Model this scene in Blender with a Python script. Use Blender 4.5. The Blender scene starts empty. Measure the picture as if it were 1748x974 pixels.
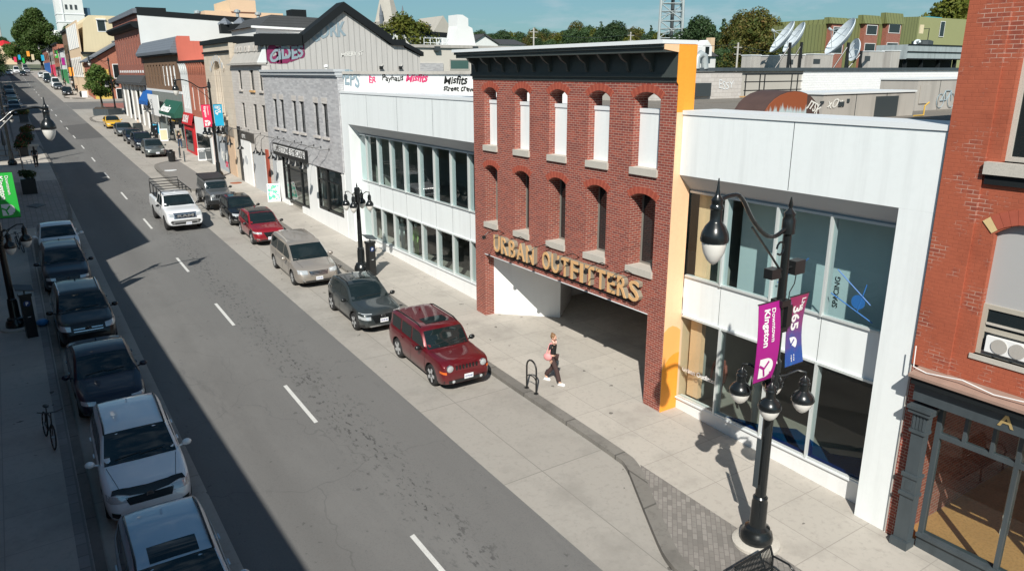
import bpy, bmesh, math, random
from mathutils import Vector, Matrix
from mathutils.bvhtree import BVHTree
R = math.radians
S = 0.0337            # the street climbs away from the camera
def gz(y, off=0.0):   # height of the ground at distance y
    return S * min(y, 460.0) + off
RD = -0.13            # road level below the pavement

sc = bpy.context.scene
COL = sc.collection
# ------------------------------------------------------------------ camera
cam_d = bpy.data.cameras.new('camera'); cam = bpy.data.objects.new('camera', cam_d); COL.objects.link(cam)
CF, CP, CY, CR = 1254.3, 0.28366, 0.5909, -0.0027
fw = Vector((math.sin(CY)*math.cos(CP), math.cos(CY)*math.cos(CP), -math.sin(CP)))
rt = fw.cross(Vector((0, 0, 1))).normalized(); up = rt.cross(fw)
rt, up = rt*math.cos(CR)+up*math.sin(CR), -rt*math.sin(CR)+up*math.cos(CR)
CAMZ = 10.4
M = Matrix((rt, up, -fw)).transposed().to_4x4(); M.translation = Vector((0, 0, CAMZ))
cam.matrix_world = M
cam_d.sensor_width = 36; cam_d.lens = CF/1748*36; cam_d.clip_end = 4000; cam_d.clip_start = .2
sc.camera = cam
# ------------------------------------------------------------------ light
SUN = Vector((-1, -1.17, 1.32)).normalized()
w = bpy.data.worlds.new('World'); sc.world = w; w.use_nodes = True
nt = w.node_tree; nt.nodes.clear()
out = nt.nodes.new('ShaderNodeOutputWorld'); bg = nt.nodes.new('ShaderNodeBackground')
sky = nt.nodes.new('ShaderNodeTexSky'); sky.sky_type = 'NISHITA'; sky.sun_disc = False
sky.sun_elevation = math.asin(SUN.z); sky.sun_rotation = math.atan2(SUN.x, SUN.y)
sky.air_density = 1.0; sky.dust_density = .8; sky.ozone_density = 2.2; sky.altitude = 0
bg.inputs['Strength'].default_value = 0.050
tc = nt.nodes.new('ShaderNodeTexCoord'); mp = nt.nodes.new('ShaderNodeMapping')
mp.inputs['Scale'].default_value = (2.2, 2.2, 11)
no = nt.nodes.new('ShaderNodeTexNoise'); no.inputs['Scale'].default_value = 2.4; no.inputs['Detail'].default_value = 7; no.inputs['Roughness'].default_value = .62
rp = nt.nodes.new('ShaderNodeValToRGB'); rp.color_ramp.elements[0].position = .50; rp.color_ramp.elements[0].color = (.0, .0, .0, 1)
rp.color_ramp.elements[1].position = .82; rp.color_ramp.elements[1].color = (.75, .75, .75, 1)
mx = nt.nodes.new('ShaderNodeMix'); mx.data_type = 'RGBA'
tint = nt.nodes.new('ShaderNodeMix'); tint.data_type = 'RGBA'; tint.blend_type = 'MULTIPLY'; tint.inputs[0].default_value = 1
tint.inputs[7].default_value = (.50, .98, 1.08, 1)
L = nt.links.new
L(tc.outputs['Generated'], mp.inputs[0]); L(mp.outputs[0], no.inputs['Vector']); L(no.outputs['Fac'], rp.inputs[0])
L(sky.outputs[0], tint.inputs[6]); L(tint.outputs[2], mx.inputs[6]); mx.inputs[7].default_value = (8.2, 9.6, 10.6, 1)
sxyz = nt.nodes.new('ShaderNodeSeparateXYZ'); L(tc.outputs['Generated'], sxyz.inputs[0])
hz = nt.nodes.new('ShaderNodeMapRange'); hz.inputs['From Min'].default_value = .45; hz.inputs['From Max'].default_value = .0; hz.inputs['To Min'].default_value = 0; hz.inputs['To Max'].default_value = .30; L(sxyz.outputs[2], hz.inputs['Value'])
ad = nt.nodes.new('ShaderNodeMath'); ad.operation = 'ADD'; ad.use_clamp = True; L(rp.outputs[0], ad.inputs[0]); L(hz.outputs[0], ad.inputs[1]); L(ad.outputs[0], mx.inputs[0]); L(mx.outputs[2], bg.inputs[0]); L(bg.outputs[0], out.inputs[0])
sd = bpy.data.lights.new('sun', 'SUN'); sd.energy = 4.7; sd.angle = R(.5); sd.color = (1, .95, .86)
so = bpy.data.objects.new('sun', sd); COL.objects.link(so); so.rotation_euler = SUN.to_track_quat('Z', 'Y').to_euler()
sc.view_settings.view_transform = 'Standard'; sc.view_settings.look = 'None'; sc.view_settings.exposure = 0.36; sc.view_settings.gamma = 1
sc.render.resolution_x = 1024; sc.render.resolution_y = 570
sc.render.engine = 'CYCLES'
sc.cycles.max_bounces = 6; sc.cycles.transparent_max_bounces = 12

# ------------------------------------------------------------------ place helpers (pixel of the 1748 px photograph -> point at a real distance)
def ray(px, py): return fw + rt*((px-874)/CF) - up*((py-487)/CF)
def AX(px, py, x): d = ray(px, py); p = d*(x/d.x); return Vector((p.x, p.y, p.z+CAMZ))
def AY(px, py, y): d = ray(px, py); p = d*(y/d.y); return Vector((p.x, p.y, p.z+CAMZ))
def AZ(px, py, z): d = ray(px, py); p = d*((z-CAMZ)/d.z); return Vector((p.x, p.y, p.z+CAMZ))
def AG(px, py, h=0.0):
    d = ray(px, py); t = (h-CAMZ)/(d.z-S*d.y); p = d*t; return Vector((p.x, p.y, p.z+CAMZ))

# ------------------------------------------------------------------ mesh builder
class MB:
    def __init__(s): s.v = []; s.f = []; s.m = []
    def poly(s, pts, mi=0):
        n = len(s.v); s.v += [tuple(p) for p in pts]; s.f.append(tuple(range(n, n+len(pts)))); s.m.append(mi); return s
    def box(s, x0, x1, y0, y1, z0, z1, mi=0):
        n = len(s.v)
        s.v += [(x, y, z) for z in (z0, z1) for y in (y0, y1) for x in (x0, x1)]
        for f in ((0, 2, 3, 1), (4, 5, 7, 6), (0, 1, 5, 4), (2, 6, 7, 3), (0, 4, 6, 2), (1, 3, 7, 5)):
            s.f.append(tuple(n+i for i in f)); s.m.append(mi)
        return s
    def obox(s, c, hx, hy, hz, mi=0):
        c, hx, hy, hz = Vector(c), Vector(hx), Vector(hy), Vector(hz); n = len(s.v)
        s.v += [tuple(c+hx*a+hy*b+hz*d) for d in (-1, 1) for b in (-1, 1) for a in (-1, 1)]
        for f in ((0, 2, 3, 1), (4, 5, 7, 6), (0, 1, 5, 4), (2, 6, 7, 3), (0, 4, 6, 2), (1, 3, 7, 5)):
            s.f.append(tuple(n+i for i in f)); s.m.append(mi)
        return s
    def prism(s, pts, axis, a, b, mi=0, capmi=None):   # 2D outline pushed along an axis; (u,v) are the two other axes in order
        def P(u, v, t): return {'x': (t, u, v), 'y': (u, t, v), 'z': (u, v, t)}[axis]
        n = len(s.v); k = len(pts)
        s.v += [P(u, v, a) for u, v in pts]+[P(u, v, b) for u, v in pts]
        s.f.append(tuple(range(n+k-1, n-1, -1))); s.m.append(mi if capmi is None else capmi)
        s.f.append(tuple(range(n+k, n+2*k))); s.m.append(mi if capmi is None else capmi)
        for i in range(k):
            j = (i+1) % k; s.f.append((n+i, n+j, n+k+j, n+k+i)); s.m.append(mi)
        return s
    def tube(s, path, r, n=8, mi=0, cap=True):
        path = [Vector(p) for p in path]; rs = r if isinstance(r, (list, tuple)) else [r]*len(path)
        base = len(s.v); prev = None
        for i, p in enumerate(path):
            t = (path[min(i+1, len(path)-1)]-path[max(i-1, 0)]).normalized()
            if prev is None:
                a = Vector((0, 0, 1)) if abs(t.z) < .9 else Vector((1, 0, 0)); u = t.cross(a).normalized()
            else:
                u = (prev-t*prev.dot(t)); u = u.normalized() if u.length > 1e-6 else t.orthogonal().normalized()
            prev = u; v = t.cross(u)
            for k in range(n):
                a = 2*math.pi*k/n; s.v.append(tuple(p+(u*math.cos(a)+v*math.sin(a))*rs[i]))
        for i in range(len(path)-1):
            for k in range(n):
                k2 = (k+1) % n; s.f.append((base+i*n+k, base+i*n+k2, base+(i+1)*n+k2, base+(i+1)*n+k)); s.m.append(mi)
        if cap:
            s.f.append(tuple(base+k for k in range(n-1, -1, -1))); s.m.append(mi)
            e = base+(len(path)-1)*n; s.f.append(tuple(e+k for k in range(n))); s.m.append(mi)
        return s
    def lathe(s, prof, c=(0, 0, 0), n=16, mi=0, axis='z'):
        base = len(s.v); c = Vector(c)
        for r, z in prof:
            for k in range(n):
                a = 2*math.pi*k/n; x, y = r*math.cos(a), r*math.sin(a)
                p = (x, y, z) if axis == 'z' else ((z, x, y) if axis == 'x' else (y, z, x))
                s.v.append(tuple(c+Vector(p)))
        for i in range(len(prof)-1):
            for k in range(n):
                k2 = (k+1) % n; s.f.append((base+i*n+k, base+i*n+k2, base+(i+1)*n+k2, base+(i+1)*n+k)); s.m.append(mi)
        s.f.append(tuple(base+k for k in range(n-1, -1, -1))); s.m.append(mi)
        e = base+(len(prof)-1)*n; s.f.append(tuple(e+k for k in range(n))); s.m.append(mi)
        return s
    def ball(s, c, rx, ry=None, rz=None, n=10, mi=0):
        ry = ry or rx; rz = rz or rx; base = len(s.v); m = max(4, n//2+1)
        for i in range(1, m):
            t = math.pi*i/m
            for k in range(n):
                a = 2*math.pi*k/n; s.v.append((c[0]+rx*math.sin(t)*math.cos(a), c[1]+ry*math.sin(t)*math.sin(a), c[2]+rz*math.cos(t)))
        s.v.append((c[0], c[1], c[2]+rz)); s.v.append((c[0], c[1], c[2]-rz)); T = len(s.v)-2
        for i in range(m-2):
            for k in range(n):
                k2 = (k+1) % n; s.f.append((base+i*n+k, base+(i+1)*n+k, base+(i+1)*n+k2, base+i*n+k2)); s.m.append(mi)
        for k in range(n):
            k2 = (k+1) % n; s.f.append((T, base+k, base+k2)); s.m.append(mi)
            e = base+(m-2)*n; s.f.append((T+1, e+k2, e+k)); s.m.append(mi)
        return s
    def mesh(s, name, mats, smooth=None, flat=False):
        me = bpy.data.meshes.new(name); me.from_pydata(s.v, [], s.f)
        for m in (mats if isinstance(mats, (list, tuple)) else [mats]): me.materials.append(m)
        me.polygons.foreach_set('material_index', s.m)
        if not flat:
            bm = bmesh.new(); bm.from_mesh(me); bmesh.ops.recalc_face_normals(bm, faces=bm.faces); bm.to_mesh(me); bm.free()
        if smooth:
            me.polygons.foreach_set('use_smooth', [True]*len(me.polygons)); me.set_sharp_from_angle(angle=R(smooth))
        me.update(); return me
    def build(s, name, mats, parent=None, smooth=None, loc=None, flat=False):
        me = s.mesh(name, mats, smooth, flat)
        o = bpy.data.objects.new(name, me); COL.objects.link(o)
        if parent is not None:
            o.parent = parent; W = world_loc(parent)
            if W.length: me.transform(Matrix.Translation(-W))
        elif loc is not None:
            me.transform(Matrix.Translation(-Vector(loc))); o.location = loc
        return o
def world_loc(o):
    p = Vector(o.location)
    while o.parent is not None: o = o.parent; p += Vector(o.location)
    return p
def tag(o, label=None, cat=None, group=None, kind=None):
    for k, v in (('label', label), ('category', cat), ('group', group), ('kind', kind)):
        if v: o[k] = v
    return o
def thing(name, label, cat, loc=(0, 0, 0), group=None):
    o = bpy.data.objects.new(name, None); COL.objects.link(o); o.location = loc; o.empty_display_size = .3
    return tag(o, label, cat, group)
def struct(name, mb, mats, **k): return tag(mb.build(name, mats, **k), kind='structure')
def copy_tree(o, parent=None):
    c = o.copy(); COL.objects.link(c)
    if parent is not None: c.parent = parent
    for ch in list(o.children): copy_tree(ch, c)
    return c
def dup(o, loc, rz, label, group=None, scale=None):
    c = copy_tree(o); c.location = loc; c.rotation_euler.z = rz; c['label'] = label
    if group: c['group'] = group
    if scale: c.scale = (scale,)*3 if not isinstance(scale, tuple) else scale
    return c
def text_mb(txt, size, depth, bold=0.0, shear=0.0, align='LEFT', sx=1.0, space=1.0):
    cu = bpy.data.curves.new('t', 'FONT'); cu.body = txt; cu.size = size; cu.extrude = depth/2; cu.offset = bold
    cu.shear = shear; cu.align_x = align; cu.space_character = space; cu.resolution_u = 3
    o = bpy.data.objects.new('t', cu); COL.objects.link(o)
    dg = bpy.context.evaluated_depsgraph_get(); me = bpy.data.meshes.new_from_object(o.evaluated_get(dg))
    bpy.data.objects.remove(o); me.transform(Matrix.Diagonal((sx, 1, 1, 1)))
    mb = MB(); mb.v = [tuple(v.co) for v in me.vertices]; mb.f = [tuple(p.vertices) for p in me.polygons]; mb.m = [0]*len(mb.f)
    return mb
def place(mb, o, u, v):      # put a flat x/y drawing on the plane through o with axes u, v
    o, u, v = Vector(o), Vector(u).normalized(), Vector(v).normalized(); n = u.cross(v)
    mb.v = [tuple(o+u*p[0]+v*p[1]+n*p[2]) for p in mb.v]; return mb
def merge(*mbs):
    r = MB()
    for m in mbs:
        n = len(r.v); r.v += m.v; r.f += [tuple(i+n for i in f) for f in m.f]; r.m += m.m
    return r
def remi(mb, mi): mb.m = [mi]*len(mb.f); return mb

# ------------------------------------------------------------------ materials
def newmat(name):
    m = bpy.data.materials.new(name); m.use_nodes = True; n = m.node_tree; b = n.nodes['Principled BSDF']; return m, n, b
def nd(n, t, **k):
    x = n.nodes.new(t)
    for a, v in k.items(): setattr(x, a, v)
    return x
def mixc(n, a, b, fac, blend='MIX'):
    x = nd(n, 'ShaderNodeMix', data_type='RGBA', blend_type=blend)
    for i, v in ((0, fac), (6, a), (7, b)):
        if hasattr(v, 'is_output'): n.links.new(v, x.inputs[i])
        elif i == 0: x.inputs[0].default_value = v
        else: x.inputs[i].default_value = (*v, 1)
    return x.outputs[2]
def mth(n, op, a, b=None, c=None):
    x = nd(n, 'ShaderNodeMath', operation=op)
    for i, v in enumerate((a, b, c)):
        if v is None: continue
        if hasattr(v, 'is_output'): n.links.new(v, x.inputs[i])
        else: x.inputs[i].default_value = v
    return x.outputs[0]
def noise(n, vec, scale, detail=4, rough=.55, sc3=None):
    x = nd(n, 'ShaderNodeTexNoise'); x.inputs['Scale'].default_value = scale; x.inputs['Detail'].default_value = detail; x.inputs['Roughness'].default_value = rough
    if sc3:
        mp = nd(n, 'ShaderNodeMapping'); mp.inputs['Scale'].default_value = sc3; n.links.new(vec, mp.inputs[0]); vec = mp.outputs[0]
    n.links.new(vec, x.inputs['Vector']); return x.outputs['Fac']
def ramp(n, fac, p0, p1):
    x = nd(n, 'ShaderNodeMapRange'); x.inputs['From Min'].default_value = p0; x.inputs['From Max'].default_value = p1
    n.links.new(fac, x.inputs['Value']); return x.outputs[0]
def pos(n): return nd(n, 'ShaderNodeNewGeometry').outputs['Position']
def objc(n): return nd(n, 'ShaderNodeTexCoord').outputs['Object']
def dk(c, f): return tuple(min(1, x*f) for x in c)
def pmat(name, col, rough=.7, var=.12, scale=2.0, metal=0, coat=0, fine=0, streak=0, bump=0, spec=.5, emis=None):
    m, n, b = newmat(name)
    P = pos(n); c = mixc(n, dk(col, 1-var), dk(col, 1+var), noise(n, P, scale))
    if fine: c = mixc(n, c, dk(col, 1-fine), ramp(n, noise(n, P, scale*14, 3), .45, .75))
    if streak: c = mixc(n, c, dk(col, 1-streak), ramp(n, noise(n, P, 1.0, 5, .6, (3.2, 3.2, .25)), .48, .75))
    n.links.new(c, b.inputs['Base Color']); b.inputs['Roughness'].default_value = rough; b.inputs['Metallic'].default_value = metal
    b.inputs['Specular IOR Level'].default_value = spec
    if coat: b.inputs['Coat Weight'].default_value = coat; b.inputs['Coat Roughness'].default_value = .04
    if bump:
        bp = nd(n, 'ShaderNodeBump'); bp.inputs['Strength'].default_value = bump; bp.inputs['Distance'].default_value = .02
        n.links.new(noise(n, P, scale*20), bp.inputs['Height']); n.links.new(bp.outputs[0], b.inputs['Normal'])
    return m
def uvwall(n):     # (horizontal run, height) on any upright wall
    g = nd(n, 'ShaderNodeNewGeometry'); s1 = nd(n, 'ShaderNodeSeparateXYZ'); s2 = nd(n, 'ShaderNodeSeparateXYZ')
    n.links.new(g.outputs['Position'], s1.inputs[0]); n.links.new(g.outputs['True Normal'], s2.inputs[0])
    t = mth(n, 'GREATER_THAN', mth(n, 'ABSOLUTE', s2.outputs[0]), mth(n, 'ABSOLUTE', s2.outputs[1]))
    u = mth(n, 'ADD', mth(n, 'MULTIPLY', s1.outputs[1], t), mth(n, 'MULTIPLY', s1.outputs[0], mth(n, 'SUBTRACT', 1.0, t)))
    cx = nd(n, 'ShaderNodeCombineXYZ'); n.links.new(u, cx.inputs[0]); n.links.new(s1.outputs[2], cx.inputs[1])
    return cx.outputs[0], u, s1.outputs[2], g.outputs['Position']
def brickmat(name, c1, c2, mort, bw=.215, bh=.067, mo=.011, stain=.25, patch=None, contrast=1.0, rough=.85):
    m, n, b = newmat(name); V, u, v, P = uvwall(n)
    t = nd(n, 'ShaderNodeTexBrick'); n.links.new(V, t.inputs['Vector']); t.inputs['Scale'].default_value = 1
    t.inputs['Brick Width'].default_value = bw; t.inputs['Row Height'].default_value = bh; t.inputs['Mortar Size'].default_value = mo
    t.inputs['Mortar Smooth'].default_value = .3; t.inputs['Bias'].default_value = 0
    t.inputs['Color1'].default_value = (*c1, 1); t.inputs['Color2'].default_value = (*c2, 1); t.inputs['Mortar'].default_value = (*mort, 1)
    c = t.outputs['Color']
    if patch:  # mortar only shows here and there
        c = mixc(n, c, c1, ramp(n, noise(n, P, 1.3, 5, .7), *patch))
    c = mixc(n, c, (.5, .42, .38), mth(n, 'MULTIPLY', ramp(n, noise(n, P, .6, 6, .65), .5, .8), stain), 'MULTIPLY')
    c = mixc(n, c, (.82, .82, .86), mth(n, 'MULTIPLY', ramp(n, noise(n, P, 9, 3), .4, .7), .5), 'MULTIPLY')
    n.links.new(c, b.inputs['Base Color']); b.inputs['Roughness'].default_value = rough
    bp = nd(n, 'ShaderNodeBump'); bp.inputs['Strength'].default_value = .5; bp.inputs['Distance'].default_value = .01; bp.invert = True
    n.links.new(t.outputs['Fac'], bp.inputs['Height']); n.links.new(bp.outputs[0], b.inputs['Normal'])
    return m
def ribmat(name, col, pitch=.3, dark=.55, wid=.12, rough=.5, horizontal=False, streak=.15):
    m, n, b = newmat(name); V, u, v, P = uvwall(n)
    q = mth(n, 'FRACT', mth(n, 'DIVIDE', v if horizontal else u, pitch)); k = mth(n, 'LESS_THAN', q, wid)
    c = mixc(n, dk(col, 1), dk(col, 1-streak), ramp(n, noise(n, P, 1.0, 5, .6, (2.5, 2.5, .3)), .4, .8)); c = mixc(n, c, dk(col, dark), k)
    n.links.new(c, b.inputs['Base Color']); b.inputs['Roughness'].default_value = rough
    bp = nd(n, 'ShaderNodeBump'); bp.inputs['Strength'].default_value = .6; bp.inputs['Distance'].default_value = .03; bp.invert = True
    n.links.new(k, bp.inputs['Height']); n.links.new(bp.outputs[0], b.inputs['Normal'])
    return m
def pavemat(name, col, jx, jy, dark=.6, jw=.02, var=.12, ofs=0.0, stain=.25, fine=.1, rough=.9, rot=0):
    m, n, b = newmat(name); P = pos(n)
    t = nd(n, 'ShaderNodeTexBrick', offset=ofs); mp = nd(n, 'ShaderNodeMapping'); mp.inputs['Rotation'].default_value = (0, 0, R(90)+rot)
    n.links.new(P, mp.inputs[0]); n.links.new(mp.outputs[0], t.inputs['Vector'])
    t.inputs['Scale'].default_value = 1; t.inputs['Brick Width'].default_value = jy; t.inputs['Row Height'].default_value = jx
    t.inputs['Mortar Size'].default_value = jw; t.inputs['Mortar Smooth'].default_value = .2
    t.inputs['Color1'].default_value = (*dk(col, 1-var), 1); t.inputs['Color2'].default_value = (*dk(col, 1+var), 1); t.inputs['Mortar'].default_value = (*dk(col, dark), 1)
    c = mixc(n, t.outputs['Color'], dk(col, 1-stain), ramp(n, noise(n, P, .55, 7, .68), .5, .78))
    c = mixc(n, c, dk(col, 1-fine*2.2), ramp(n, noise(n, P, 7, 6, .7), .52, .8))
    c = mixc(n, c, dk(col, .35), ramp(n, noise(n, P, 3.1, 2, .4), .745, .755))
    n.links.new(c, b.inputs['Base Color']); b.inputs['Roughness'].default_value = rough
    bp = nd(n, 'ShaderNodeBump'); bp.inputs['Strength'].default_value = .25; bp.inputs['Distance'].default_value = .01
    n.links.new(noise(n, P, 60, 3), bp.inputs['Height']); n.links.new(bp.outputs[0], b.inputs['Normal'])
    return m
def plain(name, col, rough=.6, metal=0, coat=0, spec=.5, trans=0, alpha=1):
    m, n, b = newmat(name); b.inputs['Base Color'].default_value = (*col, 1); b.inputs['Roughness'].default_value = rough; b.inputs['Metallic'].default_value = metal
    b.inputs['Coat Weight'].default_value = coat; b.inputs['Specular IOR Level'].default_value = spec; b.inputs['Coat Roughness'].default_value = .03
    b.inputs['Transmission Weight'].default_value = trans; return m
def glassmat(name, tint=(.78, .86, .85), refl=1.0, ior=1.55):
    m = bpy.data.materials.new(name); m.use_nodes = True; n = m.node_tree; n.nodes.clear()
    o = nd(n, 'ShaderNodeOutputMaterial'); t = nd(n, 'ShaderNodeBsdfTransparent'); g = nd(n, 'ShaderNodeBsdfGlossy'); x = nd(n, 'ShaderNodeMixShader'); f = nd(n, 'ShaderNodeLayerWeight')
    t.inputs[0].default_value = (*tint, 1); g.inputs['Roughness'].default_value = .015; f.inputs[0].default_value = .5
    n.links.new(mth(n, 'MINIMUM', mth(n, 'MULTIPLY', mth(n, 'ADD', mth(n, 'MULTIPLY', mth(n, 'POWER', f.outputs[1], 4.0), .9), .05), refl), 1.0), x.inputs[0]); n.links.new(t.outputs[0], x.inputs[1]); n.links.new(g.outputs[0], x.inputs[2]); n.links.new(x.outputs[0], o.inputs[0])
    return m
def leafmat(name, cols, scale=.5):
    m, n, b = newmat(name); P = pos(n); oi = nd(n, 'ShaderNodeObjectInfo')
    c = mixc(n, cols[0], cols[1], ramp(n, noise(n, P, scale, 3), .35, .65)); c = mixc(n, c, cols[2], ramp(n, noise(n, P, scale*2.3, 3), .55, .7))
    c = mixc(n, c, dk(cols[0], .5), mth(n, 'MULTIPLY', ramp(n, noise(n, P, 9, 2), .45, .6), .6))
    hs = nd(n, 'ShaderNodeHueSaturation'); n.links.new(c, hs.inputs['Color'])
    n.links.new(mth(n, 'ADD', mth(n, 'MULTIPLY', oi.outputs['Random'], .5), .75), hs.inputs['Value'])
    n.links.new(hs.outputs[0], b.inputs['Base Color']); b.inputs['Roughness'].default_value = .6; b.inputs['Specular IOR Level'].default_value = .25
    tr = nd(n, 'ShaderNodeBsdfTranslucent'); n.links.new(hs.outputs[0], tr.inputs[0]); mxs = nd(n, 'ShaderNodeMixShader'); mxs.inputs[0].default_value = .25
    n.links.new(b.outputs[0], mxs.inputs[1]); n.links.new(tr.outputs[0], mxs.inputs[2]); n.links.new(mxs.outputs[0], n.nodes['Material Output'].inputs[0])
    return m

M_ = {}
M_['white_panel'] = pmat('white_panel', (.79, .83, .84), .45, .03, .5, streak=.11, fine=.025)
M_['white_paint'] = pmat('white_paint', (.78, .79, .79), .6, .05, 1.5, streak=.08)
M_['cap'] = plain('cap', (.72, .75, .77), .4)
M_['soffit'] = pmat('soffit', (.46, .48, .50), .7, .05, 1)
M_['frame'] = plain('aluminium_frame', (.66, .70, .70), .35, .3)
M_['glass'] = glassmat('shop_glass')
M_['glass_up'] = glassmat('upper_glass', (.80, .92, .92))
M_['dark_glass'] = plain('dark_window_glass', (.016, .022, .024), .04, 0, 0, .8)
M_['brick'] = brickmat('red_brick', (.34, .074, .046), (.20, .043, .033), (.46, .32, .26), .215, .0725, .0082, .45)
M_['brick_arch'] = brickmat('arch_brick', (.42, .105, .055), (.33, .07, .04), (.60, .42, .36), .072, 2.0, .011, .1)
M_['brick_old'] = brickmat('old_brick', (.38, .095, .048), (.24, .055, .034), (.52, .33, .26), .22, .078, .007, .6, (.38, .48))
M_['brick_far'] = brickmat('far_brick', (.32, .09, .055), (.22, .06, .04), (.34, .22, .18), .22, .08, .01, .35)
M_['brick_house'] = brickmat('house_brick', (.42, .12, .07), (.33, .09, .05), (.45, .28, .2), .22, .08, .008, .2)
M_['brick_brown'] = brickmat('brown_brick', (.20, .115, .065), (.15, .085, .05), (.22, .15, .1), .22, .08, .01, .3)
M_['pink'] = pmat('salmon_render', (.52, .13, .09), .85, .06, 2, streak=.1)
M_['grey_stone'] = brickmat('grey_limestone', (.50, .50, .51), (.36, .36, .375), (.44, .44, .44), .42, .105, .006, .25)
M_['pale_stone'] = brickmat('pale_painted_stone', (.56, .53, .50), (.50, .47, .44), (.44, .41, .38), .5, .2, .012, .2)
M_['beige_stone'] = brickmat('beige_stone', (.60, .52, .42), (.54, .47, .38), (.45, .39, .32), 1.1, .42, .010, .25)
M_['sill'] = pmat('stone_sill', (.50, .47, .42), .85, .12, 3, fine=.2)
M_['cornice'] = pmat('dark_green_cornice', (.048, .058, .056), .55, .1, 2)
M_['orange'] = pmat('orange_paint', (.90, .34, .035), .65, .06, 1, fine=.08, streak=.10)
M_['peach'] = pmat('peach_paint', (.88, .56, .34), .6, .06, .8, fine=.06, streak=.08)
M_['black'] = pmat('black_metal', (.012, .013, .014), .35, .1, 4)
M_['gloss_black'] = plain('gloss_black', (.010, .012, .013), .26, 0, .15)
M_['charcoal'] = pmat('charcoal_paint', (.055, .07, .08), .5, .15, 3, streak=.25)
M_['sign_tan'] = plain('sign_tan', (.66, .40, .19), .6)
M_['sign_side'] = plain('sign_side', (.26, .23, .18), .5)
M_['rust'] = pmat('rust', (.30, .085, .035), .8, .3, 3)
M_['galv'] = pmat('galvanised_metal', (.45, .50, .51), .45, .12, 2, .3, streak=.3)
M_['hvac'] = pmat('grey_beige_sheet_metal', (.42, .40, .37), .6, .08, 1.2, streak=.2)
M_['hvac_dark'] = plain('vent_louvre_dark', (.04, .05, .055), .6)
M_['roof_black'] = pmat('black_roofing', (.009, .012, .014), .75, .15, 1, spec=.25)
M_['gravel'] = pmat('roof_gravel', (.20, .18, .155), .95, .2, 1.5, fine=.5)
M_['slate'] = ribmat('slate', (.15, .17, .20), .25, .7, .15, .6, True)
M_['shingle'] = ribmat('dark_shingles', (.055, .058, .062), .25, .7, .2, .8, True)
M_['rib'] = ribmat('ribbed_grey_cladding', (.50, .49, .475), .42, .68, .13)
M_['greenrib'] = ribmat('green_ribbed_cladding', (.17, .185, .075), 1.3, .6, .2)
M_['green_flat'] = pmat('pale_green_wall', (.28, .29, .14), .7, .06, .3)
M_['cream'] = pmat('cream_render', (.62, .53, .35), .8, .05, .6, streak=.08)
M_['tan'] = pmat('tan_render', (.66, .50, .34), .8, .05, .6)
M_['far_white'] = pmat('far_white_render', (.66, .68, .68), .8, .08, .4)
M_['stone_far'] = pmat('far_limestone', (.40, .38, .34), .9, .15, .6, fine=.2)
M_['whitebrick'] = brickmat('white_painted_brick', (.80, .81, .81), (.76, .77, .77), (.68, .69, .70), .4, .15, .012, .08)
M_['conc'] = pmat('concrete_wall', (.45, .43, .40), .9, .1, 1, fine=.2)
M_['wood'] = pmat('raw_timber', (.55, .33, .14), .8, .2, 4)
M_['floor_wood'] = pmat('plywood_floor', (.50, .26, .10), .5, .25, 1.2, fine=.3)
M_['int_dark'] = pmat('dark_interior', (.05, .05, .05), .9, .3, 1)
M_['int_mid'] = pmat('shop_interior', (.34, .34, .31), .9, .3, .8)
M_['int_pale'] = pmat('pale_board', (.48, .55, .57), .8, .05, 1)
M_['int_floor'] = pmat('shop_floor', (.26, .25, .22), .5, .3, .6)
M_['green_awn'] = pmat('green_canvas', (.010, .085, .055), .7, .1, 2)
M_['blue_awn'] = pmat('blue_canvas', (.01, .10, .36), .6, .1, 2)
M_['red'] = plain('red_paint', (.50, .02, .025), .5)
M_['teal'] = plain('teal_wrap', (.02, .38, .55), .4)
M_['pinkred'] = plain('crimson_banner', (.72, .03, .10), .5)
M_['magenta'] = plain('magenta_banner', (.36, .01, .22), .5)
M_['bgreen'] = plain('green_banner', (.02, .42, .05), .5)
M_['bcyan'] = plain('cyan_banner', (.01, .36, .60), .5)
M_['white'] = plain('white_lettering', (.82, .82, .82), .5)
M_['gold'] = plain('gold_letter', (.75, .55, .25), .35, .6)
M_['grafm'] = plain('crimson_spray', (.22, .02, .09), .7)
M_['grafg'] = plain('grey_blue_spray', (.25, .33, .38), .6)
M_['grafk'] = plain('black_spray', (.01, .01, .01), .6)
M_['grafp'] = plain('pink_spray', (.62, .05, .16), .6)
M_['grafw'] = plain('white_spray', (.75, .75, .72), .6)
M_['globe'] = plain('frosted_globe', (.72, .70, .66), .25, 0, .2)
M_['dish'] = pmat('dish_white', (.62, .68, .72), .45, .05, 1)
M_['arch_a'] = pmat('arch_brick_a', (.31, .060, .036), .85, .2, 6)
M_['arch_b'] = pmat('arch_brick_b', (.37, .085, .05), .85, .2, 6)
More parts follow.
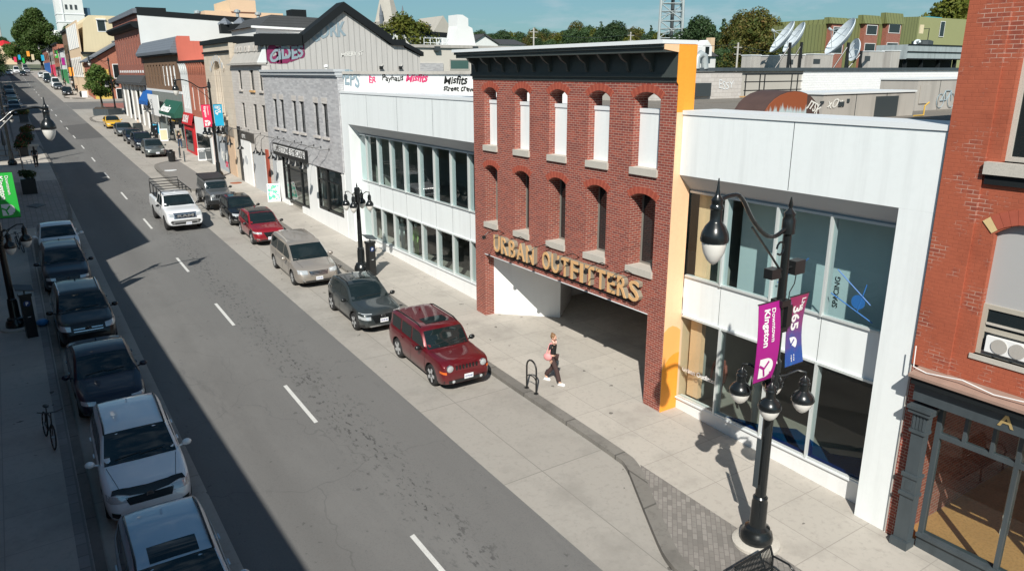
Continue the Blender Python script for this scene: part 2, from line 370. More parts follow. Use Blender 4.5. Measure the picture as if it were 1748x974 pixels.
# asphalt with wheel tracks, oil spots and patches
def asphalt():
    m, n, b = newmat('asphalt'); P = pos(n); s = nd(n, 'ShaderNodeSeparateXYZ'); n.links.new(P, s.inputs[0]); x, y = s.outputs[0], s.outputs[1]
    c = mixc(n, (.128, .127, .125), (.166, .164, .160), noise(n, P, .35, 7, .65, (2.2, .35, 1)))
    c = mixc(n, c, (.095, .094, .092), ramp(n, noise(n, P, 26, 4, .7), .5, .85))
    c = mixc(n, c, (.19, .185, .175), ramp(n, noise(n, P, 60, 2, .6), .62, .8))
    def band(cx, wd): return mth(n, 'MAXIMUM', mth(n, 'SUBTRACT', 1.0, mth(n, 'DIVIDE', mth(n, 'ABSOLUTE', mth(n, 'SUBTRACT', x, cx)), wd)), 0.0)
    oil = mth(n, 'MULTIPLY', band(6.9, .95), ramp(n, noise(n, P, 5.5, 4, .65, (1.6, .7, 1)), .56, .63)); c = mixc(n, c, (.045, .045, .046), mth(n, 'MULTIPLY', oil, 1.0))
    oil2 = mth(n, 'MULTIPLY', band(7.6, 1.3), ramp(n, noise(n, P, 2.3, 6, .75), .60, .72)); c = mixc(n, c, (.060, .058, .056), mth(n, 'MULTIPLY', oil2, .8))
    c = mixc(n, c, (.10, .098, .095), mth(n, 'MULTIPLY', band(4.3, .8), .35))
    c = mixc(n, c, (.185, .183, .178), mth(n, 'MULTIPLY', ramp(n, noise(n, P, .22, 6, .7, (1.6, .5, 1)), .50, .68), .55))
    c = mixc(n, c, (.085, .085, .085), mth(n, 'MULTIPLY', ramp(n, noise(n, P, .9, 6, .75, (1.5, .35, 1)), .60, .70), .45))
    c = mixc(n, c, (.06, .06, .06), mth(n, 'MULTIPLY', ramp(n, noise(n, P, 4.2, 3, .5), .70, .73), .6))
    ck = nd(n, 'ShaderNodeTexVoronoi', feature='DISTANCE_TO_EDGE'); ck.inputs['Scale'].default_value = .16; ck.inputs['Randomness'].default_value = 1
    wv = nd(n, 'ShaderNodeVectorMath', operation='ADD'); nn = nd(n, 'ShaderNodeTexNoise'); nn.inputs['Scale'].default_value = .9; n.links.new(P, nn.inputs['Vector']); n.links.new(P, wv.inputs[0]); n.links.new(nn.outputs['Color'], wv.inputs[1]); n.links.new(wv.outputs[0], ck.inputs['Vector'])
    c = mixc(n, c, (.05, .05, .05), mth(n, 'MULTIPLY', mth(n, 'LESS_THAN', ck.outputs['Distance'], .0018), .24))
    n.links.new(c, b.inputs['Base Color']); b.inputs['Roughness'].default_value = .85
    bp = nd(n, 'ShaderNodeBump'); bp.inputs['Strength'].default_value = .3; bp.inputs['Distance'].default_value = .01
    n.links.new(noise(n, P, 90, 3), bp.inputs['Height']); n.links.new(bp.outputs[0], b.inputs['Normal']); return m
M_['asph'] = asphalt()
M_['walk'] = pavemat('pavement_concrete', (.42, .39, .35), 1.5, 1.55, .72, .012, .06, 0, .32, .12)
M_['lane'] = pavemat('parking_lane_concrete', (.335, .316, .288), 3.4, 4.6, .6, .014, .05, 0, .3, .12)
M_['pavers'] = pavemat('stone_pavers', (.215, .20, .185), .11, .22, .66, .008, .22, .5, .3, .1, rot=R(45))
M_['pavers_l'] = pavemat('small_pavers', (.26, .25, .24), .3, .45, .7, .02, .12, .5, .25, .1)
M_['kerb'] = pavemat('kerb_stone', (.185, .175, .16), 2, 2.2, .5, .03, .14, 0, .45, .2)
M_['redpave'] = pavemat('red_pavers', (.30, .12, .10), .3, .4, .8, .02, .1)
M_['paint'] = pmat('worn_white_road_paint', (.62, .62, .60), .7, .15, 3, fine=.3)
M_['earth'] = pmat('distant_ground', (.10, .115, .07), .95, .3, .05)
M_['skin'] = plain('skin', (.62, .36, .26), .55)
M_['tyre'] = pmat('tyre_rubber', (.018, .018, .019), .8, .2, 8)
M_['rim'] = plain('alloy', (.46, .47, .48), .35, .25)
M_['chrome'] = plain('chrome', (.62, .63, .64), .15, .9)
M_['wind'] = plain('car_glass', (.010, .017, .018), .03, 0, 0, .75)
M_['lamp_glass'] = plain('headlight_glass', (.55, .58, .60), .08, .35)
M_['plastic'] = plain('black_plastic', (.02, .021, .022), .5)
M_['plate'] = plain('number_plate', (.75, .77, .80), .4)
M_['amber'] = plain('amber_lens', (.60, .12, .02), .3)
M_['bark'] = pmat('bark', (.07, .055, .045), .95, .25, 5)
M_['leaf1'] = leafmat('green_leaves', ((.065, .12, .025), (.10, .165, .04), (.14, .17, .04)))
M_['leaf2'] = leafmat('autumn_leaves', ((.075, .105, .025), (.15, .13, .03), (.22, .10, .03)))
M_['leaf3'] = leafmat('dark_leaves', ((.04, .08, .032), (.06, .11, .04), (.09, .13, .04)))
M_['leaf4'] = leafmat('yellow_green_leaves', ((.10, .13, .02), (.15, .16, .025), (.20, .17, .03)))
# ================================================================== GROUND
def slab(name, pts, top, bot, mat, **k):
    mb = MB(); n = len(pts)
    T = [(x, y, gz(y, top)) for x, y in pts]; B = [(x, y, gz(y, bot)) for x, y in pts]
    mb.poly(T)
    for i in range(n): j = (i+1) % n; mb.poly([T[i], T[j], B[j], B[i]])
    return struct(name, mb, mat)
def sheet(name, pts, off, mat):
    return struct(name, MB().poly([(x, y, gz(y, off)) for x, y in pts]), mat)
mb = MB(); X = 3000
mb.poly([(-X, -60, gz(-60, -.30)), (X, -60, gz(-60, -.30)), (X, 460, gz(460, -.30)), (-X, 460, gz(460, -.30))])
mb.poly([(-X, 460, gz(460, -.30)), (X, 460, gz(460, -.30)), (X, 3000, gz(460, -.30)), (-X, 3000, gz(460, -.30))])
struct('ground', mb, M_['earth'])
sheet('road', [(2.65, -12), (9.0, -12), (9.0, 330), (2.65, 330)], RD, M_['asph'])
sheet('parking_lane', [(-.2, -12), (2.65, -12), (2.65, 330), (-.2, 330)], RD+.002, M_['lane'])
sheet('parking_lane', [(9.0, -12), (13.5, -12), (13.5, 122), (9.0, 122)], RD+.002, M_['lane'])
sheet('parking_lane', [(9.0, 166), (13.5, 166), (13.5, 330), (9.0, 330)], RD+.002, M_['lane'])
sheet('side_street', [(9.0, 122), (60, 122), (60, 166), (9.0, 166)], RD+.003, M_['lane'])
sheet('side_street', [(9.02, 141), (60, 141), (60, 158), (9.02, 158)], RD+.008, M_['asph'])
sheet('road_patch', [(5.9, 113.5), (9.0, 116), (9.0, 98), (6.1, 97)], RD+.005, pmat('fresh_asphalt', (.095, .095, .095), .9, .12, .8, fine=.2))
KR = [(10.2, -12), (10.2, 8.9), (10.32, 9.45), (10.6, 10.0), (11.2, 11.05), (11.75, 12.0), (12.1, 12.6), (12.25, 13.1), (12.25, 20), (12.6, 33), (12.78, 50), (12.8, 56.3), (12.2, 57.3), (10.6, 58.6), (9.95, 60.2), (9.9, 65), (10.05, 71.8), (10.6, 73.4), (12.0, 74.8), (12.7, 76.2), (12.75, 111), (12.3, 113), (10.2, 116), (9.6, 119), (9.8, 123.5), (11.2, 126.5), (14, 128.5), (30, 129.5)]
def smoothk(P, it=2):
    for _ in range(it):
        Q = [P[0]]
        for a, b in zip(P, P[1:]):
            Q += [(a[0]*.75+b[0]*.25, a[1]*.75+b[1]*.25), (a[0]*.25+b[0]*.75, a[1]*.25+b[1]*.75)]
        P = Q+[P[-1]]
    return P
KRs = smoothk(KR)
slab('pavement', KRs+[(30, -12)], 0, -.28, M_['walk'])
KB = [(9.9, 330), (10.0, 172), (10.8, 168.4), (14, 166.5), (40, 166)]
KB = [(12.6, 330), (12.6, 178), (10.4, 174.5), (10.0, 171), (10.8, 168.4), (14, 166.5), (40, 166)]
slab('pavement', KB+[(40, 330)], 0, -.28, M_['walk'])
KL = [(.25, -12), (.25, 46), (.5, 48.2), (1.5, 50), (2.7, 52), (2.75, 90), (2.0, 93), (.4, 95), (.25, 97), (.25, 330)]
KLs = smoothk(KL)
slab('pavement', [(-3.6, 330), (-3.6, -12)]+KLs, 0, -.28, M_['walk'])
def kerb(line, wd, name='kerb', z=.004, inner=1):
    mb = MB(); L_ = []; Rr = []
    for i, p in enumerate(line):
        a = Vector(line[max(0, i-1)]); b = Vector(line[min(len(line)-1, i+1)]); t = (b-a).normalized(); nrm = Vector((t.y, -t.x))*inner
        L_.append(Vector(p)-nrm*.01); Rr.append(Vector(p)+nrm*wd)
    for i in range(len(line)-1):
        a, b, c, d = L_[i], L_[i+1], Rr[i+1], Rr[i]
        mb.poly([(q.x, q.y, gz(q.y, z)) for q in (a, b, c, d)])
        mb.poly([(a.x, a.y, gz(a.y, z)), (b.x, b.y, gz(b.y, z)), (b.x, b.y, gz(b.y, -.2)), (a.x, a.y, gz(a.y, -.2))])
    return struct(name, mb, M_['kerb'])
kerb(KRs, .34); kerb(smoothk(KB), .28, inner=1); kerb(KLs, .2, inner=-1)
sheet('paver_strip', [(-.22, -12), (.04, -12), (.04, 46.5), (-.22, 46.5)], .003, M_['pavers_l'])
sheet('paver_area', [(-3.5, 50.5), (1.6, 50.5), (2.45, 52.5), (2.5, 68), (-3.5, 68)], .003, M_['pavers_l'])
sheet('paver_area', [(10.5, -12), (12.45, -12), (12.45, 12.5), (12.15, 12.1), (11.5, 10.95), (10.85, 9.9), (10.56, 9.35), (10.5, 8.9)], .003, M_['pavers'])
sheet('paver_area', [(12.6, 58.2), (10.9, 59.0), (10.25, 60.4), (10.2, 71.6), (10.9, 73.2), (12.6, 75)], .003, pmat('grey_sealed_paving', (.20, .19, .18), .9, .1, 1, fine=.15))
sheet('red_paving', [(14.2, 141), (24, 141), (24, 153), (14.2, 153)], RD+.014, M_['redpave'])
DY = [(4.0, 7.0), (10.3, 13.25), (19.45, 22.4), (28.75, 31.8), (37.2, 40.1)]+[(47.5+i*10.15, 50.6+i*10.15) for i in range(24)]
mb = MB()
rnd = random.Random(3)
for a, b in DY:
    x = 6.13 if a < 200 else 6.0
    mb.poly([(x-.06, a, gz(a, RD+.006)), (x+.06, a+.02, gz(a, RD+.006)), (x+.06, b, gz(b, RD+.006)), (x-.06, b-.03, gz(b, RD+.006))])
struct('lane_markings', mb, M_['paint'])
# drain covers
for (x, y, r, nme) in ((14.15, 60, .45, 'manhole_cover'), (10.95, 68.8, .5, 'utility_cover')):
    mb = MB()
    mb.prism([(x+r*math.cos(a*math.pi/10), y+r*math.sin(a*math.pi/10)) for a in range(20)], 'z', gz(y)-.05, gz(y)+.012)
    o = mb.build(nme, M_['rust'] if nme == 'manhole_cover' else M_['cap'])
    tag(o, 'brown round manhole cover set in the pavement behind the grey jeep' if nme == 'manhole_cover' else 'pale round cover on the grey paved kerb extension', 'cover')

# ================================================================== BUILDING HELPERS
def rectwall(mb, axis, c0, c1, u0, u1, z0, z1, holes, mi=0, reveal=None):
    """wall slab between c0 and c1 along axis ('x' or 'y' = normal), running u0..u1, with holes (ua,ub,za,zs,zt) ; zs spring, zt apex"""
    def P(c, u, z): return (c, u, z) if axis == 'x' else (u, c, z)
    us = sorted(set([u0, u1]+[h[0] for h in holes]+[h[1] for h in holes]))
    fine = []
    for a, b in zip(us, us[1:]):
        arch = any(h[0] <= a+1e-6 and h[1] >= b-1e-6 and h[4] > h[3]+.01 for h in holes)
        k = 8 if arch else 1
        fine += [(a+(b-a)*i/k, a+(b-a)*(i+1)/k) for i in range(k)]
    def top(h, u):
        if h[4] <= h[3]+.01: return h[3]
        m = (h[0]+h[1])/2; q = (u-m)/((h[1]-h[0])/2); return h[3]+(h[4]-h[3])*(1-q*q)
    for a, b in fine:
        hs = sorted([h for h in holes if h[0] <= a+1e-6 and h[1] >= b-1e-6], key=lambda h: h[2])
        la, lb = z0, z0
        for h in hs+[None]:
            ha, hb = (z1, z1) if h is None else (h[2], h[2])
            if ha > la+1e-5:
                for c in (c0, c1): mb.poly([P(c, a, la), P(c, b, lb), P(c, b, hb), P(c, a, ha)], mi)
            if h is not None:
                ta, tb = top(h, a), top(h, b)
                mb.poly([P(c0, a, ta), P(c0, b, tb), P(c1, b, tb), P(c1, a, ta)], mi)
                mb.poly([P(c0, a, h[2]), P(c0, b, h[2]), P(c1, b, h[2]), P(c1, a, h[2])], mi)
                la, lb = ta, tb
    for h in holes:
        for u in (h[0], h[1]): mb.poly([P(c0, u, h[2]), P(c1, u, h[2]), P(c1, u, h[3]), P(c0, u, h[3])], mi)
    for u in (u0, u1): mb.poly([P(c0, u, z0), P(c1, u, z0), P(c1, u, z1), P(c0, u, z1)], mi)
    mb.poly([P(c0, u0, z1), P(c1, u0, z1), P(c1, u1, z1), P(c0, u1, z1)], mi)
    return mb
def vousso(x, ya, yb, zs, zt, h=.2, n=15, proud=.012):
    m = (ya+yb)/2; w2 = (yb-ya)/2+.04; s = zt-zs; Rr = (w2*w2+s*s)/(2*s); cz = zt-Rr; am = math.asin(w2/Rr); mb = MB()
    for i in range(n):
        a0 = -am+2*am*i/n+.003; a1 = -am+2*am*(i+1)/n-.003
        pts = [(m+q*math.sin(a), cz+q*math.cos(a)) for q, a in ((Rr, a0), (Rr, a1), (Rr+h, a1), (Rr+h, a0))]
        mb.prism(pts, 'x', x-proud, x+.06, 0 if i % 2 else 1)
    return mb
def sash(parent, x, ya, yb, za, zb, frame=M_['frame'], glass=None, fw_=.05, mid=True, name='window', depth=.06):
    mb = MB()
    mb.box(x, x+depth, ya, ya+fw_, za, zb); mb.box(x, x+depth, yb-fw_, yb, za, zb)
    mb.box(x+.001, x+depth-.001, ya+fw_, yb-fw_, za, za+fw_); mb.box(x+.001, x+depth-.001, ya+fw_, yb-fw_, zb-fw_, zb)
    if mid: mb.box(x+.005, x+depth-.01, ya+fw_, yb-fw_, (za+zb)/2-fw_/2, (za+zb)/2+fw_/2)
    f = mb.build(name, frame, parent)
    MB().box(x+.03, x+.045, ya+fw_*.5, yb-fw_*.5, za+fw_*.5, zb-fw_*.5).build('pane', glass or M_['dark_glass'], f)
    return f
rnd = random.Random(7)

# ================================================================== BRICK FRAMED FRONT (middle)
M_['win_taupe'] = plain('taupe_frame', (.20, .185, .165), .6)
bc = thing('brick_screen_facade', 'tall red brick facade with ten arched openings, dark cornice and orange right side', 'facade', (15, 19.7, gz(19.7)))
ucols = [(14.99, 16.05), (17.09, 18.08), (19.15, 20.12), (21.25, 22.17), (23.33, 24.22)]
holes = [(a, b, 7.70, 9.64, 9.83) for a, b in ucols]+[(a, b, 4.73, 6.80, 6.97) for a, b in ucols]
YB0, YB1 = 14.36, 25.0
wm = MB(); rectwall(wm, 'x', 15.0, 15.55, YB0+.006, YB1, 3.425, 10.12, holes)
wm.build('brick_wall', M_['brick'], bc)
MB().box(15.0, 15.55, YB0+.006, 15.08, -.4, 3.425).build('brick_pier', M_['brick'], bc); MB().box(15.0, 15.42, 24.29, YB1, -.2, 3.425).build('brick_pier', M_['brick'], bc)
MB().box(14.985, 15.56, 15.08, 24.29, 3.395, 3.424).build('lintel_plate', M_['cap'], bc)
for a, b in ucols:
    for zs, zt in ((9.64, 9.83), (6.80, 6.97)):
        vousso(15.0, a, b, zs, zt).build('brick_arch', [M_['arch_a'], M_['arch_b']], bc)
    MB().box(14.93, 15.5, a-.03, b+.03, 7.50, 7.705).build('stone_sill', M_['sill'], bc)
    MB().box(14.93, 15.54, a-.03, b+.03, 4.53, 4.735).build('stone_sill', M_['sill'], bc)
    sash(bc, 15.50, a+.01, b-.01, 4.74, 6.94, M_['win_taupe'], M_['dark_glass'], .05, False)
# cornice
cm = MB()
cm.box(14.97, 15.55, YB0+.01, YB1+.0, 10.10, 10.22)
cm.box(14.90, 15.55, YB0+.01, YB1+.02, 10.22, 10.30)
cm.box(14.93, 15.55, YB0+.01, YB1, 10.30, 10.86)
cm.box(14.42, 15.56, YB0+.01, YB1+.25, 10.86, 10.98)
cm.box(14.36, 15.56, YB0+.01, YB1+.30, 10.98, 11.07)
cm.build('cornice', M_['cornice'], bc)
for i in range(11):
    y = 15.3+i*.93
    MB().prism([(14.94, 10.36), (14.86, 10.40), (14.80, 10.62), (14.62, 10.72), (14.50, 10.86), (14.94, 10.86)], 'y', y-.05, y+.05).build('cornice_bracket', M_['cornice'], bc)
MB().box(14.30, 15.62, YB0-.02, YB1+.36, 11.07, 11.17).build('cornice_cap', M_['cap'], bc)
# orange / peach side wall
om = MB(); sp = [(15.0, 10.1), (15.0, 9.35), (15.56, 9.35), (15.56, 11.06), (14.42, 11.06), (14.42, 10.95), (14.90, 10.78), (14.90, 10.3)]
om.prism([(14.93, 10.1), (14.99, 10.02), (14.99, 9.32), (15.62, 9.32), (15.62, 11.065), (14.93, 11.065)], 'y', YB0-.012, YB0+.006)
om.build('orange_side_panel', M_['orange'], bc)
MB().prism([(14.40, 10.93), (14.93, 10.86), (14.93, 11.065), (14.40, 11.065)], 'y', YB0-.010, YB0+.008).build('cornice_end', M_['peach'], bc)
MB().prism([(14.99, -.2), (15.66, -.2), (15.66, 9.32), (14.99, 9.32)], 'y', YB0-.010, YB0+.004).build('peach_side_panel', M_['peach'], bc)
# painted swirl at the foot
pts = [(14.985, .1), (15.665, .1), (15.665, 2.3)]+[(15.665-.68*t, 2.3+.55*math.sin(t*1.8)-1.0*t) for t in (.2, .4, .6, .8, 1.0)]
MB().prism(pts, 'y', YB0-.014, YB0-.009).build('orange_swirl', M_['orange'], bc)
pts = [(15.665, 2.3), (15.665, 3.0)]+[(15.665-.68*t, 3.0+.35*math.sin(t*2.2)-.25*t) for t in (.25, .5, .75, 1.0)]+[(15.665-.68*t, 2.3+.55*math.sin(t*1.8)-1.0*t) for t in (1.0, .8, .6, .4, .2)]
MB().prism(pts, 'y', YB0-.0125, YB0-.009).build('light_orange_swirl', pmat('light_orange_paint', (.90, .42, .13), .6, .03, 1), bc)
# bay of the entrance: white splayed wall, dark room behind, orange door
ent = thing('recessed_entrance', 'recessed shop entrance with white splayed wall and dark interior under the brick facade', 'entrance', (17, 19.7, gz(19.7)))
wl = MB(); wl.prism([(15.42, 24.29), (17.45, 22.5), (19.4, 24.2), (19.4, 24.6), (15.42, 24.6)], 'z', .2, 3.39)
wl.build('white_splayed_wall', M_['white_paint'], ent)
MB().box(15.56, 21.5, 14.40, 24.6, 3.44, 3.60).build('soffit', M_['white_paint'], ent)
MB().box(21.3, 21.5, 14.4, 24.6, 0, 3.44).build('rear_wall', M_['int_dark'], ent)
MB().box(15.56, 21.3, 14.38, 14.55, 0, 3.44).build('side_wall', M_['tan'], ent)
MB().box(19.4, 21.3, 24.45, 24.6, 0, 3.44).build('side_wall', M_['white_paint'], ent)
MB().box(21.2, 21.29, 18.5, 20.6, .6, 2.5).build('orange_door', pmat('orange_door', (.75, .16, .03), .5, .05, 1), ent)
for y in (15.4, 18.0, 21.0, 23.0): MB().box(21.2, 21.28, y, y+.06, .55, 3.0).build('door_frame', M_['black'], ent)
# shop sign on the facade
sg = thing('shop_sign', 'tan raised letters URBAN OUTFITTERS on the brick above the entrance', 'sign', (14.8, 19.6, 4.1))
def sign_letter(ch, y_right_to_left, z0, h, wd):
    mb = text_mb(ch, h*1.38, .02, bold=.009, sx=1.0); mb2 = text_mb(ch, h*1.38, .19, bold=.008)
    xs = [p[0] for p in mb.v]; ys = [p[1] for p in mb.v]; sx = wd/(max(xs)-min(xs)); sy = h/(max(ys)-min(ys)); x0 = min(xs); y0 = min(ys)
    for m in (mb, mb2): m.v = [((p[0]-x0)*sx, (p[1]-y0)*sy, p[2]) for p in m.v]
    # u runs towards -y (left to right as seen from the street), normal towards -x
    a = place(mb, (14.825, y_right_to_left, z0), (0, -1, 0), (0, 0, 1)); b = place(mb2, (14.93, y_right_to_left, z0), (0, -1, 0), (0, 0, 1))
    q = a.build('letter', M_['sign_tan'], sg); b.build('letter_return', M_['sign_side'], q)
widths = dict(U=.42, R=.42, B=.42, A=.50, N=.46, O=.44, T=.44, F=.38, I=.16, E=.36, S=.44)
y = 23.36
for wd_, gap in (('URBAN', .42), ('OUTFITTERS', 0)):
    for ch in wd_:
        hh = .64; z0 = 3.73
        sign_letter(ch, y, z0, hh, widths[ch]); y -= widths[ch]+.105
    y -= gap
MB().box(14.96, 14.985, 15.8, 23.4, 3.60, 3.66).build('mounting_rail', M_['black'], sg)
# sign lamps
def sign_lamp(y, z, label):
    t = thing('sign_spotlight', label, 'lamp', (15, y, z), 'spotlights over the shop sign')
    MB().tube([(15.0, y, z), (14.75, y+.03, z+.16), (14.35, y+.1, z+.1), (14.22, y+.14, z-.02)], .014, 6).build('arm', M_['black'], t)
    MB().lathe([(.03, .05), (.07, .03), (.075, -.05), (.04, -.09)], (14.2, y+.15, z-.06), 10).build('lamp_head', M_['black'], t, smooth=40)
for i, (yy, lb) in enumerate(((22.9, 'black spotlight above the letter U of URBAN'), (21.4, 'black spotlight above the letter A of URBAN'), (19.9, 'black spotlight above the gap between the two sign words'), (18.35, 'black spotlight above the letter F on the shop sign'), (16.9, 'black spotlight above the double T on the shop sign'), (15.75, 'black spotlight above the letter S ending the shop sign'))):
    sign_lamp(yy, 4.48, lb)

# ================================================================== WHITE PANEL BUILDINGS left and right of the brick front
def mannequin(x, y, z, cols, label):
    t = thing('mannequin', label, 'mannequin', (x, y, z))
    MB().lathe([(.09, 0), (.10, .45), (.13, .85), (.15, .95), (.12, 1.1), (.17, 1.4), (.15, 1.5), (.05, 1.55), (.045, 1.6)], (x, y, z), 12).build('torso', cols[0], t, smooth=50)
    MB().ball((x, y, z+1.72), .09, .1, .12).build('head', cols[1], t, smooth=60)
    for s in (-1, 1): MB().tube([(x, y+s*.19, z+1.42), (x-.03, y+s*.26, z+1.15), (x-.08, y+s*.24, z+.88)], [.05, .045, .035], 8).build('arm', cols[0], t, smooth=50)
# inside walls sit close behind the glass
def white_block(name, label, xf, y0, y1, zcap, zs, muls_up, muls_lo, zu, zl, pil, door=None):
    b = thing(name, label, 'building', (xf, (y0+y1)/2, gz((y0+y1)/2)))
    ya, yb = pil
    f0, f1 = (y0, y1)
    # fascia with seams
    fm = MB(); fm.box(xf, 16.4, f0, f1, zs, zcap-.12)
    fm.build('white_fascia', M_['white_panel'], b)
    sm = MB()
    k = int((f1-f0)/4.6)
    for i in range(1, k+1):
        yy = f0+(f1-f0)*i/(k+1); sm.box(xf-.003, xf+.01, yy-.008, yy+.008, zs+.02, zcap-.13)
    sm.box(xf-.002, xf+.01, f0+.01, f1-.01, zcap-.13, zcap-.115)
    sm.build('panel_joint', M_['hvac_dark'], b)
    MB().box(xf-.03, 16.5, f0, f1, zcap-.115, zcap).build('parapet_cap', M_['cap'], b)
    # sloping soffit
    MB().prism([(xf, zs-.001), (16.0, zs-.001), (16.0, zu[1]), (15.70, zu[1])], 'y', f0+.002, f1-.002).build('soffit', M_['soffit'], b)
    # end pier to the ground
    MB().box(xf+.001, 16.2, ya, yb, -.6, zs).build('end_pier', M_['white_panel'], b)
    g0, g1 = (y0, ya) if ya > y0+1 else (yb, y1)
    MB().box(15.66, 16.0, g0, g1, -.6, zl[0]).build('base_wall', M_['white_paint'], b)
    MB().box(15.60, 15.9, g0, g1, zl[0], zl[0]+.05).build('base_sill', M_['cap'], b)
    MB().box(15.68, 15.9, g0, g1, zl[1], zu[0]).build('spandrel', M_['white_panel'], b)
    j = MB()
    for m in muls_up: j.box(15.677, 15.69, m-.006, m+.006, zl[1]+.01, zu[0]-.01)
    j.build('spandrel_joint', M_['hvac_dark'], b)
    fr = M_['frame']
    for muls, (za, zb) in ((muls_up, zu), (muls_lo, (zl[0]+.05, zl[1]))):
        ms = sorted(set([g0+.03]+list(muls)+[g1-.03]))
        for a, c in zip(ms, ms[1:]):
            if c-a < .2: continue
            h = MB(); h.box(15.60, 15.76, a-.028, a+.028, za, zb); h.box(15.62, 15.74, a+.03, c-.03, za, za+.05); h.box(15.62, 15.74, a+.03, c-.03, zb-.06, zb)
            w_ = h.build('window_frame', fr, b)
            MB().poly([(15.695, a+.02, za+.04), (15.695, c-.02, za+.04), (15.695, c-.02, zb-.05), (15.695, a+.02, zb-.05)]).build('pane', M_['glass_up'] if za > 3 else M_['glass'], w_)
            MB().box(15.77, 15.88, a-.02, a+.02, za, zb).build('inner_return', M_['soffit'], w_)
    # floors, ceiling, back walls inside
    MB().box(15.78, 22, y0+.1, y1-.1, zl[1]+.05, zl[1]+.35).build('upper_floor', M_['int_floor'], b)
    MB().box(15.78, 22, y0+.1, y1-.1, gz((y0+y1)/2)-.3, gz((y0+y1)/2)+.12).build('ground_floor', M_['int_floor'], b)
    MB().box(15.9, 22, y0+.1, y1-.1, zu[1]+.02, zu[1]+.15).build('ceiling', M_['int_mid'], b)
    MB().box(21.9, 22.1, y0+.1, y1-.1, 0, 8.9).build('rear_partition', M_['int_mid'], b)
    MB().box(16.2, 22, y0, y0+.12, 0, 8.9).build('side_wall', M_['int_mid'], b); MB().box(16.2, 22, y1-.12, y1, 0, 8.9).build('side_wall', M_['int_mid'], b)
    MB().box(16.5, 40, y0+.01, y1-.01, 8.55, 8.9).build('flat_roof', M_['gravel'], b)
    return b
MU_R = [12.98, 11.35, 9.86, 8.3]; ML_R = [12.85, 11.25, 9.82, 8.3]
wr = white_block('white_shop_block', 'white panelled two storey shop to the right of the brick facade', 15.22, 7.35, 14.34, 9.37, 7.63, MU_R, ML_R, (4.67, 7.17), (.82, 3.50), (7.35, 8.13))
MU_L = [37.2, 35.74, 34.2, 32.65, 31.1, 29.6, 28.07, 26.55]; ML_L = [36.94, 35.6, 34.1, 32.55, 31.0, 29.5, 28.0, 26.48]
wl_ = white_block('white_shop_block', 'long white panelled shop with two rows of glazing left of the brick facade', 15.08, 25.02, 39.06, 9.40, 7.70, MU_L, ML_L, (4.70, 7.18), (1.58, 3.47), (38.15, 39.06))
# white panels seen in the upper arched openings
for a, b_ in ucols:
    MB().box(15.26, 15.40, a+.003, b_-.003, 7.706, 9.24).build('infill_panel', M_['white_panel'], bc)
    MB().box(15.23, 15.46, a+.002, b_-.002, 9.24, 9.36).build('infill_cap', M_['cap'], bc)
# raised strip behind the left fascia, with spray writing
up_ = thing('upper_wall', 'white set back upper wall with spray painted names above the left shop', 'wall', (17.2, 32, 8.9))
UA, UB = Vector((15.36, 39.06, 0)), Vector((20.2, 25.7, 0)); UD = (UB-UA).normalized(); UN = Vector((UD.y, -UD.x, 0))
MB().prism([(UA.x, UA.y), (UB.x, UB.y), (UB.x+.4, UB.y+.15), (UA.x+.4, UA.y+.15)], 'z', 8.9, 10.26).build('wall_panel', M_['white_paint'], up_)
MB().prism([(UA.x-.1, UA.y), (UB.x-.1, UB.y-.05), (UB.x+.5, UB.y+.2), (UA.x+.5, UA.y+.2)], 'z', 10.26, 10.40).build('wall_cap', M_['hvac'], up_)
def spray(parent, txt, p, u, v, size, mat, shear=0.0, bold=.008, sx=1.0, name='painted_writing'):
    mb = text_mb(txt, size, .004, bold=bold*size, shear=shear, sx=sx)
    rr = random.Random(len(txt)*7+int(size*100)); sd_ = rr.random()*6
    if name == 'painted_writing': mb.v = [(v[0]+rr.uniform(-.018, .018)*size, v[1]*(1+.14*math.sin(v[0]/size*2.3+sd_))+size*(.07*math.sin(v[0]/size*3.7+sd_)+rr.uniform(-.02, .02)), v[2]) for v in mb.v]
    return place(mb, p, u, v).build(name, mat, parent)
U = (0, -1, 0); Zv = (0, 0, 1)
def spl(px, py, off=.01):
    d = ray(px, py); o = UA+UN*off; t = (o.x*UN.x+o.y*UN.y)/(d.x*UN.x+d.y*UN.y); p = d*t; return Vector((p.x, p.y, p.z+CAMZ))
U0 = U; U = tuple(UD)
spray(up_, 'Misfits', spl(757, 143), U, (0, 0, 1), .50, M_['grafk'], .2, .02, 1.15)
spray(up_, 'street crew', spl(757, 155), U, (0, 0, 1), .36, M_['grafk'], .1, .02, 1.12)
spray(up_, 'Misfits', spl(692, 139), U, (0, 0, 1), .50, M_['grafp'], .3, .03, 1.15)
spray(up_, 'Payhaus', spl(652, 138), U, (0, 0, 1), .40, M_['grafk'], .1, .018, 1.2)
spray(up_, 'ER', spl(629, 141), U, (0, 0, 1), .50, M_['grafp'], .1, .02, 1)
spray(up_, 'PEPS', spl(579, 146, .03), U, (0, 0, 1), 1.0, M_['grafg'], .15, .015, .80)
U = U0
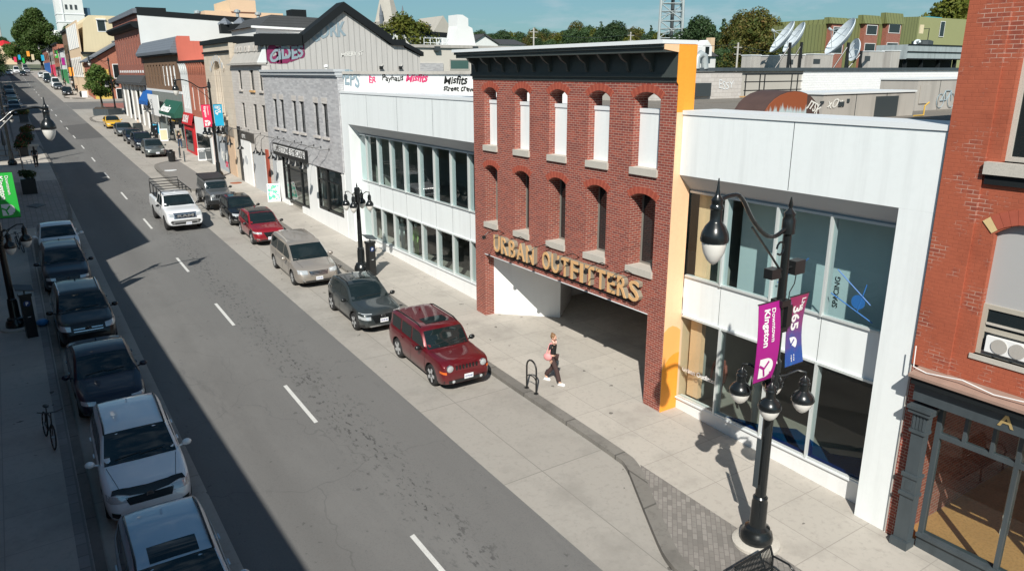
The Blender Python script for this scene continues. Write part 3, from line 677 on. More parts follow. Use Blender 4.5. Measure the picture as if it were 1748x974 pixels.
# brick parapet lump visible through openings: rooftop hood behind facade
# things in the shop windows
mannequin(16.5, 13.45, .62, (plain('brown_coat', (.22, .07, .05), .8), plain('blue_cap', (.05, .2, .5), .7)), 'mannequin in brown jacket and blue cap in the window beside the orange wall')
mannequin(16.5, 12.1, .60, (plain('pale_coat', (.40, .42, .38), .8), M_['white_paint']), 'pale mannequin in the second lower window right of the orange wall')
mannequin(16.5, 35.0, 1.15, (plain('pale_dress', (.55, .62, .60), .8), M_['white_paint']), 'mannequin in pale clothes in the far lower windows of the left shop')
mannequin(16.5, 33.4, 1.12, (plain('green_top', (.25, .42, .12), .8), M_['white_paint']), 'mannequin in a green top in the lower windows of the left shop')
mannequin(16.5, 27.6, .98, (plain('yellow_top', (.55, .55, .05), .8), M_['white_paint']), 'mannequin in a yellow top in the lower window nearest the brick')
MB().box(15.95, 16.12, 13.78, 14.20, .9, 3.5).build('orange_column', M_['peach'], wr); MB().box(15.95, 16.12, 13.78, 14.20, 4.0, 7.1).build('orange_column', M_['peach'], wr)
MB().box(16.75, 16.85, 7.6, 13.3, 3.86, 7.18).build('pale_partition', M_['int_pale'], wr); MB().box(16.70, 16.745, 7.6, 13.2, 3.86, 4.35).build('dark_skirting', M_['int_dark'], wr)
spray(wr, 'SPACING', (16.74, 10.15, 4.6), (0, 0, 1), (0, 1, 0), .20, M_['grafk'], 0, .01, 1.0, 'board_lettering')
spray(wr, 'Urban Outfitters', (15.683, 14.2, 1.75), U, Zv, .20, M_['white'], 0, .02, 1.0, 'window_lettering')
# blue tape drawing on the upper window
tp = MB()
for a, b_ in (((15.682, 9.6, 5.9), (15.682, 8.7, 5.25)), ((15.682, 9.7, 5.3), (15.682, 8.6, 4.85)), ((15.682, 11.2, 5.2), (15.682, 10.4, 6.0)), ((15.682, 9.0, 5.0), (15.682, 8.85, 5.7))):
    tp.tube([a, b_], .016, 4)
tp.lathe([(.001, -.004), (.17, -.004), (.17, .004), (.001, .004)], (15.682, 9.0, 5.25), 20, axis='x')
tp.build('blue_window_drawing', plain('blue_vinyl', (.02, .12, .35), .5), wr)
tp = MB(); pts = [(12.6, .9), (8.2, .9), (8.2, 1.55), (9.2, 1.25), (10.2, 1.5), (11.3, 1.15), (11.25, 2.2), (11.1, 1.2), (12.0, 1.05)]
tp.prism(pts, 'x', 15.684, 15.688); tp.build('blue_window_film', glassmat('blue_film', (.12, .35, .6), .5), wr)

# ================================================================== OLD BRICK BUILDING right edge
ob = thing('old_brick_building', 'old orange red brick building at the right edge with a charcoal shopfront', 'building', (15, 4.5, gz(4.5)))
H2 = [(5.0, 6.13, 5.0, 7.42, 7.66), (4.9, 6.25, 8.75, 11.6, 11.6), (2.3, 3.6, 5.0, 7.42, 7.66), (2.3, 3.6, 8.75, 11.6, 11.6)]
m_ = MB(); rectwall(m_, 'x', 15.0, 15.35, .5, 7.24, 4.40, 15.5, H2); m_.box(15.351, 30, .5, 7.24, 4.0, 15.5); m_.build('brick_wall', M_['brick_old'], ob)
MB().box(14.95, 14.999, 6.50, 7.24, 4.42, 15.4).build('corner_pilaster', M_['brick_old'], ob)
MB().box(15.0, 15.35, 7.0, 7.24, -.3, 4.40).build('corner_brickwork', M_['brick'], ob)
for a, b_ in ((4.9, 6.25), (2.3, 3.6)):
    MB().box(14.86, 15.2, a-.12, b_+.22, 8.52, 8.75).build('stone_sill', M_['sill'], ob)
    MB().box(14.93, 15.0, a-.10, b_+.2, 8.33, 8.519).build('modelled_sill_shadow', M_['roof_black'], ob)  # black strip modelled in as the shadow below the stone sill
    f = sash(ob, 15.16, a+.001, b_-.001, 8.76, 11.59, M_['sill'], M_['dark_glass'], .09)
    cm_ = MB()
    for i in range(10): cm_.box(15.18, 15.186, a+.12+i*.1, a+.19+i*.1, 8.9, 11.4)
    MB().tube([(15.27, b_-.25-.07*math.sin(i), 9+.1*i) for i in range(24)], .05, 6).build('curtain', M_['cap'], f)
for a, b_ in ((5.0, 6.13), (2.3, 3.6)):
    v = vousso(15.0, a-.01, b_+.01, 7.42, 7.66, .28, 11, .02); v.m = [1 if (i//6) in (0, 5, 10) else 0 for i in range(len(v.m))]
    v.build('window_arch', [M_['arch_b'], pmat('yellow_sandstone', (.62, .47, .24), .85, .1, 4)], ob)
    MB().box(15.14, 15.20, a, b_, 6.02, 7.75).build('grey_blind_panel', pmat('grey_panel', (.40, .40, .40), .7, .04, .8), ob)
    MB().box(14.97, 15.2, a-.05, b_+.05, 4.90, 5.0).build('window_ledge', M_['sill'], ob)
    f = sash(ob, 15.10, a+.001, b_-.001, 5.0, 6.02, pmat('beige_frame', (.42, .39, .33), .6, .05, 2), M_['dark_glass'], .09)
    MB().box(15.09, 15.13, a+.1, b_-.1, 5.62, 5.66).build('glazing_bar', M_['sill'], f)
ac = thing('window_fan', 'white twin window fan set in the arched window of the old brick building', 'fan', (15.1, 5.6, 5.1))
MB().box(15.03, 15.10, 5.15, 5.95, 5.10, 5.42).build('fan_housing', M_['white_paint'], ac)
for yy in (5.38, 5.70):
    MB().lathe([(.13, -.012), (.145, -.012), (.145, .01), (.13, .01)], (15.025, yy, 5.26), 20, axis='x').build('fan_ring', M_['hvac'], ac)
    g = MB()
    for r_ in (.03, .06, .09, .12): g.lathe([(r_-.004, -.004), (r_+.004, -.004), (r_+.004, .004), (r_-.004, .004)], (15.02, yy, 5.26), 18, axis='x')
    g.build('fan_grille', M_['hvac'], ac)
# shopfront
MB().box(14.96, 15.34, .5, 7.0, 4.20, 4.40).build('rough_lintel', pmat('brown_lintel', (.20, .155, .125), .9, .2, 4), ob)
MB().prism([(14.56, 4.28), (14.98, 4.33), (14.98, 4.42), (14.56, 4.34)], 'y', .5, 7.08).build('shop_cornice', pmat('weathered_pink_ledge', (.30, .20, .16), .85, .2, 3), ob)
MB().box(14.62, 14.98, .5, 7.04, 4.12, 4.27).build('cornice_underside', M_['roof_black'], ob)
MB().box(14.78, 15.2, .5, 7.02, 3.72, 4.12).build('shop_fascia', M_['charcoal'], ob)
spray(ob, 'A', AX(1703, 724, 14.965)-Vector((.20, .10, 0)), U, Zv, .36, M_['gold'], 0, .02, 1.1, 'gold_letter')
cp = MB()
cp.box(14.72, 15.05, 6.62, 7.0, -.2, .42); cp.box(14.78, 15.02, 6.66, 6.96, .42, 1.5); cp.box(14.74, 15.03, 6.63, 6.99, 1.5, 1.58)
cp.box(14.77, 15.02, 6.66, 6.96, 1.58, 1.95); cp.box(14.74, 15.03, 6.63, 6.99, 1.95, 2.03); cp.box(14.76, 14.79, 6.74, 6.88, 1.66, 1.86)
cp.box(14.79, 15.01, 6.68, 6.94, 2.03, 3.0)
cp.box(14.75, 15.02, 6.64, 6.98, 3.0, 3.07); cp.box(14.77, 15.02, 6.66, 6.96, 3.07, 3.45); cp.box(14.70, 15.03, 6.58, 7.04, 3.45, 3.55); cp.box(14.66, 15.04, 6.55, 7.06, 3.55, 3.62)
for i in range(4): cp.box(14.755, 14.77, 6.68+i*.07, 6.72+i*.07, 3.1, 3.42)
cp.build('cast_iron_column', M_['charcoal'], ob)
sf = MB()
for a, c in ((6.52, 6.62), (5.0, 5.08), (3.2, 3.3)): sf.box(15.12, 15.26, a, c, .5, 3.72)
sf.box(15.1, 15.28, .5, 6.62, .18, .52); sf.box(15.04, 15.3, .5, 6.62, .52, .60); sf.box(15.124, 15.256, .5, 6.519, 2.92, 3.02)
for yv in (6.05, 5.52, 4.55, 4.1): sf.box(15.13, 15.25, yv-.035, yv+.035, 3.02, 3.72)
f = sf.build('shopfront_frame', M_['charcoal'], ob)
MB().poly([(15.185, .6, .58), (15.185, 6.55, .58), (15.185, 6.55, 3.72), (15.185, .6, 3.72)]).build('pane', M_['glass'], f)
MB().box(15.3, 21, .5, 7.0, .10, .30).build('shop_floor', M_['floor_wood'], ob)
MB().box(15.28, 21, 6.99, 7.1, .1, 4.1).build('bare_brick_side', M_['brick_far'], ob)
MB().box(20.9, 21, .5, 7, .1, 4.1).build('rear_wall', M_['int_mid'], ob); MB().box(15.3, 21, .5, 7, 4.05, 4.15).build('shop_ceiling', M_['int_mid'], ob)
for (x, y_) in ((17.0, 5.6), (17.3, 5.2), (18.5, 4.2)): MB().box(x, x+.13, y_, y_+.13, .3, 4.05).build('timber_post', M_['conc'], ob)
for o_ in (ob, ac): o_.location += Vector((.20, .10, 0))
cb = MB().tube([(14.94, 7.2, 4.9), (14.93, 7.18, 4.45), (14.92, 6.9, 4.40), (14.9, 6.2, 4.50), (14.88, 5.6, 4.42), (14.88, 4.8, 4.5), (14.9, 3.0, 4.45)], .012, 6).build('cable', M_['white_paint'], ob)
MB().tube([(15.19, 7.36, .3), (15.19, 7.36, 9.2)], .015, 6).build('conduit', M_['hvac'], ob)
# ================================================================== STREET ROW on the right, going away
def gwin(parent, x, ya, yb, za, zb, frame, lintel=None, sillm=None, name='window', glass=None):
    """window set into a wall whose face is at x; drawn as a recess box with frame and pane"""
    f = sash(parent, x-.012, ya, yb, za, zb, frame, glass, min(.07, (yb-ya)*.12), True, name, .05)
    if lintel: MB().box(x-.03, x+.05, ya-.08, yb+.08, zb+.01, zb+.28).build('lintel', lintel, parent)
    if sillm: MB().box(x-.09, x+.05, ya-.08, yb+.08, za-.13, za-.01).build('window_sill', sillm, parent)
    return f
# ---- grey limestone building with the eyewear shop
gb = thing('grey_stone_building', 'grey rough stone building with six tall narrow windows above a black framed shop', 'building', (15, 46, gz(46)))
W6 = [(50.26, 51.06), (48.78, 49.61), (46.3, 47.09), (44.82, 45.70), (42.38, 43.16), (40.9, 41.72)]
m_ = MB(); rectwall(m_, 'x', 15.0, 15.3, 39.10, 52.95, 4.98, 10.12, [(a, b, 6.80, 8.65, 8.65) for a, b in W6]); m_.box(15.301, 30, 39.10, 52.95, 4.9, 10.1)
m_.build('stone_wall', M_['grey_stone'], gb)
for a, b in W6:
    sash(gb, 15.12, a+.002, b-.002, 6.802, 8.648, M_['black'], M_['dark_glass'], .05)
    MB().box(14.985, 15.1, a-.02, b+.02, 8.66, 8.98).build('lintel', M_['pale_stone'], gb)
    MB().box(14.90, 15.2, a-.1, b+.1, 6.66, 6.79).build('window_sill', M_['pale_stone'], gb)
c_ = MB(); c_.box(14.92, 15.3, 39.06, 52.97, 10.12, 10.2); c_.box(14.86, 15.3, 39.04, 52.97, 10.2, 10.38); c_.box(14.78, 15.5, 39.0, 52.99, 10.38, 10.52)
c_.build('cornice', M_['soffit'], gb)
MB().box(15.3, 30, 39.1, 52.95, 10.1, 10.3).build('flat_roof', M_['gravel'], gb)
# shopfront
for a, c in ((50.62, 51.72), (43.80, 45.40), (39.10, 39.55)): MB().box(15.06, 15.4, a, c, .2, 4.98).build('white_shop_pier', M_['white_paint'], gb)
sw = MB(); MB().box(15.06, 15.4, 39.55, 43.8, .2, 2.35).build('white_shop_plinth', M_['white_paint'], gb); sw.box(15.06, 15.4, 45.4, 46.9, .2, 2.0); sw.box(15.06, 15.4, 49.6, 50.62, .2, 2.0)
sw.build('white_shop_base', M_['white_paint'], gb)
MB().box(15.04, 15.12, 51.72, 52.6, .2, 4.98).build('grey_panel', M_['soffit'], gb)
fb = MB()
for a, c in ((50.50, 50.61), (49.5, 49.62), (46.8, 46.95), (45.42, 45.55), (43.66, 43.79), (42.05, 42.3), (39.56, 39.68)): fb.box(15.12, 15.26, a, c, 1.9, 4.97)
fb.box(15.12, 15.26, 39.6, 43.7, 2.35, 2.50); fb.box(15.13, 15.25, 39.68, 43.66, 4.85, 4.97); fb.box(15.13, 15.25, 45.5, 50.5, 4.85, 4.97); fb.box(15.14, 15.24, 39.68, 43.66, 4.15, 4.22); fb.box(15.14, 15.24, 45.55, 50.5, 4.15, 4.2); fb.box(15.12, 15.25, 45.5, 50.5, 2.0, 2.1)
f = fb.build('shopfront_frame', M_['black'], gb)
[MB().poly([(15.195, a, c), (15.195, b, c), (15.195, b, 4.95), (15.195, a, 4.95)]).build('pane', M_['glass'], f) for a, b, c in ((39.6, 43.75, 2.4), (45.45, 50.6, 2.05))]
MB().box(15.3, 20, 39.2, 52.5, 1.0, 1.9).build('shop_floor', M_['int_floor'], gb); MB().box(19.5, 19.7, 39.2, 52.5, 1.0, 4.9).build('rear_wall', M_['int_mid'], gb)
MB().box(16.6, 16.7, 39.7, 41.3, 1.9, 4.8).build('white_display_wall', M_['int_pale'], gb)
MB().box(16.56, 16.59, 40.0, 41.0, 2.9, 4.2).build('poster', pmat('orange_portrait', (.45, .08, .03), .6, .5, 3), gb)
for i in range(5): MB().box(17.5, 17.9, 46.0+i*.8, 46.4+i*.8, 1.9, 2.9+.3*(i % 3)).build('display_shelf', M_['int_pale'], gb)
sb = thing('shop_sign', 'black and white sign board LINDSEY ROSE EYEWEAR on the grey stone shop', 'sign', (14.9, 48, 5.4))
MB().box(14.84, 14.98, 44.8, 51.55, 4.98, 5.76).build('board', M_['black'], sb)
MB().box(14.83, 14.845, 45.0, 51.35, 5.22, 5.66).build('white_face', M_['white'], sb)
tm = text_mb('LIMESTONE EYECARE', .45, .01, bold=0); xs = [p[0] for p in tm.v]; k = 6.1/(max(xs)-min(xs)); tm.v = [(p[0]*k, p[1]*1.15, p[2]) for p in tm.v]
place(tm, (14.822, 51.2, 5.26), U, Zv).build('sign_letters', M_['black'], sb)
sb['label'] = 'black framed white sign board LIMESTONE EYECARE on the grey stone shop'
def gooseneck(y, z, label, drop=.95, x0=15.0):
    t = thing('gooseneck_lamp', label, 'lamp', (x0, y, z), 'black gooseneck lamps over the shopfronts')
    path = [(x0-.0, y, z), (x0-.45, y+.25, z-.05), (x0-.8, y+.55, z+.12), (x0-1.05, y+.75, z+.12), (x0-1.25, y+.9, z-.1), (x0-1.28, y+.95, z-.5), (x0-1.28, y+.95, z-drop+.25)]
    MB().tube(path, .016, 6).build('arm', M_['black'], t); MB().lathe([(.06, -.02), (.06, .02)], (x0-.01, y, z), 8, axis='x').build('wall_plate', M_['black'], t)
    MB().lathe([(.05, .28), (.06, .12), (.24, -.04), (.25, -.10), (.02, -.08)], (x0-1.28, y+.95, z-drop), 12).build('shade', M_['black'], t, smooth=50)
for (px_, py_, lb) in ((562, 255, 'gooseneck lamp nearest the white shop, over the second shop window'), (548, 251, 'second gooseneck lamp from the white shop block'), (536, 248, 'gooseneck lamp over the right end of the eyecare sign'), (515, 243, 'gooseneck lamp over the letters CARE'), (503, 241, 'gooseneck lamp right of the middle of the eyecare sign'), (485, 236, 'gooseneck lamp over the left half of the eyecare sign'), (474, 234, 'gooseneck lamp at the left end of the eyecare sign'), (445, 228, 'gooseneck lamp over the white shop door panel'), (425, 222, 'gooseneck lamp above the black door'), (412, 219, 'gooseneck lamp furthest left over the pale stone shop')):
    p = AX(px_, py_, 15.0); gooseneck(p.y, p.z, lb, 1.0)
# ---- pale stone building with grey metal mansard
pb = thing('pale_stone_building', 'pale painted stone building with grey metal mansard roof and six narrow windows', 'building', (15, 57, gz(57)))
WP = [(58.5, 59.35), (55.2, 56.2), (53.15, 53.95)]
m_ = MB(); rectwall(m_, 'x', 15.0, 15.3, 52.96, 61.3, 1.2, 10.95, [(a, b, 9.12, 10.50, 10.50) for a, b in WP]+[(a-.1, b-.1 if a > 54 else b, 6.30, 8.15, 8.15) for a, b in WP]); m_.box(15.301, 15.6, 52.96, 61.3, 1, 10.9)
m_.build('stone_wall', M_['pale_stone'], pb)
for i, (a, b) in enumerate(WP):
    sash(pb, 15.12, a+.002, b-.002, 9.122, 10.498, M_['black'], None, .05)
    sash(pb, 15.12, a-.098, (b-.102 if a > 54 else b-.002), 6.302, 8.148, M_['black'], None, .05)
    MB().box(14.88, 15.15, a-.1, b+.1, 8.98, 9.11).build('window_sill', M_['pale_stone'] if i != 1 else M_['wood'], pb)
mm = MB(); mm.prism([(14.9, 11.0), (15.35, 11.75), (15.30, 11.8), (15.45, 12.42), (16.0, 12.42), (16.0, 11.0)], 'y', 53.3, 61.2); mm.build('mansard', M_['hvac'], pb)
mm = MB()
for i in range(6):
    y = 54.6+i*1.15-(.25 if i % 2 else 0); mm.obox((15.30, y, 12.0), (.04, 0, .15), (0, .05, 0), (-.01, 0, .02))
    mm.box(15.22, 15.40, y-.05, y+.05, 11.78, 12.22)
mm.build('snow_guard', M_['pale_stone'], pb)
MB().box(14.7, 15.3, 52.9, 61.3, 10.86, 10.98).build('gutter', M_['hvac'], pb)
MB().prism([(14.78, 10.99), (15.38, 12.2), (15.38, 10.99)], 'y', 52.98, 53.28).build('gable_end', M_['far_white'], pb)
MB().box(14.92, 15.0, 57.7, 60.3, 1.2, 5.35).build('white_door_panel', M_['white_paint'], pb); MB().box(14.90, 15.0, 56.6, 60.4, 5.36, 6.0).build('dark_fascia', pmat('brown_fascia', (.06, .055, .05), .6, .1, 2), pb)
MB().box(14.93, 15.0, 60.4, 61.2, 1.2, 6.3).build('black_door', M_['black'], pb)
MB().box(14.95, 15.0, 54.2, 57.2, 1.2, 4.6).build('grey_wall_patch', M_['soffit'], pb); MB().box(14.9, 15.0, 53.2, 53.75, 1.2, 5.1).build('red_strip', M_['red'] if False else pmat('brick_red_paint', (.35, .07, .04), .7, .1, 2), pb)
mb = MB(); mb.prism([(59.1+.42*math.cos(a*.3142), 3.85+.34*math.sin(a*.3142)) for a in range(20)], 'x', 14.90, 14.919); mb.build('oval_plaque', M_['soffit'], pb)
spray(pb, 'OPTX', (14.89, 59.7, 5.5), U, Zv, .42, M_['white'], 0, .01, .9, 'sign_letters')
# ---- beige stone bank with tall arched window
bb = thing('beige_stone_building', 'beige cut stone building with one tall arched window and black parapet', 'building', (15, 66, gz(66)))
m_ = MB(); rectwall(m_, 'x', 15.0, 15.35, 61.32, 70.2, 1.5, 12.55, [(64.7, 66.9, 6.9, 10.5, 11.35)]); m_.box(15.351, 30, 61.32, 70.2, 1.5, 12.5); m_.build('stone_wall', M_['beige_stone'], bb)
f = sash(bb, 15.2, 64.9, 66.7, 6.92, 10.6, M_['beige_stone'], None, .2)
bm_ = MB()
for y in (64.75, 65.5, 66.1, 66.85): bm_.lathe([(.14, 0), (.11, .1), (.10, 3.4), (.16, 3.6)], (15.05, y, 6.95), 8)
bm_.build('window_column', M_['beige_stone'], bb, smooth=40)
v = vousso(15.0, 63.7, 67.9, 10.35, 11.25, .45, 14, .04); v.build('arch_hood', [M_['soffit'], M_['beige_stone']], bb)
MB().box(14.80, 15.1, 63.9, 67.6, 6.62, 6.88).build('balcony_ledge', M_['beige_stone'], bb); MB().box(14.85, 15.1, 61.34, 70.1, 11.85, 12.0).build('string_course', M_['roof_black'], bb)
MB().box(14.8, 15.6, 61.3, 70.25, 12.56, 12.9).build('parapet_cap', M_['roof_black'], bb); MB().box(15.6, 30, 61.3, 70.25, 12.4, 13.05).build('black_roof_edge', M_['roof_black'], bb)
MB().box(14.9, 15.0, 62.5, 69.9, 5.35, 6.1).build('brown_fascia', pmat('stained_fascia', (.22, .19, .16), .8, .2, 2), bb)
spray(bb, 'CAMERA KI', (14.89, 68.6, 5.48), U, Zv, .78, M_['cap'], 0, .01, 1.15, 'sign_letters')
MB().box(14.94, 15.0, 65.0, 69.9, 1.6, 5.34).build('grey_hoarding', pmat('blue_grey_hoarding', (.36, .39, .42), .7, .12, 1, streak=.2), bb)
MB().box(14.94, 15.0, 62.6, 64.9, 1.6, 5.34).build('peach_panel', pmat('dusty_peach', (.55, .40, .28), .8, .1, 1), bb)
spray(bb, 'Kiss', (14.93, 67.4, 3.2), U, Zv, 1.2, M_['grafw'], .2, .03); spray(bb, 'ox', (14.928, 66.2, 2.6), U, Zv, .9, M_['pinkred'], .2, .02)
# ---- red and white narrow building
rb = thing('orange_brick_building', 'narrow orange brick and white building with arcaded cornice between beige stone and brown brick', 'building', (15, 76, gz(76)))
WR = [(73.9, 74.6), (76.2, 77.0)]
m_ = MB(); rectwall(m_, 'x', 15.0, 15.3, 70.22, 77.9, 1.5, 11.2, [(a, b, 6.9, 9.1, 9.1) for a, b in WR]+[(71.3, 72.1, 6.9, 9.1, 9.1)]); m_.build('brick_wall', M_['brick_house'], rb)
for a, b in WR+[(71.3, 72.1)]: sash(rb, 15.1, a+.002, b-.002, 6.902, 9.098, M_['white_paint'], None, .1)
m_ = MB(); m_.box(15.0, 15.3, 77.91, 81.45, 1.5, 11.2); m_.box(15.301, 30, 70.22, 81.45, 1.5, 11.2); m_.build('white_wall', M_['far_white'], rb)
for y0_ in (78.5, 80.0): sash(rb, 14.98, y0_, y0_+.8, 6.9, 9.1, M_['white_paint'], M_['int_pale'], .08)
a_ = MB(); a_.box(14.8, 15.35, 70.2, 81.5, 11.2, 11.42); a_.build('cornice', M_['roof_black'], rb)
for i in range(12): y = 70.7+i*.92; MB().prism([(14.95, 10.2), (14.8, 11.18), (15.0, 11.18)], 'y', y, y+.3).build('corbel', M_['brick_house'] if y < 77.7 else M_['far_white'], rb)
MB().box(14.9, 15.0, 70.3, 76.8, 1.6, 6.3).build('white_shop_panel', M_['far_white'], rb); MB().box(14.85, 14.92, 71, 76.3, 2.3, 4.8).build('shop_window', M_['dark_glass'], rb)
rs = thing('red_shopfront', 'small bright red shopfront with slanted red sign in the orange brick building', 'shopfront', (14.9, 79, gz(79)))
MB().box(14.72, 15.0, 77.0, 81.2, 1.6, 5.6).build('red_frame', M_['red'], rs); MB().box(14.70, 14.73, 77.6, 80.7, 2.9, 4.9).build('shop_window', M_['dark_glass'], rs)
MB().obox((14.68, 78.9, 6.0), (.0, 2.2, 0), (.15, 0, .55), (.03, 0, -.01)).build('red_sign', M_['red'], rs)
spray(rs, 'SUSHI', (14.53, 80.7, 5.68), U, (.26, 0, .96), .95, M_['white'], 0, .03, 1.0, 'sign_letters')
# ---- brown brick building with slate mansard cornice
eb = thing('brown_brick_building', 'brown brick building with blue grey slate cornice and salmon painted side wall', 'building', (15, 92, gz(92)))
m_ = MB(); WE = [(84+i*2.0, 84.9+i*2.0, 8.95, 11.0, 11.2) for i in range(9)]
rectwall(m_, 'x', 15.0, 15.3, 81.5, 103.4, 8.5, 12.2, WE); m_.box(15.301, 30, 81.62, 103.4, 1.5, 12.2); m_.build('brick_wall', M_['brick_brown'], eb)
for i, h in enumerate(WE): sash(eb, 15.04, h[0]+.002, h[1]-.002, 8.952, 11.0, M_['white_paint'] if i < 4 else M_['brick_brown'], M_['white_paint'] if i < 3 else None, .1)
MB().prism([(14.4, 12.2), (14.35, 12.5), (15.1, 13.75), (16.2, 13.75), (16.2, 12.2)], 'y', 81.7, 104.2).build('slate_cornice', M_['slate'], eb)
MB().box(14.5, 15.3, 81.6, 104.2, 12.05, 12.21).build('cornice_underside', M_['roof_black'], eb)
MB().prism([(15.0, 1.5), (15.0, 13.55), (15.15, 13.8), (16.3, 13.8), (16.3, 13.35), (40, 13.1), (40, 1.5)], 'y', 81.48, 81.72).build('salmon_side_wall', M_['pink'], eb)
MB().box(14.93, 15.0, 81.5, 103.4, 8.25, 8.5).build('pale_sill_band', M_['cap'], eb); MB().box(14.96, 15.0, 81.8, 103.3, 1.5, 8.24).build('grey_green_front', pmat('grey_green_cladding', (.20, .22, .21), .7, .12, .8, streak=.2), eb)
for y0_, y1_ in ((83, 86), (87, 91), (97, 99.5), (100.2, 102.8)): MB().box(14.93, 14.97, y0_, y1_, 2.6, 5.4).build('shop_window', M_['dark_glass'], eb)
def awning(name, label, y0, y1, zt, zb, out_, mat):
    t = thing(name, label, 'awning', (14.95, (y0+y1)/2, zb)); MB().prism([(14.95, zt), (14.95-out_, zb), (14.95-out_, zb-.45), (14.95, zb-.4)], 'y', y0, y1).build('canvas', mat, t); return t
aw = awning('shop_awning', 'dark green shop awning with white leaf pattern and letters', 82.0, 90.8, 7.5, 6.35, .9, M_['green_awn'])
tm = merge(text_mb('Atomica', 1.25, .02, bold=.03, sx=1.25)); place(tm, (14.02, 90.2, 6.38), U, (.9, 0, 1.15)).build('awning_letters', M_['white'], aw)
for q in (1.0, 2.7, 4.4, 6.1): MB().box(14.02, 14.045, 83+q, 84.9+q, 5.85, 6.0).build('valance_patch', M_['white'], aw)
aw = awning('shop_awning', 'blue shop awning at the foot of the tall brick building', 99.6, 105.5, 8.3, 7.0, .8, M_['blue_awn'])
ws = thing('shop_sign', 'white rectangular sign board between the blue and green awnings', 'sign', (14.3, 95, 6.5)); MB().box(14.3, 14.4, 92.2, 99.0, 5.6, 7.9).build('board', M_['white_paint'], ws)
spray(ws, '= O', (14.29, 97.8, 6.9), U, Zv, .7, M_['hvac_dark'], 0, .01, 1.4, 'sign_marks')
# ---- tall red brick corner building
fb_ = thing('tall_brick_building', 'tall dark red brick corner building with heavy cornice and white side wall', 'building', (15, 115, gz(115)))
WF = [(105.3+i*2.35, 106.2+i*2.35, 11.3, 14.6, 14.95) for i in range(9)]
m_ = MB(); rectwall(m_, 'x', 15.0, 15.3, 103.42, 127.4, 8.8, 15.9, WF); m_.box(15.301, 55, 103.6, 127.4, 2, 15.9); m_.box(15.0, 15.3, 103.42, 127.4, 15.901, 17.2); m_.build('brick_wall', M_['brick_far'], fb_)
for h in WF: sash(fb_, 15.08, h[0]+.002, h[1]-.002, 11.302, 14.6, M_['brick_far'], M_['brick_far'], .1)
MB().prism([(14.1, 16.0), (14.4, 15.6), (14.95, 15.45), (14.95, 16.3), (14.2, 16.25)], 'y', 103.3, 128.2).build('cornice', M_['roof_black'], fb_)
MB().box(14.6, 15.6, 103.3, 127.9, 17.2, 17.75).build('parapet', M_['slate'], fb_)
for i in range(12): MB().box(14.93, 15.0, 104.2+i*1.9, 104.9+i*1.9, 10.3, 10.6).build('white_stone_band', M_['cap'], fb_)
MB().prism([(14.3, 8.8), (14.3, 9.1), (14.98, 10.0), (14.98, 8.8)], 'y', 103.5, 127.6).build('shop_cornice', M_['shingle'], fb_)
m_ = MB(); m_.box(15.0, 15.3, 103.5, 127.3, 2, 8.8); m_.build('shop_wall', M_['pale_stone'], fb_)
for i in range(6): MB().box(14.9, 15.0, 104.6+i*3.9, 105.4+i*3.9, 2.5, 8.7).build('pilaster', M_['white_paint'], fb_); MB().box(14.96, 15.0, 105.6+i*3.9, 107.9+i*3.9, 3.6, 8.0).build('shop_window', M_['dark_glass'] if i % 2 else M_['hvac'], fb_)
MB().prism([(15.0, 2), (15.0, 17.0), (60, 15.2), (60, 2)], 'y', 103.3, 103.58).build('white_side_wall', M_['far_white'], fb_)
MB().prism([(15.0, 17.0), (15.0, 17.9), (18.3, 17.9), (18.3, 17.5), (60, 15.9), (60, 15.2)], 'y', 103.25, 104.2).build('black_coping', M_['roof_black'], fb_)
for x, h in ((22.5, .6), (27.5, .9), (30.2, .7)): MB().lathe([(.22, 0), (.22, h), (.42, h+.1), (.42, h+.35), (.1, h+.5)], (x, 106, 16.9), 10).build('roof_vent', M_['galv'], fb_)
# ---- across the side street: brick house with gable, cream building and the far row
hg = thing('brick_gable_house', 'orange brick house with grey gable roof facing the small side street', 'house', (17, 170, gz(170)))
m_ = MB(); m_.prism([(14.6, 4), (14.6, 12.3), (20.5, 15.8), (26.4, 12.3), (26.4, 4)], 'y', 165, 176); m_.build('brick_wall', M_['brick_house'], hg)
rf = MB()
for s in (-1, 1): rf.obox((20.5+s*3.15, 170.2, 14.3), (3.5, 0, -s*2.05), (0, 5.9, 0), (s*.06, 0, .1))
rf.build('gable_roof', M_['slate'], hg)
def ywin(parent, y, xa, xb, za, zb, fr=None, glass=None):
    q = MB(); q.box(xa, xb, y-.04, y+.02, za, za+.12); q.box(xa, xb, y-.04, y+.02, zb-.12, zb); q.box(xa, xa+.12, y-.038, y+.02, za+.12, zb-.12); q.box(xb-.12, xb, y-.038, y+.02, za+.12, zb-.12)
    f = q.build('window', fr or M_['white_paint'], parent); MB().box(xa+.1, xb-.1, y-.02, y-.01, za+.1, zb-.1).build('pane', glass or M_['dark_glass'], f); return f
ywin(hg, 165, 18.4, 20.0, 9.2, 11.9); ywin(hg, 165, 18.4, 20.6, 5.0, 7.4)
MB().box(14.8, 17.6, 164.9, 165, 5.2, 10.9).build('yellow_panel', pmat('mustard_panel', (.60, .42, .10), .7, .05, 1), hg)
MB().box(14.5, 26, 164.85, 165, 8.3, 8.6).build('pale_band', M_['tan'], hg)
hc = thing('cream_building', 'large cream building with a single side window and white dormers behind the brick house', 'building', (18, 185, gz(185)))
m_ = MB(); m_.prism([(14.6, 4), (14.6, 14.2), (15.0, 14.2), (15.6, 20.0), (16.8, 21.3), (34, 21.3), (34, 4)], 'y', 176.5, 204); m_.build('cream_wall', M_['cream'], hc)
f = ywin(hc, 176.5, 18.0, 19.6, 18.2, 20.5); MB().box(17.9, 19.7, 176.1, 176.5, 20.5, 20.7).build('awning_hood', M_['white_paint'], f)
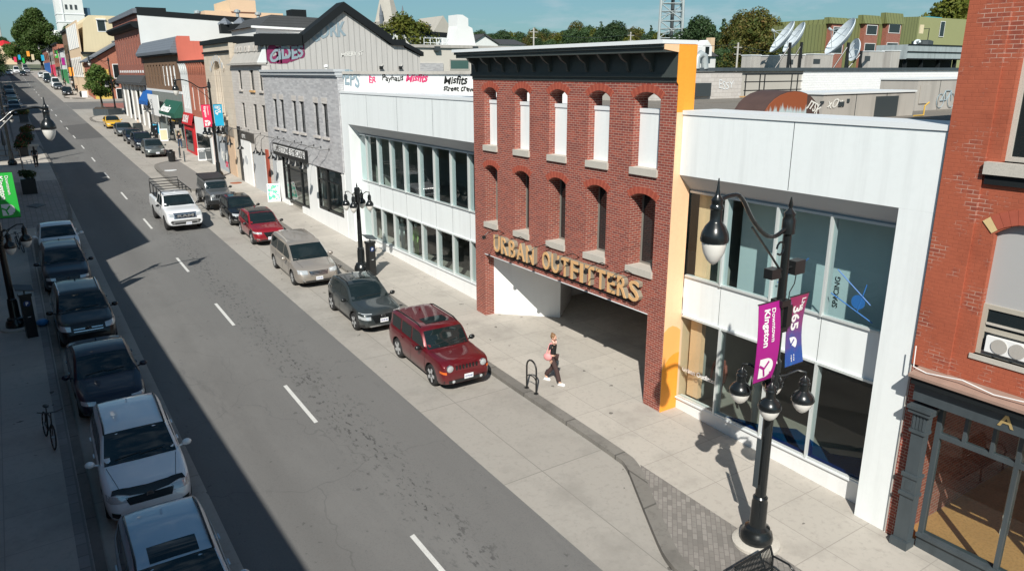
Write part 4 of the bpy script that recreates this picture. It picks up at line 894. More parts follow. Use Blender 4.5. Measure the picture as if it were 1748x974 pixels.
MB().box(14.4, 30, 176.0, 176.49, 13.9, 14.3).build('dark_eave', M_['roof_black'], hc)
MB().box(14.4, 14.59, 176.5, 204, 4, 20.3).build('pale_front', M_['tan'], hc)
for i in range(6):
    y0_ = 178+i*4.3; MB().box(14.28, 14.4, y0_, y0_+2.8, 15.2, 19.8).build('dormer_window', M_['far_white'], hc); MB().box(14.3, 14.4, y0_, y0_+2.8, 9.4, 13.4).build('bay_window', M_['far_white'], hc); MB().box(14.26, 14.29, y0_+.4, y0_+2.4, 9.9, 13.0).build('window_pane', M_['hvac'], hc)
def row(name, label, y0, y1, zt, wall, shop, nwin=4, x0=14.6, rows=((.35, .62),)):
    t = thing(name, label, 'building', (x0, (y0+y1)/2, gz((y0+y1)/2))); zb = gz(y0)
    MB().box(x0, x0+16, y0, y1, zb-1, zt).build('wall', wall, t); MB().box(x0-.35, x0+.3, y0, y1, zt, zt+.5).build('cornice', M_['roof_black'], t)
    MB().box(x0-.08, x0, y0+.3, y1-.3, zb, zb+3.6).build('shopfront', shop, t)
    H = zt-zb-4.2
    for r in range(max(1, int(H//3.2))):
        for i in range(nwin):
            ya = y0+(y1-y0)*(i+.3)/nwin; za = zb+4.6+r*3.2; MB().box(x0-.03, x0, ya, ya+(y1-y0)/nwin*.35, za, za+1.9).build('window', M_['dark_glass'], t)
    return t
row('brick_shop', 'narrow brown brick shop with tall vertical piers beyond the cream building', 205, 222, 19.5, M_['brick_brown'], M_['dark_glass'])
row('grey_roofed_shop', 'low pale grey shop in the far row below the big tree', 222.5, 246, 15.8, M_['far_white'], plain('green_shopfront', (.03, .25, .08), .5))
row('brick_shop', 'far orange brick shop with two storeys in the distant row', 246.5, 268, 17.8, M_['brick_house'], M_['dark_glass'])
row('white_shop', 'far pale shop with a red front in the distant row', 268.5, 292, 16.8, M_['stone_far'], M_['pinkred'])
row('brick_shop', 'furthest dark brick shop before the trees at the end of the street', 292.5, 330, 17.5, M_['brick_far'], M_['blue_awn'])
# pier like chimneys / columns on the brown shop
# ---- white church-like tower and tower house at the end
tw = thing('white_stone_tower', 'tall white limestone tower rising behind the big tree at the far left', 'tower', (33, 430, gz(430)))
MB().box(27.2, 38.6, 424, 436, 10, 60).build('tower_wall', M_['far_white'], tw)
q = MB(); q.box(27.0, 38.9, 423.8, 436, 33.0, 33.6); q.box(27.0, 38.9, 423.8, 436, 36.6, 37.0); q.box(29.6, 30.1, 423.7, 424.2, 33.6, 60); q.build('string_course', M_['cap'], tw)
for x in (31.5, 33.5, 35.5):
    MB().box(x-.45, x+.45, 423.75, 424.0, 39, 41).build('louvre_window', M_['hvac_dark'], tw)
MB().box(38.9, 41.5, 426, 434, 10, 40).build('blue_glass_annex', plain('blue_glazing', (.07, .14, .22), .2), tw)
MB().box(16, 44, 436.5, 452, 12, 30).build('nave', M_['far_white'], tw)
MB_r = None
rt_ = thing('red_roofed_tower', 'small stone tower with a red pyramid roof at the far end of the street', 'tower', (4, 425, gz(425)))
MB().box(.5, 8, 420, 428, 12, 22.0).build('stone_wall', M_['tan'], rt_); MB().box(8, 20, 422, 428, 12, 20).build('stone_wing', M_['stone_far'], rt_)
MB().lathe([(5.6, 22.0), (5.4, 22.3), (1.0, 24.2), (.2, 24.5)], (4.3, 424, 0), 4).build('red_roof', M_['red'], rt_)
ar = thing('radio_mast', 'thin grey mast on the skyline at the extreme left', 'mast', (6, 500, gz(460)))
MB().tube([(4.5, 500, 10), (4.5, 500, 37)], .35, 5).build('mast', M_['hvac'], ar)

# ================================================================== BEHIND THE ROW
gw = thing('gabled_metal_building', 'ribbed grey metal gable wall with thick black roof trim and spray painted tags', 'building', (20, 55, 3))
P2 = [(15.4, 53.0), (27.1, 53.0)]
prof = [(15.5, 12.1), (17.95, 12.15), (21.1, 14.75), (24.6, 12.3), (25.75, 12.25), (25.8, 12.1), (27.1, 11.55)]
m_ = MB(); m_.prism([(15.4, 9.5)]+prof+[(27.1, 9.5)], 'y', 53.02, 54.0); m_.build('ribbed_wall', M_['rib'], gw)
tr = MB()
def strip(a, b, th, y0=52.75, y1=54.2):
    tr.prism([(a[0], a[1]), (b[0], b[1]), (b[0], b[1]+th), (a[0], a[1]+th)], 'y', y0, y1)
strip((15.0, 12.12), (17.95, 12.16), .75); strip((17.9, 12.16), (21.12, 14.52), .62); strip((21.121, 14.52), (24.75, 12.3), .62); strip((24.751, 12.27), (25.8, 12.25), .42); strip((25.801, 12.2), (27.3, 11.5), .30)
tr.build('black_roof_trim', M_['roof_black'], gw)
UX = (1, 0, 0)
UXs = (1, 0, .17)
spray(gw, 'CiDES', AY(458, 108, 53.0), UXs, (-.17, 0, 1), 1.15, M_['grafm'], .25, .13, .84)
spray(gw, 'CiDES', AY(460, 106, 52.985), UXs, (-.17, 0, 1), 1.05, M_['grafg'], .25, .03, .88)
spray(gw, 'GORK', AY(531, 70, 53.0), (1, 0, .2), (-.2, 0, 1), 1.15, M_['grafg'], .25, .03, .80)
spray(gw, 'MISERY ST', AY(582, 97, 53.0), (1, 0, .08), (.0, 0, 1), .38, M_['grafw'], .1, .01)
spray(gw, '@', AY(507, 76, 53.0), UX, (.0, 0, 1), .5, M_['grafm'], 0, .02)
for (px_, py_) in ((650, 116), (683, 116)):
    p = AY(px_, py_, 52.9); l_ = MB(); l_.box(p.x-.12, p.x+.12, p.y-.15, p.y, p.z-.1, p.z+.12); l_.tube([p, (p.x+.2, p.y, p.z+.3)], .02, 5); l_.build('flood_lamp', M_['black'], gw)
vp = AY(557, 116, 50); tag(MB().lathe([(.07, 0), (.07, .35), (.16, .38), (.16, .5), (.03, .56)], (vp.x, 50, 10.3), 10).build('roof_vent_pipe', M_['white_paint'], loc=(vp.x, 50, 10.3)), 'small white vent pipe on the grey stone building roof', 'vent pipe')
# beige block right of the gable
bg_ = thing('beige_block', 'pale beige flat roofed block with dark windows behind the cornice of the brick facade', 'building', (40, 74, 5))
MB().box(33, 56, 70, 84, 2, 12.7).build('beige_wall', pmat('pale_beige_panels', (.56, .53, .48), .7, .05, .6), bg_)
MB().box(32.8, 56.3, 69.8, 84, 12.7, 12.98).build('roof_edge', M_['hvac'], bg_)
ywin(bg_, 70, 39.2, 41.6, 10.5, 11.6, M_['hvac'], plain('green_tint_glass', (.06, .12, .11), .1)); MB().box(33, 38.4, 69.9, 70, 9, 11.2).build('stone_base', M_['grey_stone'], bg_)
for px_ in (745, 810):
    p = AY(px_, 82, 69.9); MB().box(p.x-.3, p.x+.3, 69.6, 69.98, p.z-.3, p.z+.15).build('wall_light', M_['hvac_dark'], bg_)
vn = MB(); p = AY(771, 77, 75)
vn.prism([(p.x, 12.9), (p.x+2.9, 12.9), (p.x+2.4, 15.0), (p.x+1.9, 15.2), (p.x+1.9, 16.0), (p.x+1.2, 16.35), (p.x+.5, 16.35), (p.x+.5, 15.2)], 'y', 74.5, 76.5)
tag(vn.build('roof_exhaust', M_['far_white'], loc=(p.x, 75, 12.9)), 'white tapering exhaust hood on the beige block roof', 'exhaust hood')
rl = MB(); a = AY(724, 75, 76); b = AY(770, 75, 76)
for z in (13.4, 13.9): rl.tube([(a.x, 76, z), (b.x+.5, 76, z)], .03, 4)
for i in range(6): x = a.x+(b.x+.5-a.x)*i/5; rl.tube([(x, 76, 12.9), (x, 76, 13.9)], .03, 4)
tag(rl.build('roof_railing', M_['cap'], loc=(a.x, 76, 12.9)), 'pale roof railing left of the white exhaust hood', 'railing')
# tan block, dark hip roof house on skyline behind left
tb = thing('tan_block', 'tan rendered block with a raised stair tower on the skyline behind the row', 'building', (30, 120, 5))
a = AY(388, 45, 120); MB().box(26.5, 38.0, 120, 130, 5, 19.0).build('wall', M_['tan'], tb); MB().box(30.2, 33.9, 119.8, 130, 19.0, 20.7).build('stair_tower', M_['tan'], tb)
hr = thing('hip_roofed_house', 'white house with dark shingle roof and gable left of the metal gable', 'house', (27, 84, 5))
MB().box(23.0, 31.0, 82, 92, 5, 14.9).build('wall', M_['far_white'], hr)
MB().prism([(22.6, 14.9), (23.4, 15.1), (24.6, 16.1), (31.6, 15.9), (31.6, 14.9)], 'y', 81.6, 92).build('roof', M_['shingle'], hr)
MB().prism([(22.4, 14.75), (31.5, 14.55), (31.5, 14.75), (22.4, 14.95)], 'y', 81.3, 81.6).build('white_fascia', M_['white_paint'], hr)
MB().box(27.6, 29.2, 84, 86, 15.9, 16.9).build('chimney_unit', M_['roof_black'], hr)
# roof hats right of the tall building
rh = thing('roof_turret', 'pair of small grey hipped turrets on the roof beyond the salmon wall', 'turret', (30, 103, 15))
for x, z_ in ((24.6, .0), (26.5, .15)): MB().lathe([(.95, 16.05+z_), (.9, 16.2+z_), (.1, 16.85+z_)], (x, 101.0, 0), 4).build('hip_cap', M_['slate'], rh)
MB().box(23.9, 27.3, 100.4, 101.6, 15.0, 16.15).build('turret_wall', M_['roof_black'], rh)
# church with spire
ch = thing('stone_church', 'grey stone church with tall spire, corner pinnacles and a gabled end', 'church', (93, 200, 8))
MB().box(89.6, 96.8, 198, 205, 5, 23.6).build('tower', M_['stone_far'], ch)
MB().lathe([(3.9, 23.6), (3.6, 24.0), (.25, 36)], (93.2, 201.5, 0), 8).build('spire', M_['stone_far'], ch)
for x in (89.9, 96.5): MB().lathe([(.5, 22.5), (.55, 25.0), (.6, 25.1), (.05, 28.0)], (x, 198.3, 0), 6).build('pinnacle', M_['slate'], ch)
MB().prism([(106.5, 5), (106.5, 20.8), (110.3, 25.9), (114.1, 20.8), (114.1, 5)], 'y', 200, 215).build('nave_gable', M_['stone_far'], ch)
MB().prism([(98, 19.5), (98, 23.4), (107.9, 23.6), (106.6, 21.5), (106.5, 19.5)], 'y', 203, 214).build('nave_roof', M_['slate'], ch)
# lattice tower
lt = thing('lattice_tower', 'grey steel lattice communications tower rising behind the cornice', 'tower', (154, 150, 5))
cx, cy = 153.9, 151.5
legs = [(cx-4.6, cy), (cx+4.6, cy+.2), (cx+.2, cy-4.4)]
lm = MB()
def lp(i, z): q = 1-(z-10)/170; return (cx+(legs[i][0]-cx)*q, cy+(legs[i][1]-cy)*q, z)
for i in range(3): lm.tube([lp(i, 8), lp(i, 60)], .38, 6)
lm.build('leg_tubes', M_['galv'], lt)
lb_ = MB(); zz = 10
while zz < 58:
    for i in range(3):
        j = (i+1) % 3; lb_.tube([lp(i, zz), lp(j, zz)], .14, 4); lb_.tube([lp(i, zz+2.4), lp(j, zz+2.4)], .11, 4); lb_.tube([lp(i, zz), lp(j, zz+4.4)], .14, 4); lb_.tube([lp(j, zz+1.2), lp(i, zz+2.4)], .08, 4)
    zz += 4.4
lb_.build('cross_bracing', M_['galv'], lt); MB().tube([(cx, cy-.5, 8), (cx-.6, cy-.5, 60)], .5, 6).build('cable_run', M_['hvac_dark'], lt)
# small houses on the skyline
def house(label, px0, px1, pyr, pye, y, wall=M_['far_white'], roof=M_['shingle'], gable=True):
    a = AY(px0, pye, y); b = AY(px1, pye, y); c = AY((px0+px1)/2, pyr, y); t = thing('house', label, 'house', (c.x, y, 5)); w_ = b.x-a.x
    if gable:
        MB().prism([(a.x, 3), (a.x, a.z), (c.x, c.z), (b.x, b.z), (b.x, 3)], 'y', y, y+12).build('wall', wall, t)
        for s, e in ((-1, a), (1, b)):
            m = Vector(((c.x+e.x)/2, y+6, (c.z+e.z)/2+.18)); h = Vector((c.x-e.x, 0, c.z-e.z))*.54; MB().obox(m, h, (0, 6.3, 0), (0, 0, .12)).build('roof', roof, t)
    else:
        MB().box(a.x, b.x, y, y+10, 3, a.z).build('wall', wall, t); MB().prism([(y-.5, a.z), (y+5, c.z), (y+10.5, a.z)], 'x', a.x-.5, b.x+.5).build('roof', roof, t)
    return t
house('white gabled house on the skyline just left of the cornice', 803, 850, 61, 76, 130)
house('dark roofed house behind the white gabled one on the skyline', 848, 895, 66, 76, 150, M_['far_white'], M_['shingle'], False)
h = house('dark shingled house with a white dormer just right of the orange wall', 1186, 1222, 74, 96, 120, M_['far_white'], M_['shingle'], False)
p = AY(1204, 96, 119.0); q = p.x; MB().prism([(q-1.6, p.z), (q-1.6, p.z+2.0), (q, p.z+3.4), (q+1.6, p.z+2.0), (q+1.6, p.z)], 'y', 118.6, 121).build('dormer', M_['white_paint'], h)
MB().box(q-.6, q+.6, 118.5, 118.59, p.z+.4, p.z+2.0).build('dormer_window', M_['dark_glass'], h)
p = AY(1211, 74, 126); MB().box(p.x-.7, p.x+.7, 125, 126.4, p.z-4, p.z+1.2).build('chimney', M_['tan'], h)
def utility_pole(px, pyt, pyb, y, label):
    a = AY(px, pyb, y); b = AY(px, pyt, y); t = thing('utility_pole', label, 'pole', (a.x, y, a.z)); MB().tube([(a.x, y, a.z-3), (a.x, y, b.z)], .17, 7).build('pole', M_['hvac'], t)
    c = MB(); c.box(a.x-1.1, a.x+1.1, y-.06, y+.06, b.z-.9, b.z-.75); c.box(a.x-.9, a.x+.9, y-.06, y+.06, b.z-2.1, b.z-1.98); c.build('crossarm', M_['hvac'], t)
utility_pole(1257, 73, 116, 95, 'pale utility pole with crossarms right of the orange wall'); utility_pole(1076, 55, 78, 150, 'distant utility pole on the skyline left of the lattice tower'); utility_pole(911, 48, 80, 140, 'thin pole among the skyline trees above the cornice')
# green clad building
gr = thing('green_clad_building', 'green ribbed metal building with brick window bays on the skyline at right', 'building', (190, 112, 5))
YG = 110; a = AY(1352, 100, YG).x; b = AY(1560, 100, YG).x; c = AY(1645, 100, YG).x
def zg(px, py): return AY(px, py, YG).z
m_ = MB(); m_.prism([(a, 5), (a, zg(1372, 44)), (AY(1408, 40, YG).x, zg(1408, 42)), (AY(1410, 33, YG).x, zg(1410, 33)), (b, zg(1560, 28)), (b, 5)], 'y', YG, 125); m_.build('ribbed_wall', M_['greenrib'], gr)
MB().prism([(b, 5), (b, zg(1560, 28)), (c, zg(1645, 33)), (c, 5)], 'y', YG+.1, 125).build('flat_wall', M_['green_flat'], gr)
for (p0, p1, top, wz) in ((1413, 1437, 30, ((46, 62), (76, 92))), (1470, 1493, 26, ((43, 60), (74, 88))), (1508, 1532, 22, ((41, 57), (73, 88)))):
    xa, xb = AY(p0, 40, YG).x, AY(p1, 40, YG).x
    MB().box(xa, xb, YG-1.2, YG, 8, zg(p0, 40)).build('brick_bay', M_['brick_far'], gr); MB().prism([(YG-1.5, zg(p0, 41)), (YG-.7, zg(p0, top)), (YG+.5, zg(p0, top)), (YG+.5, zg(p0, 41))], 'x', xa-.8, xb+.8).build('green_hood', M_['greenrib'], gr)
    for t_, b_ in wz: ywin(gr, YG-1.25, xa+.6, xb-.6, zg(p0, b_), zg(p0, t_))
p = AY(1608, 50, YG); ywin(gr, YG-.05, p.x-1.2, p.x+1.2, p.z-2, p.z+2)
MB().box(AY(1565, 30, 118).x, AY(1590, 30, 118).x, 115, 119, zg(1580, 30), zg(1580, 24)).build('rooftop_unit', M_['teal'], gr)
# ---- flat roofs and rooftop plant right of the brick facade
YW = 30
wb = thing('white_brick_wall', 'long white painted brick wall with dark coping behind the right shop roof', 'wall', (50, YW, 8.9))
xa, xb = AY(1370, 140, YW).x, AY(1650, 140, YW).x
MB().box(xa, xb, YW, YW+1, 7, 10.35).build('painted_wall', M_['whitebrick'], wb); MB().box(AY(1186, 120, YW).x-2, xb, YW-.1, YW+14, 10.35, 10.55).build('dark_coping', M_['charcoal'], wb)
MB().box(AY(1186, 120, YW).x-6, xa-.01, YW+.1, YW+1.2, 7, 10.34).build('beige_wall', pmat('bare_block_wall', (.42, .40, .36), .85, .15, .5), wb)
MB().box(16.5, 64, 14.36, 30, 8.50, 8.88).build('gravel_roof', M_['gravel'], wb)
pl_ = thing('rooftop_penthouse', 'pale plaster rooftop box with a dark louvred opening beside the orange wall', 'roof structure', (37, 29, 8.9))
xa = AY(1188, 140, 28.5).x; xb = AY(1266, 140, 28.5).x
MB().box(xa-3, xb, 28.5, 29.9, 8.88, AY(1266, 125, 28.5).z).build('plaster_box', M_['pale_stone'], pl_)
MB().box(AY(1186, 150, 28.4).x-1, AY(1213, 150, 28.4).x, 28.35, 28.49, 9.05, 9.75).build('louvre', M_['hvac_dark'], pl_)
spray(pl_, 'ESSY', AY(1226, 152, 28.48), UX, Zv, .62, M_['cap'], 0, -.012)
# railing and plank
rr = MB()
for z in (9.35, 9.8, 10.2): rr.tube([AY(1270, 150, 27)+Vector((0, 0, 0)), AY(1368, 150, 27)], .03, 5) if False else rr.tube([(AY(1270, 150, 27).x, 27, z), (AY(1368, 150, 27).x, 27, z)], .03, 5)
for px_ in (1272, 1296, 1304, 1350, 1360): x = AY(px_, 150, 27).x; rr.tube([(x, 27, 8.88), (x, 27, 10.2)], .035, 5)
tag(rr.build('roof_guardrail', M_['black'], loc=(33, 27, 8.88)), 'black steel guardrail in front of the bare block wall', 'railing')
wp = MB(); p = AY(1268, 165, 24); q = AY(1308, 160, 24); z = 9.15
wp.box(p.x, q.x, 23.6, 24.2, z, z+.06); [wp.box(x, x+.08, 23.7, 23.8, 8.88, z) for x in (p.x+.1, p.x+.6)]; wp.box(p.x, p.x+.6, 23.8, 23.9, 8.9, 8.98)
tag(wp.build('timber_trestle', M_['wood'], loc=(p.x, 24, 8.88)), 'small raw timber trestle on the gravel roof', 'trestle')
# rusty round hood
YHD = 13.0
hd = thing('rusted_hood', 'big rounded rusty vent hood with white spray scribbles behind the right parapet', 'vent hood', (18, YHD, 8.88))
x0, x1, x2 = AY(1299, 195, YHD).x, AY(1350, 160, YHD).x, AY(1400, 200, YHD).x
arc = [(x0+(x2-x0)*(.5-.5*math.cos(t*math.pi/14)), 8.84+1.02*math.sin(t*math.pi/14)**.8) for t in range(15)]
m_ = MB(); m_.prism(arc, 'y', YHD, YHD+1.0, 0); m_.build('hood_shell', pmat('dark_brown_metal', (.075, .045, .04), .7, .3, 3), hd, smooth=40)
mh, nh, bh_ = newmat('rusting_face'); P_ = pos(nh); sz = nd(nh, 'ShaderNodeSeparateXYZ'); nh.links.new(P_, sz.inputs[0])
kk = mth(nh, 'ADD', sz.outputs[2], mth(nh, 'MULTIPLY', noise(nh, P_, 2.5, 4, .6, (3, 3, .4)), .8))
nh.links.new(mixc(nh, (.42, .52, .55), (.27, .075, .03), ramp(nh, kk, 9.72, 9.84)), bh_.inputs['Base Color']); bh_.inputs['Roughness'].default_value = .7
MB().prism([(x, z-.02) for x, z in arc if x < x1+.75] + [(x1+.75, 8.86)], 'y', YHD-.03, YHD-.005).build('rusted_face', mh, hd)
spray(hd, 'JTSK', (x1+.80, YHD-.012, 9.45), (.8, 0, -.6), (.6, 0, .8), .40, M_['grafw'], .1, .01, .7)
def hvac(label, px0, px1, pyt, pyb, y, depth=2.2, mat=None, louv=None, z0=8.88):
    a = AY(px0, pyb, y); b = AY(px1, pyb, y); zt = AY(px0, pyt, y).z; t = thing('rooftop_unit', label, 'air handler', ((a.x+b.x)/2, y, z0), 'rooftop ventilation units')
    MB().box(a.x, b.x, y, y+depth, z0, zt).build('casing', mat or M_['hvac'], t); MB().box(a.x-.04, b.x+.04, y-.04, y+depth+.04, zt, zt+.06).build('casing_lid', M_['cap'], t)
    pm_ = MB(); n = max(1, int((b.x-a.x)/1.6))
    for i in range(1, n): x = a.x+(b.x-a.x)*i/n; pm_.box(x-.012, x+.012, y-.008, y, z0, zt)
    if n > 1: pm_.build('panel_seam', M_['hvac_dark'], t)
    if louv:
        for l in louv:
            q0, q1 = AY(l[0], 1, y).x, AY(l[1], 1, y).x; MB().box(q0, q1, y-.03, y-.002, AY(l[0], l[3], y).z, AY(l[0], l[2], y).z).build('louvre', M_['hvac_dark'], t)
    return t
hv = hvac('long grey beige roof unit with a dark louvred end behind the right parapet', 1402, 1556, 162, 203, 13.9, 1.6, None, [(1517, 1556, 164, 207), (1451, 1461, 173, 181), (1466, 1470, 168, 174), (1419, 1425, 172, 176)])
spray(hv, 'xOx', AY(1412, 184, 13.88), UX, Zv, .42, M_['grafw'], .2, .0)
hv = hvac('tall grey beige roof unit with sprayed bicycle drawing beside the old brick building', 1558, 1665, 137, 205, 15.5, 1.5, None, None)
sc_ = MB(); YB_ = 15.47
for k_ in (0, .85):
    c0, c1 = AY(1605, 172, YB_).x+k_, 8.95+.12
    for a in range(18):
        t0, t1 = a*2*math.pi/18, (a+1)*2*math.pi/18; sc_.tube([(c0+.27*math.cos(t0), YB_, c1+.15+.27*math.sin(t0)), (c0+.27*math.cos(t1), YB_, c1+.15+.27*math.sin(t1))], .014, 4)
c0 = AY(1605, 172, YB_).x
for a, b in (((0, 9.17), (.5, 9.75)), ((.5, 9.75), (1.2, 9.75)), ((1.2, 9.75), (1.35, 9.17)), ((.5, 9.75), (.7, 9.2)), ((.7, 9.2), (1.2, 9.75)), ((0, 9.17), (.7, 9.2))): sc_.tube([(c0+a[0]*.63, YB_, 9.22+(a[1]-9.17)*.65), (c0+b[0]*.63, YB_, 9.22+(b[1]-9.17)*.65)], .02, 4)
sc_.build('painted_bicycle', M_['grafg'], hv)
MB().box(AY(1571, 150, 15.5).x, AY(1588, 150, 15.5).x, 15.46, 15.49, AY(1571, 177, 15.5).z, AY(1571, 146, 15.5).z).build('access_door', M_['hvac'], hv)
# yellow gas pipe
YG_ = 13.2; gp = MB(); p = AY(1575, 205, YG_); gp.tube([(p.x-.6, YG_, 8.95), (p.x, YG_, 8.95), (p.x, YG_, 9.25), (p.x+.25, YG_, 9.36)], .025, 6); tag(gp.build('gas_pipe', plain('yellow_pipe', (.65, .42, .08), .5), loc=(p.x, YG_, 8.9)), 'yellow gas pipe elbow in front of the roof unit with the sprayed bicycle', 'pipe')
# row of units behind the coping
YH = 36; ZR = 10.5
for lb, a, b, t_ in (('boxy grey roof unit at the left end of the row behind the coping', 1268, 1297, 95), ('grey roof unit second from the left under the pair of dishes', 1298, 1330, 96), ('grey roof unit with dark slot below the twin satellite dishes', 1332, 1372, 94), ('wide grey roof unit left of the largest dish', 1374, 1420, 93), ('grey roof unit right of the largest dish', 1468, 1505, 88), ('light grey roof unit left of the pale cooling tower', 1506, 1533, 87)):
    hvac(lb, a+12, b, t_, 118, YH, .8, M_['hvac'], [(a+(b-a)*.55, a+(b-a)*.8, t_+8, t_+16)] if b-a > 33 else None, ZR)
ct = thing('cooling_tower', 'pale galvanised cooling tower on dark legs at the right end of the rooftops', 'cooling tower', (70, 36, 10.5))
xa, xb = AY(1548, 100, 37).x, AY(1655, 100, 37).x; zt = AY(1548, 76, 37).z; zb = AY(1548, 101, 37).z
MB().box(xa, xb, 37, 40, zb, zt).build('galvanised_casing', M_['galv'], ct)
q = MB(); [q.box(xa-.05, xb, 36.94, 37, z-.05, z+.05) for z in (zb+.02, (zb+zt)/2, zt)]; [q.box(x, x+.2, 37.2, 37.5, 10.5, zb) for x in (xa+.3, xa+3, xa+6, xa+9)]; q.build('steel_frame', M_['roof_black'], ct)
MB().box(xa+1, xb, 38.6, 39.6, 10.5, zb).build('dark_plant', M_['roof_black'], ct); MB().lathe([(.9, 0), (.9, .4), (.6, .5)], (xa+5, 38.5, zt), 12).build('fan_cowl', M_['hvac_dark'], ct)
def satdish(label, cx_, cz_, y, rad, tilt, yaw, zbase):
    t = thing('satellite_dish', label, 'satellite dish', (cx_, y, zbase), 'satellite dishes on the roof')
    d = Vector((math.sin(yaw)*math.cos(tilt), math.cos(yaw)*math.cos(tilt), math.sin(tilt))); c = Vector((cx_, y, cz_))
    mb = MB(); prof = [(rad*q, rad*.32*q*q) for q in (.05, .25, .5, .75, .92, 1.0)]; prof += [(rad*1.0, rad*.32-.05), (rad*.9, rad*.32*.81-.09), (rad*.5, rad*.08-.09), (rad*.05, -.08)]
    mb.lathe(prof, (0, 0, 0), 28); Q = d.to_track_quat('Z', 'Y'); mb.v = [tuple(Q @ Vector(v)+c) for v in mb.v]; mb.build('reflector', M_['dish'], t, smooth=35)
    f = MB(); tip = c+d*rad*.85
    for a in (0, 2.1, 4.2): f.tube([c+Q @ Vector((rad*.7*math.cos(a), rad*.7*math.sin(a), rad*.16)), tip], .025, 5)
    f.tube([tip, tip+d*.2], .09, 8); f.build('feed_horn', M_['galv'], t)
    s = MB(); bk = c-d*.35; s.tube([bk, (bk.x, bk.y, zbase)], .11, 8)
    for dx in (-.9, .9): s.tube([bk-Vector((0, 0, .2)), (bk.x+dx, bk.y+.4, zbase)], .05, 6)
    s.build('mount', M_['black'], t)
yd = 34
def dd(px, py, y=yd): return AY(px, py, y)
p = dd(1342, 68); satdish('left one of the twin satellite dishes at the left of the rooftop row', p.x, p.z, yd, 1.22, R(33), R(-51), 10.5)
p = dd(1362, 68, 36); satdish('right one of the twin satellite dishes, partly behind its neighbour', p.x, p.z, 36, 1.22, R(30), R(-52), 10.5)
p = dd(1442, 68, 32); satdish('largest satellite dish in the middle of the rooftop row', p.x, p.z, 32, 1.42, R(33), R(-52), 10.5)
p = dd(1463, 86, 34.5); satdish('small satellite dish tucked behind the largest dish', p.x, p.z, 34.5, .85, R(8), R(-58), 10.5)
p = dd(1566, 75, 38.5); satdish('tiny satellite dish on the cooling tower', p.x, p.z, 38.5, .38, R(20), R(-140), p.z-.6)
for (px_, py_, lb) in ((1574, 50, 'yellowish panel antenna on a thin mast left of the pale green wall window'),):
    p = AY(px_, py_, 40); t = thing('panel_antenna', lb, 'antenna', (p.x, 40, p.z)); MB().box(p.x-.3, p.x+.3, 40, 40.1, p.z-.4, p.z+.4).build('panel', M_['cream'], t); MB().tube([(p.x, 40.1, p.z), (p.x+1.5, 40.1, p.z+.1), (p.x+1.5, 40.1, 12)], .04, 5).build('mast', M_['black'], t)
p = AY(1208, 95, 29.5); t = thing('roof_ductwork', 'silvery bent duct on the roof right of the orange wall', 'duct', (p.x, 29.5, 10.5)); MB().tube([(p.x-.3, 30, 10.5), (p.x-.3, 30, 11.1), (p.x, 30, 11.3), (p.x+.3, 30, 11.2), (p.x+.4, 30, 10.5)], .2, 10).build('duct', M_['galv'], t, smooth=50)

# ================================================================== LEFT SIDE ROW (mostly outside the frame, throws the shade on the street)
def left_bld(label, y0, y1, zt, wall, x=-3.6):
    t = thing('left_building', label, 'building', (x, (y0+y1)/2, gz((y0+y1)/2))); t.name = 'street_building'
    MB().box(x-12, x, y0, y1, gz(y0)-1, zt).build('wall', wall, t); MB().box(x, x+.12, y0+.2, y1-.2, zt-.55, zt-.25).build('cornice', M_['sill'], t)
    n = max(2, int((y1-y0)/2.6))
    for i in range(n):
        ya = y0+(y1-y0)*(i+.28)/n; yb = y0+(y1-y0)*(i+.72)/n
        MB().box(x-.001, x+.03, ya, yb, gz(y0)+4.9, gz(y0)+6.9).build('window', M_['dark_glass'], t)
        MB().box(x-.001, x+.05, ya-.2, yb+.2, gz(y0)+.6, gz(y0)+3.2).build('shop_window', M_['dark_glass'], t)
left_bld('unseen brick block beside the camera shading the near street', -25, 33.6, 10.04, M_['brick_far'])
left_bld('second block on the left pavement casting the long shade', 33.62, 55.2, 13.42, M_['pale_stone'])
left_bld('third block on the left with stepped roofline before the lane', 55.22, 68.0, 14.3, M_['brick_brown'])
cr = thing('chimney_stack', 'brick chimneys on the third block on the left', 'chimney', (-4, 58, 14.3))
MB().box(-4.6, -3.61, 55.3, 56.9, 14.3, 14.9).build('stack', M_['brick_far'], cr); MB().box(-4.6, -3.61, 57.4, 59.9, 14.3, 15.1).build('stack', M_['brick_far'], cr)
left_bld('block on the left after the narrow lane', 77.8, 100, 14.7, M_['beige_stone'])
left_bld('lower block far along the left pavement', 104, 126, 13.4, M_['brick_far'])
left_bld('far left block beyond the parked cars', 126.1, 140, 15.5, M_['pale_stone'])
left_bld('furthest left row of shops', 146, 230, 16.5, M_['brick_brown'])
left_bld('end block on the left of the street', 236, 330, 19.5, M_['brick_far'])

wq = MB()
for z0_, (pa, pb) in enumerate((((911, 52), (1076, 58)), ((1076, 58), (1257, 76)), ((1257, 76), (1420, 84)), ((1257, 82), (1420, 90)))):
    A_ = AY(pa[0], pa[1], 140 if pa[0] < 1200 else 95); B_ = AY(pb[0], pb[1], 140 if pb[0] < 1200 else 95)
    wq.tube([A_.lerp(B_, i/12)-Vector((0, 0, 1.2*(1-(i/6-1)**2))) for i in range(13)], .035, 4)
tag(wq.build('overhead_wires', M_['hvac_dark']), 'thin sagging overhead wires strung between the skyline poles', 'wires')
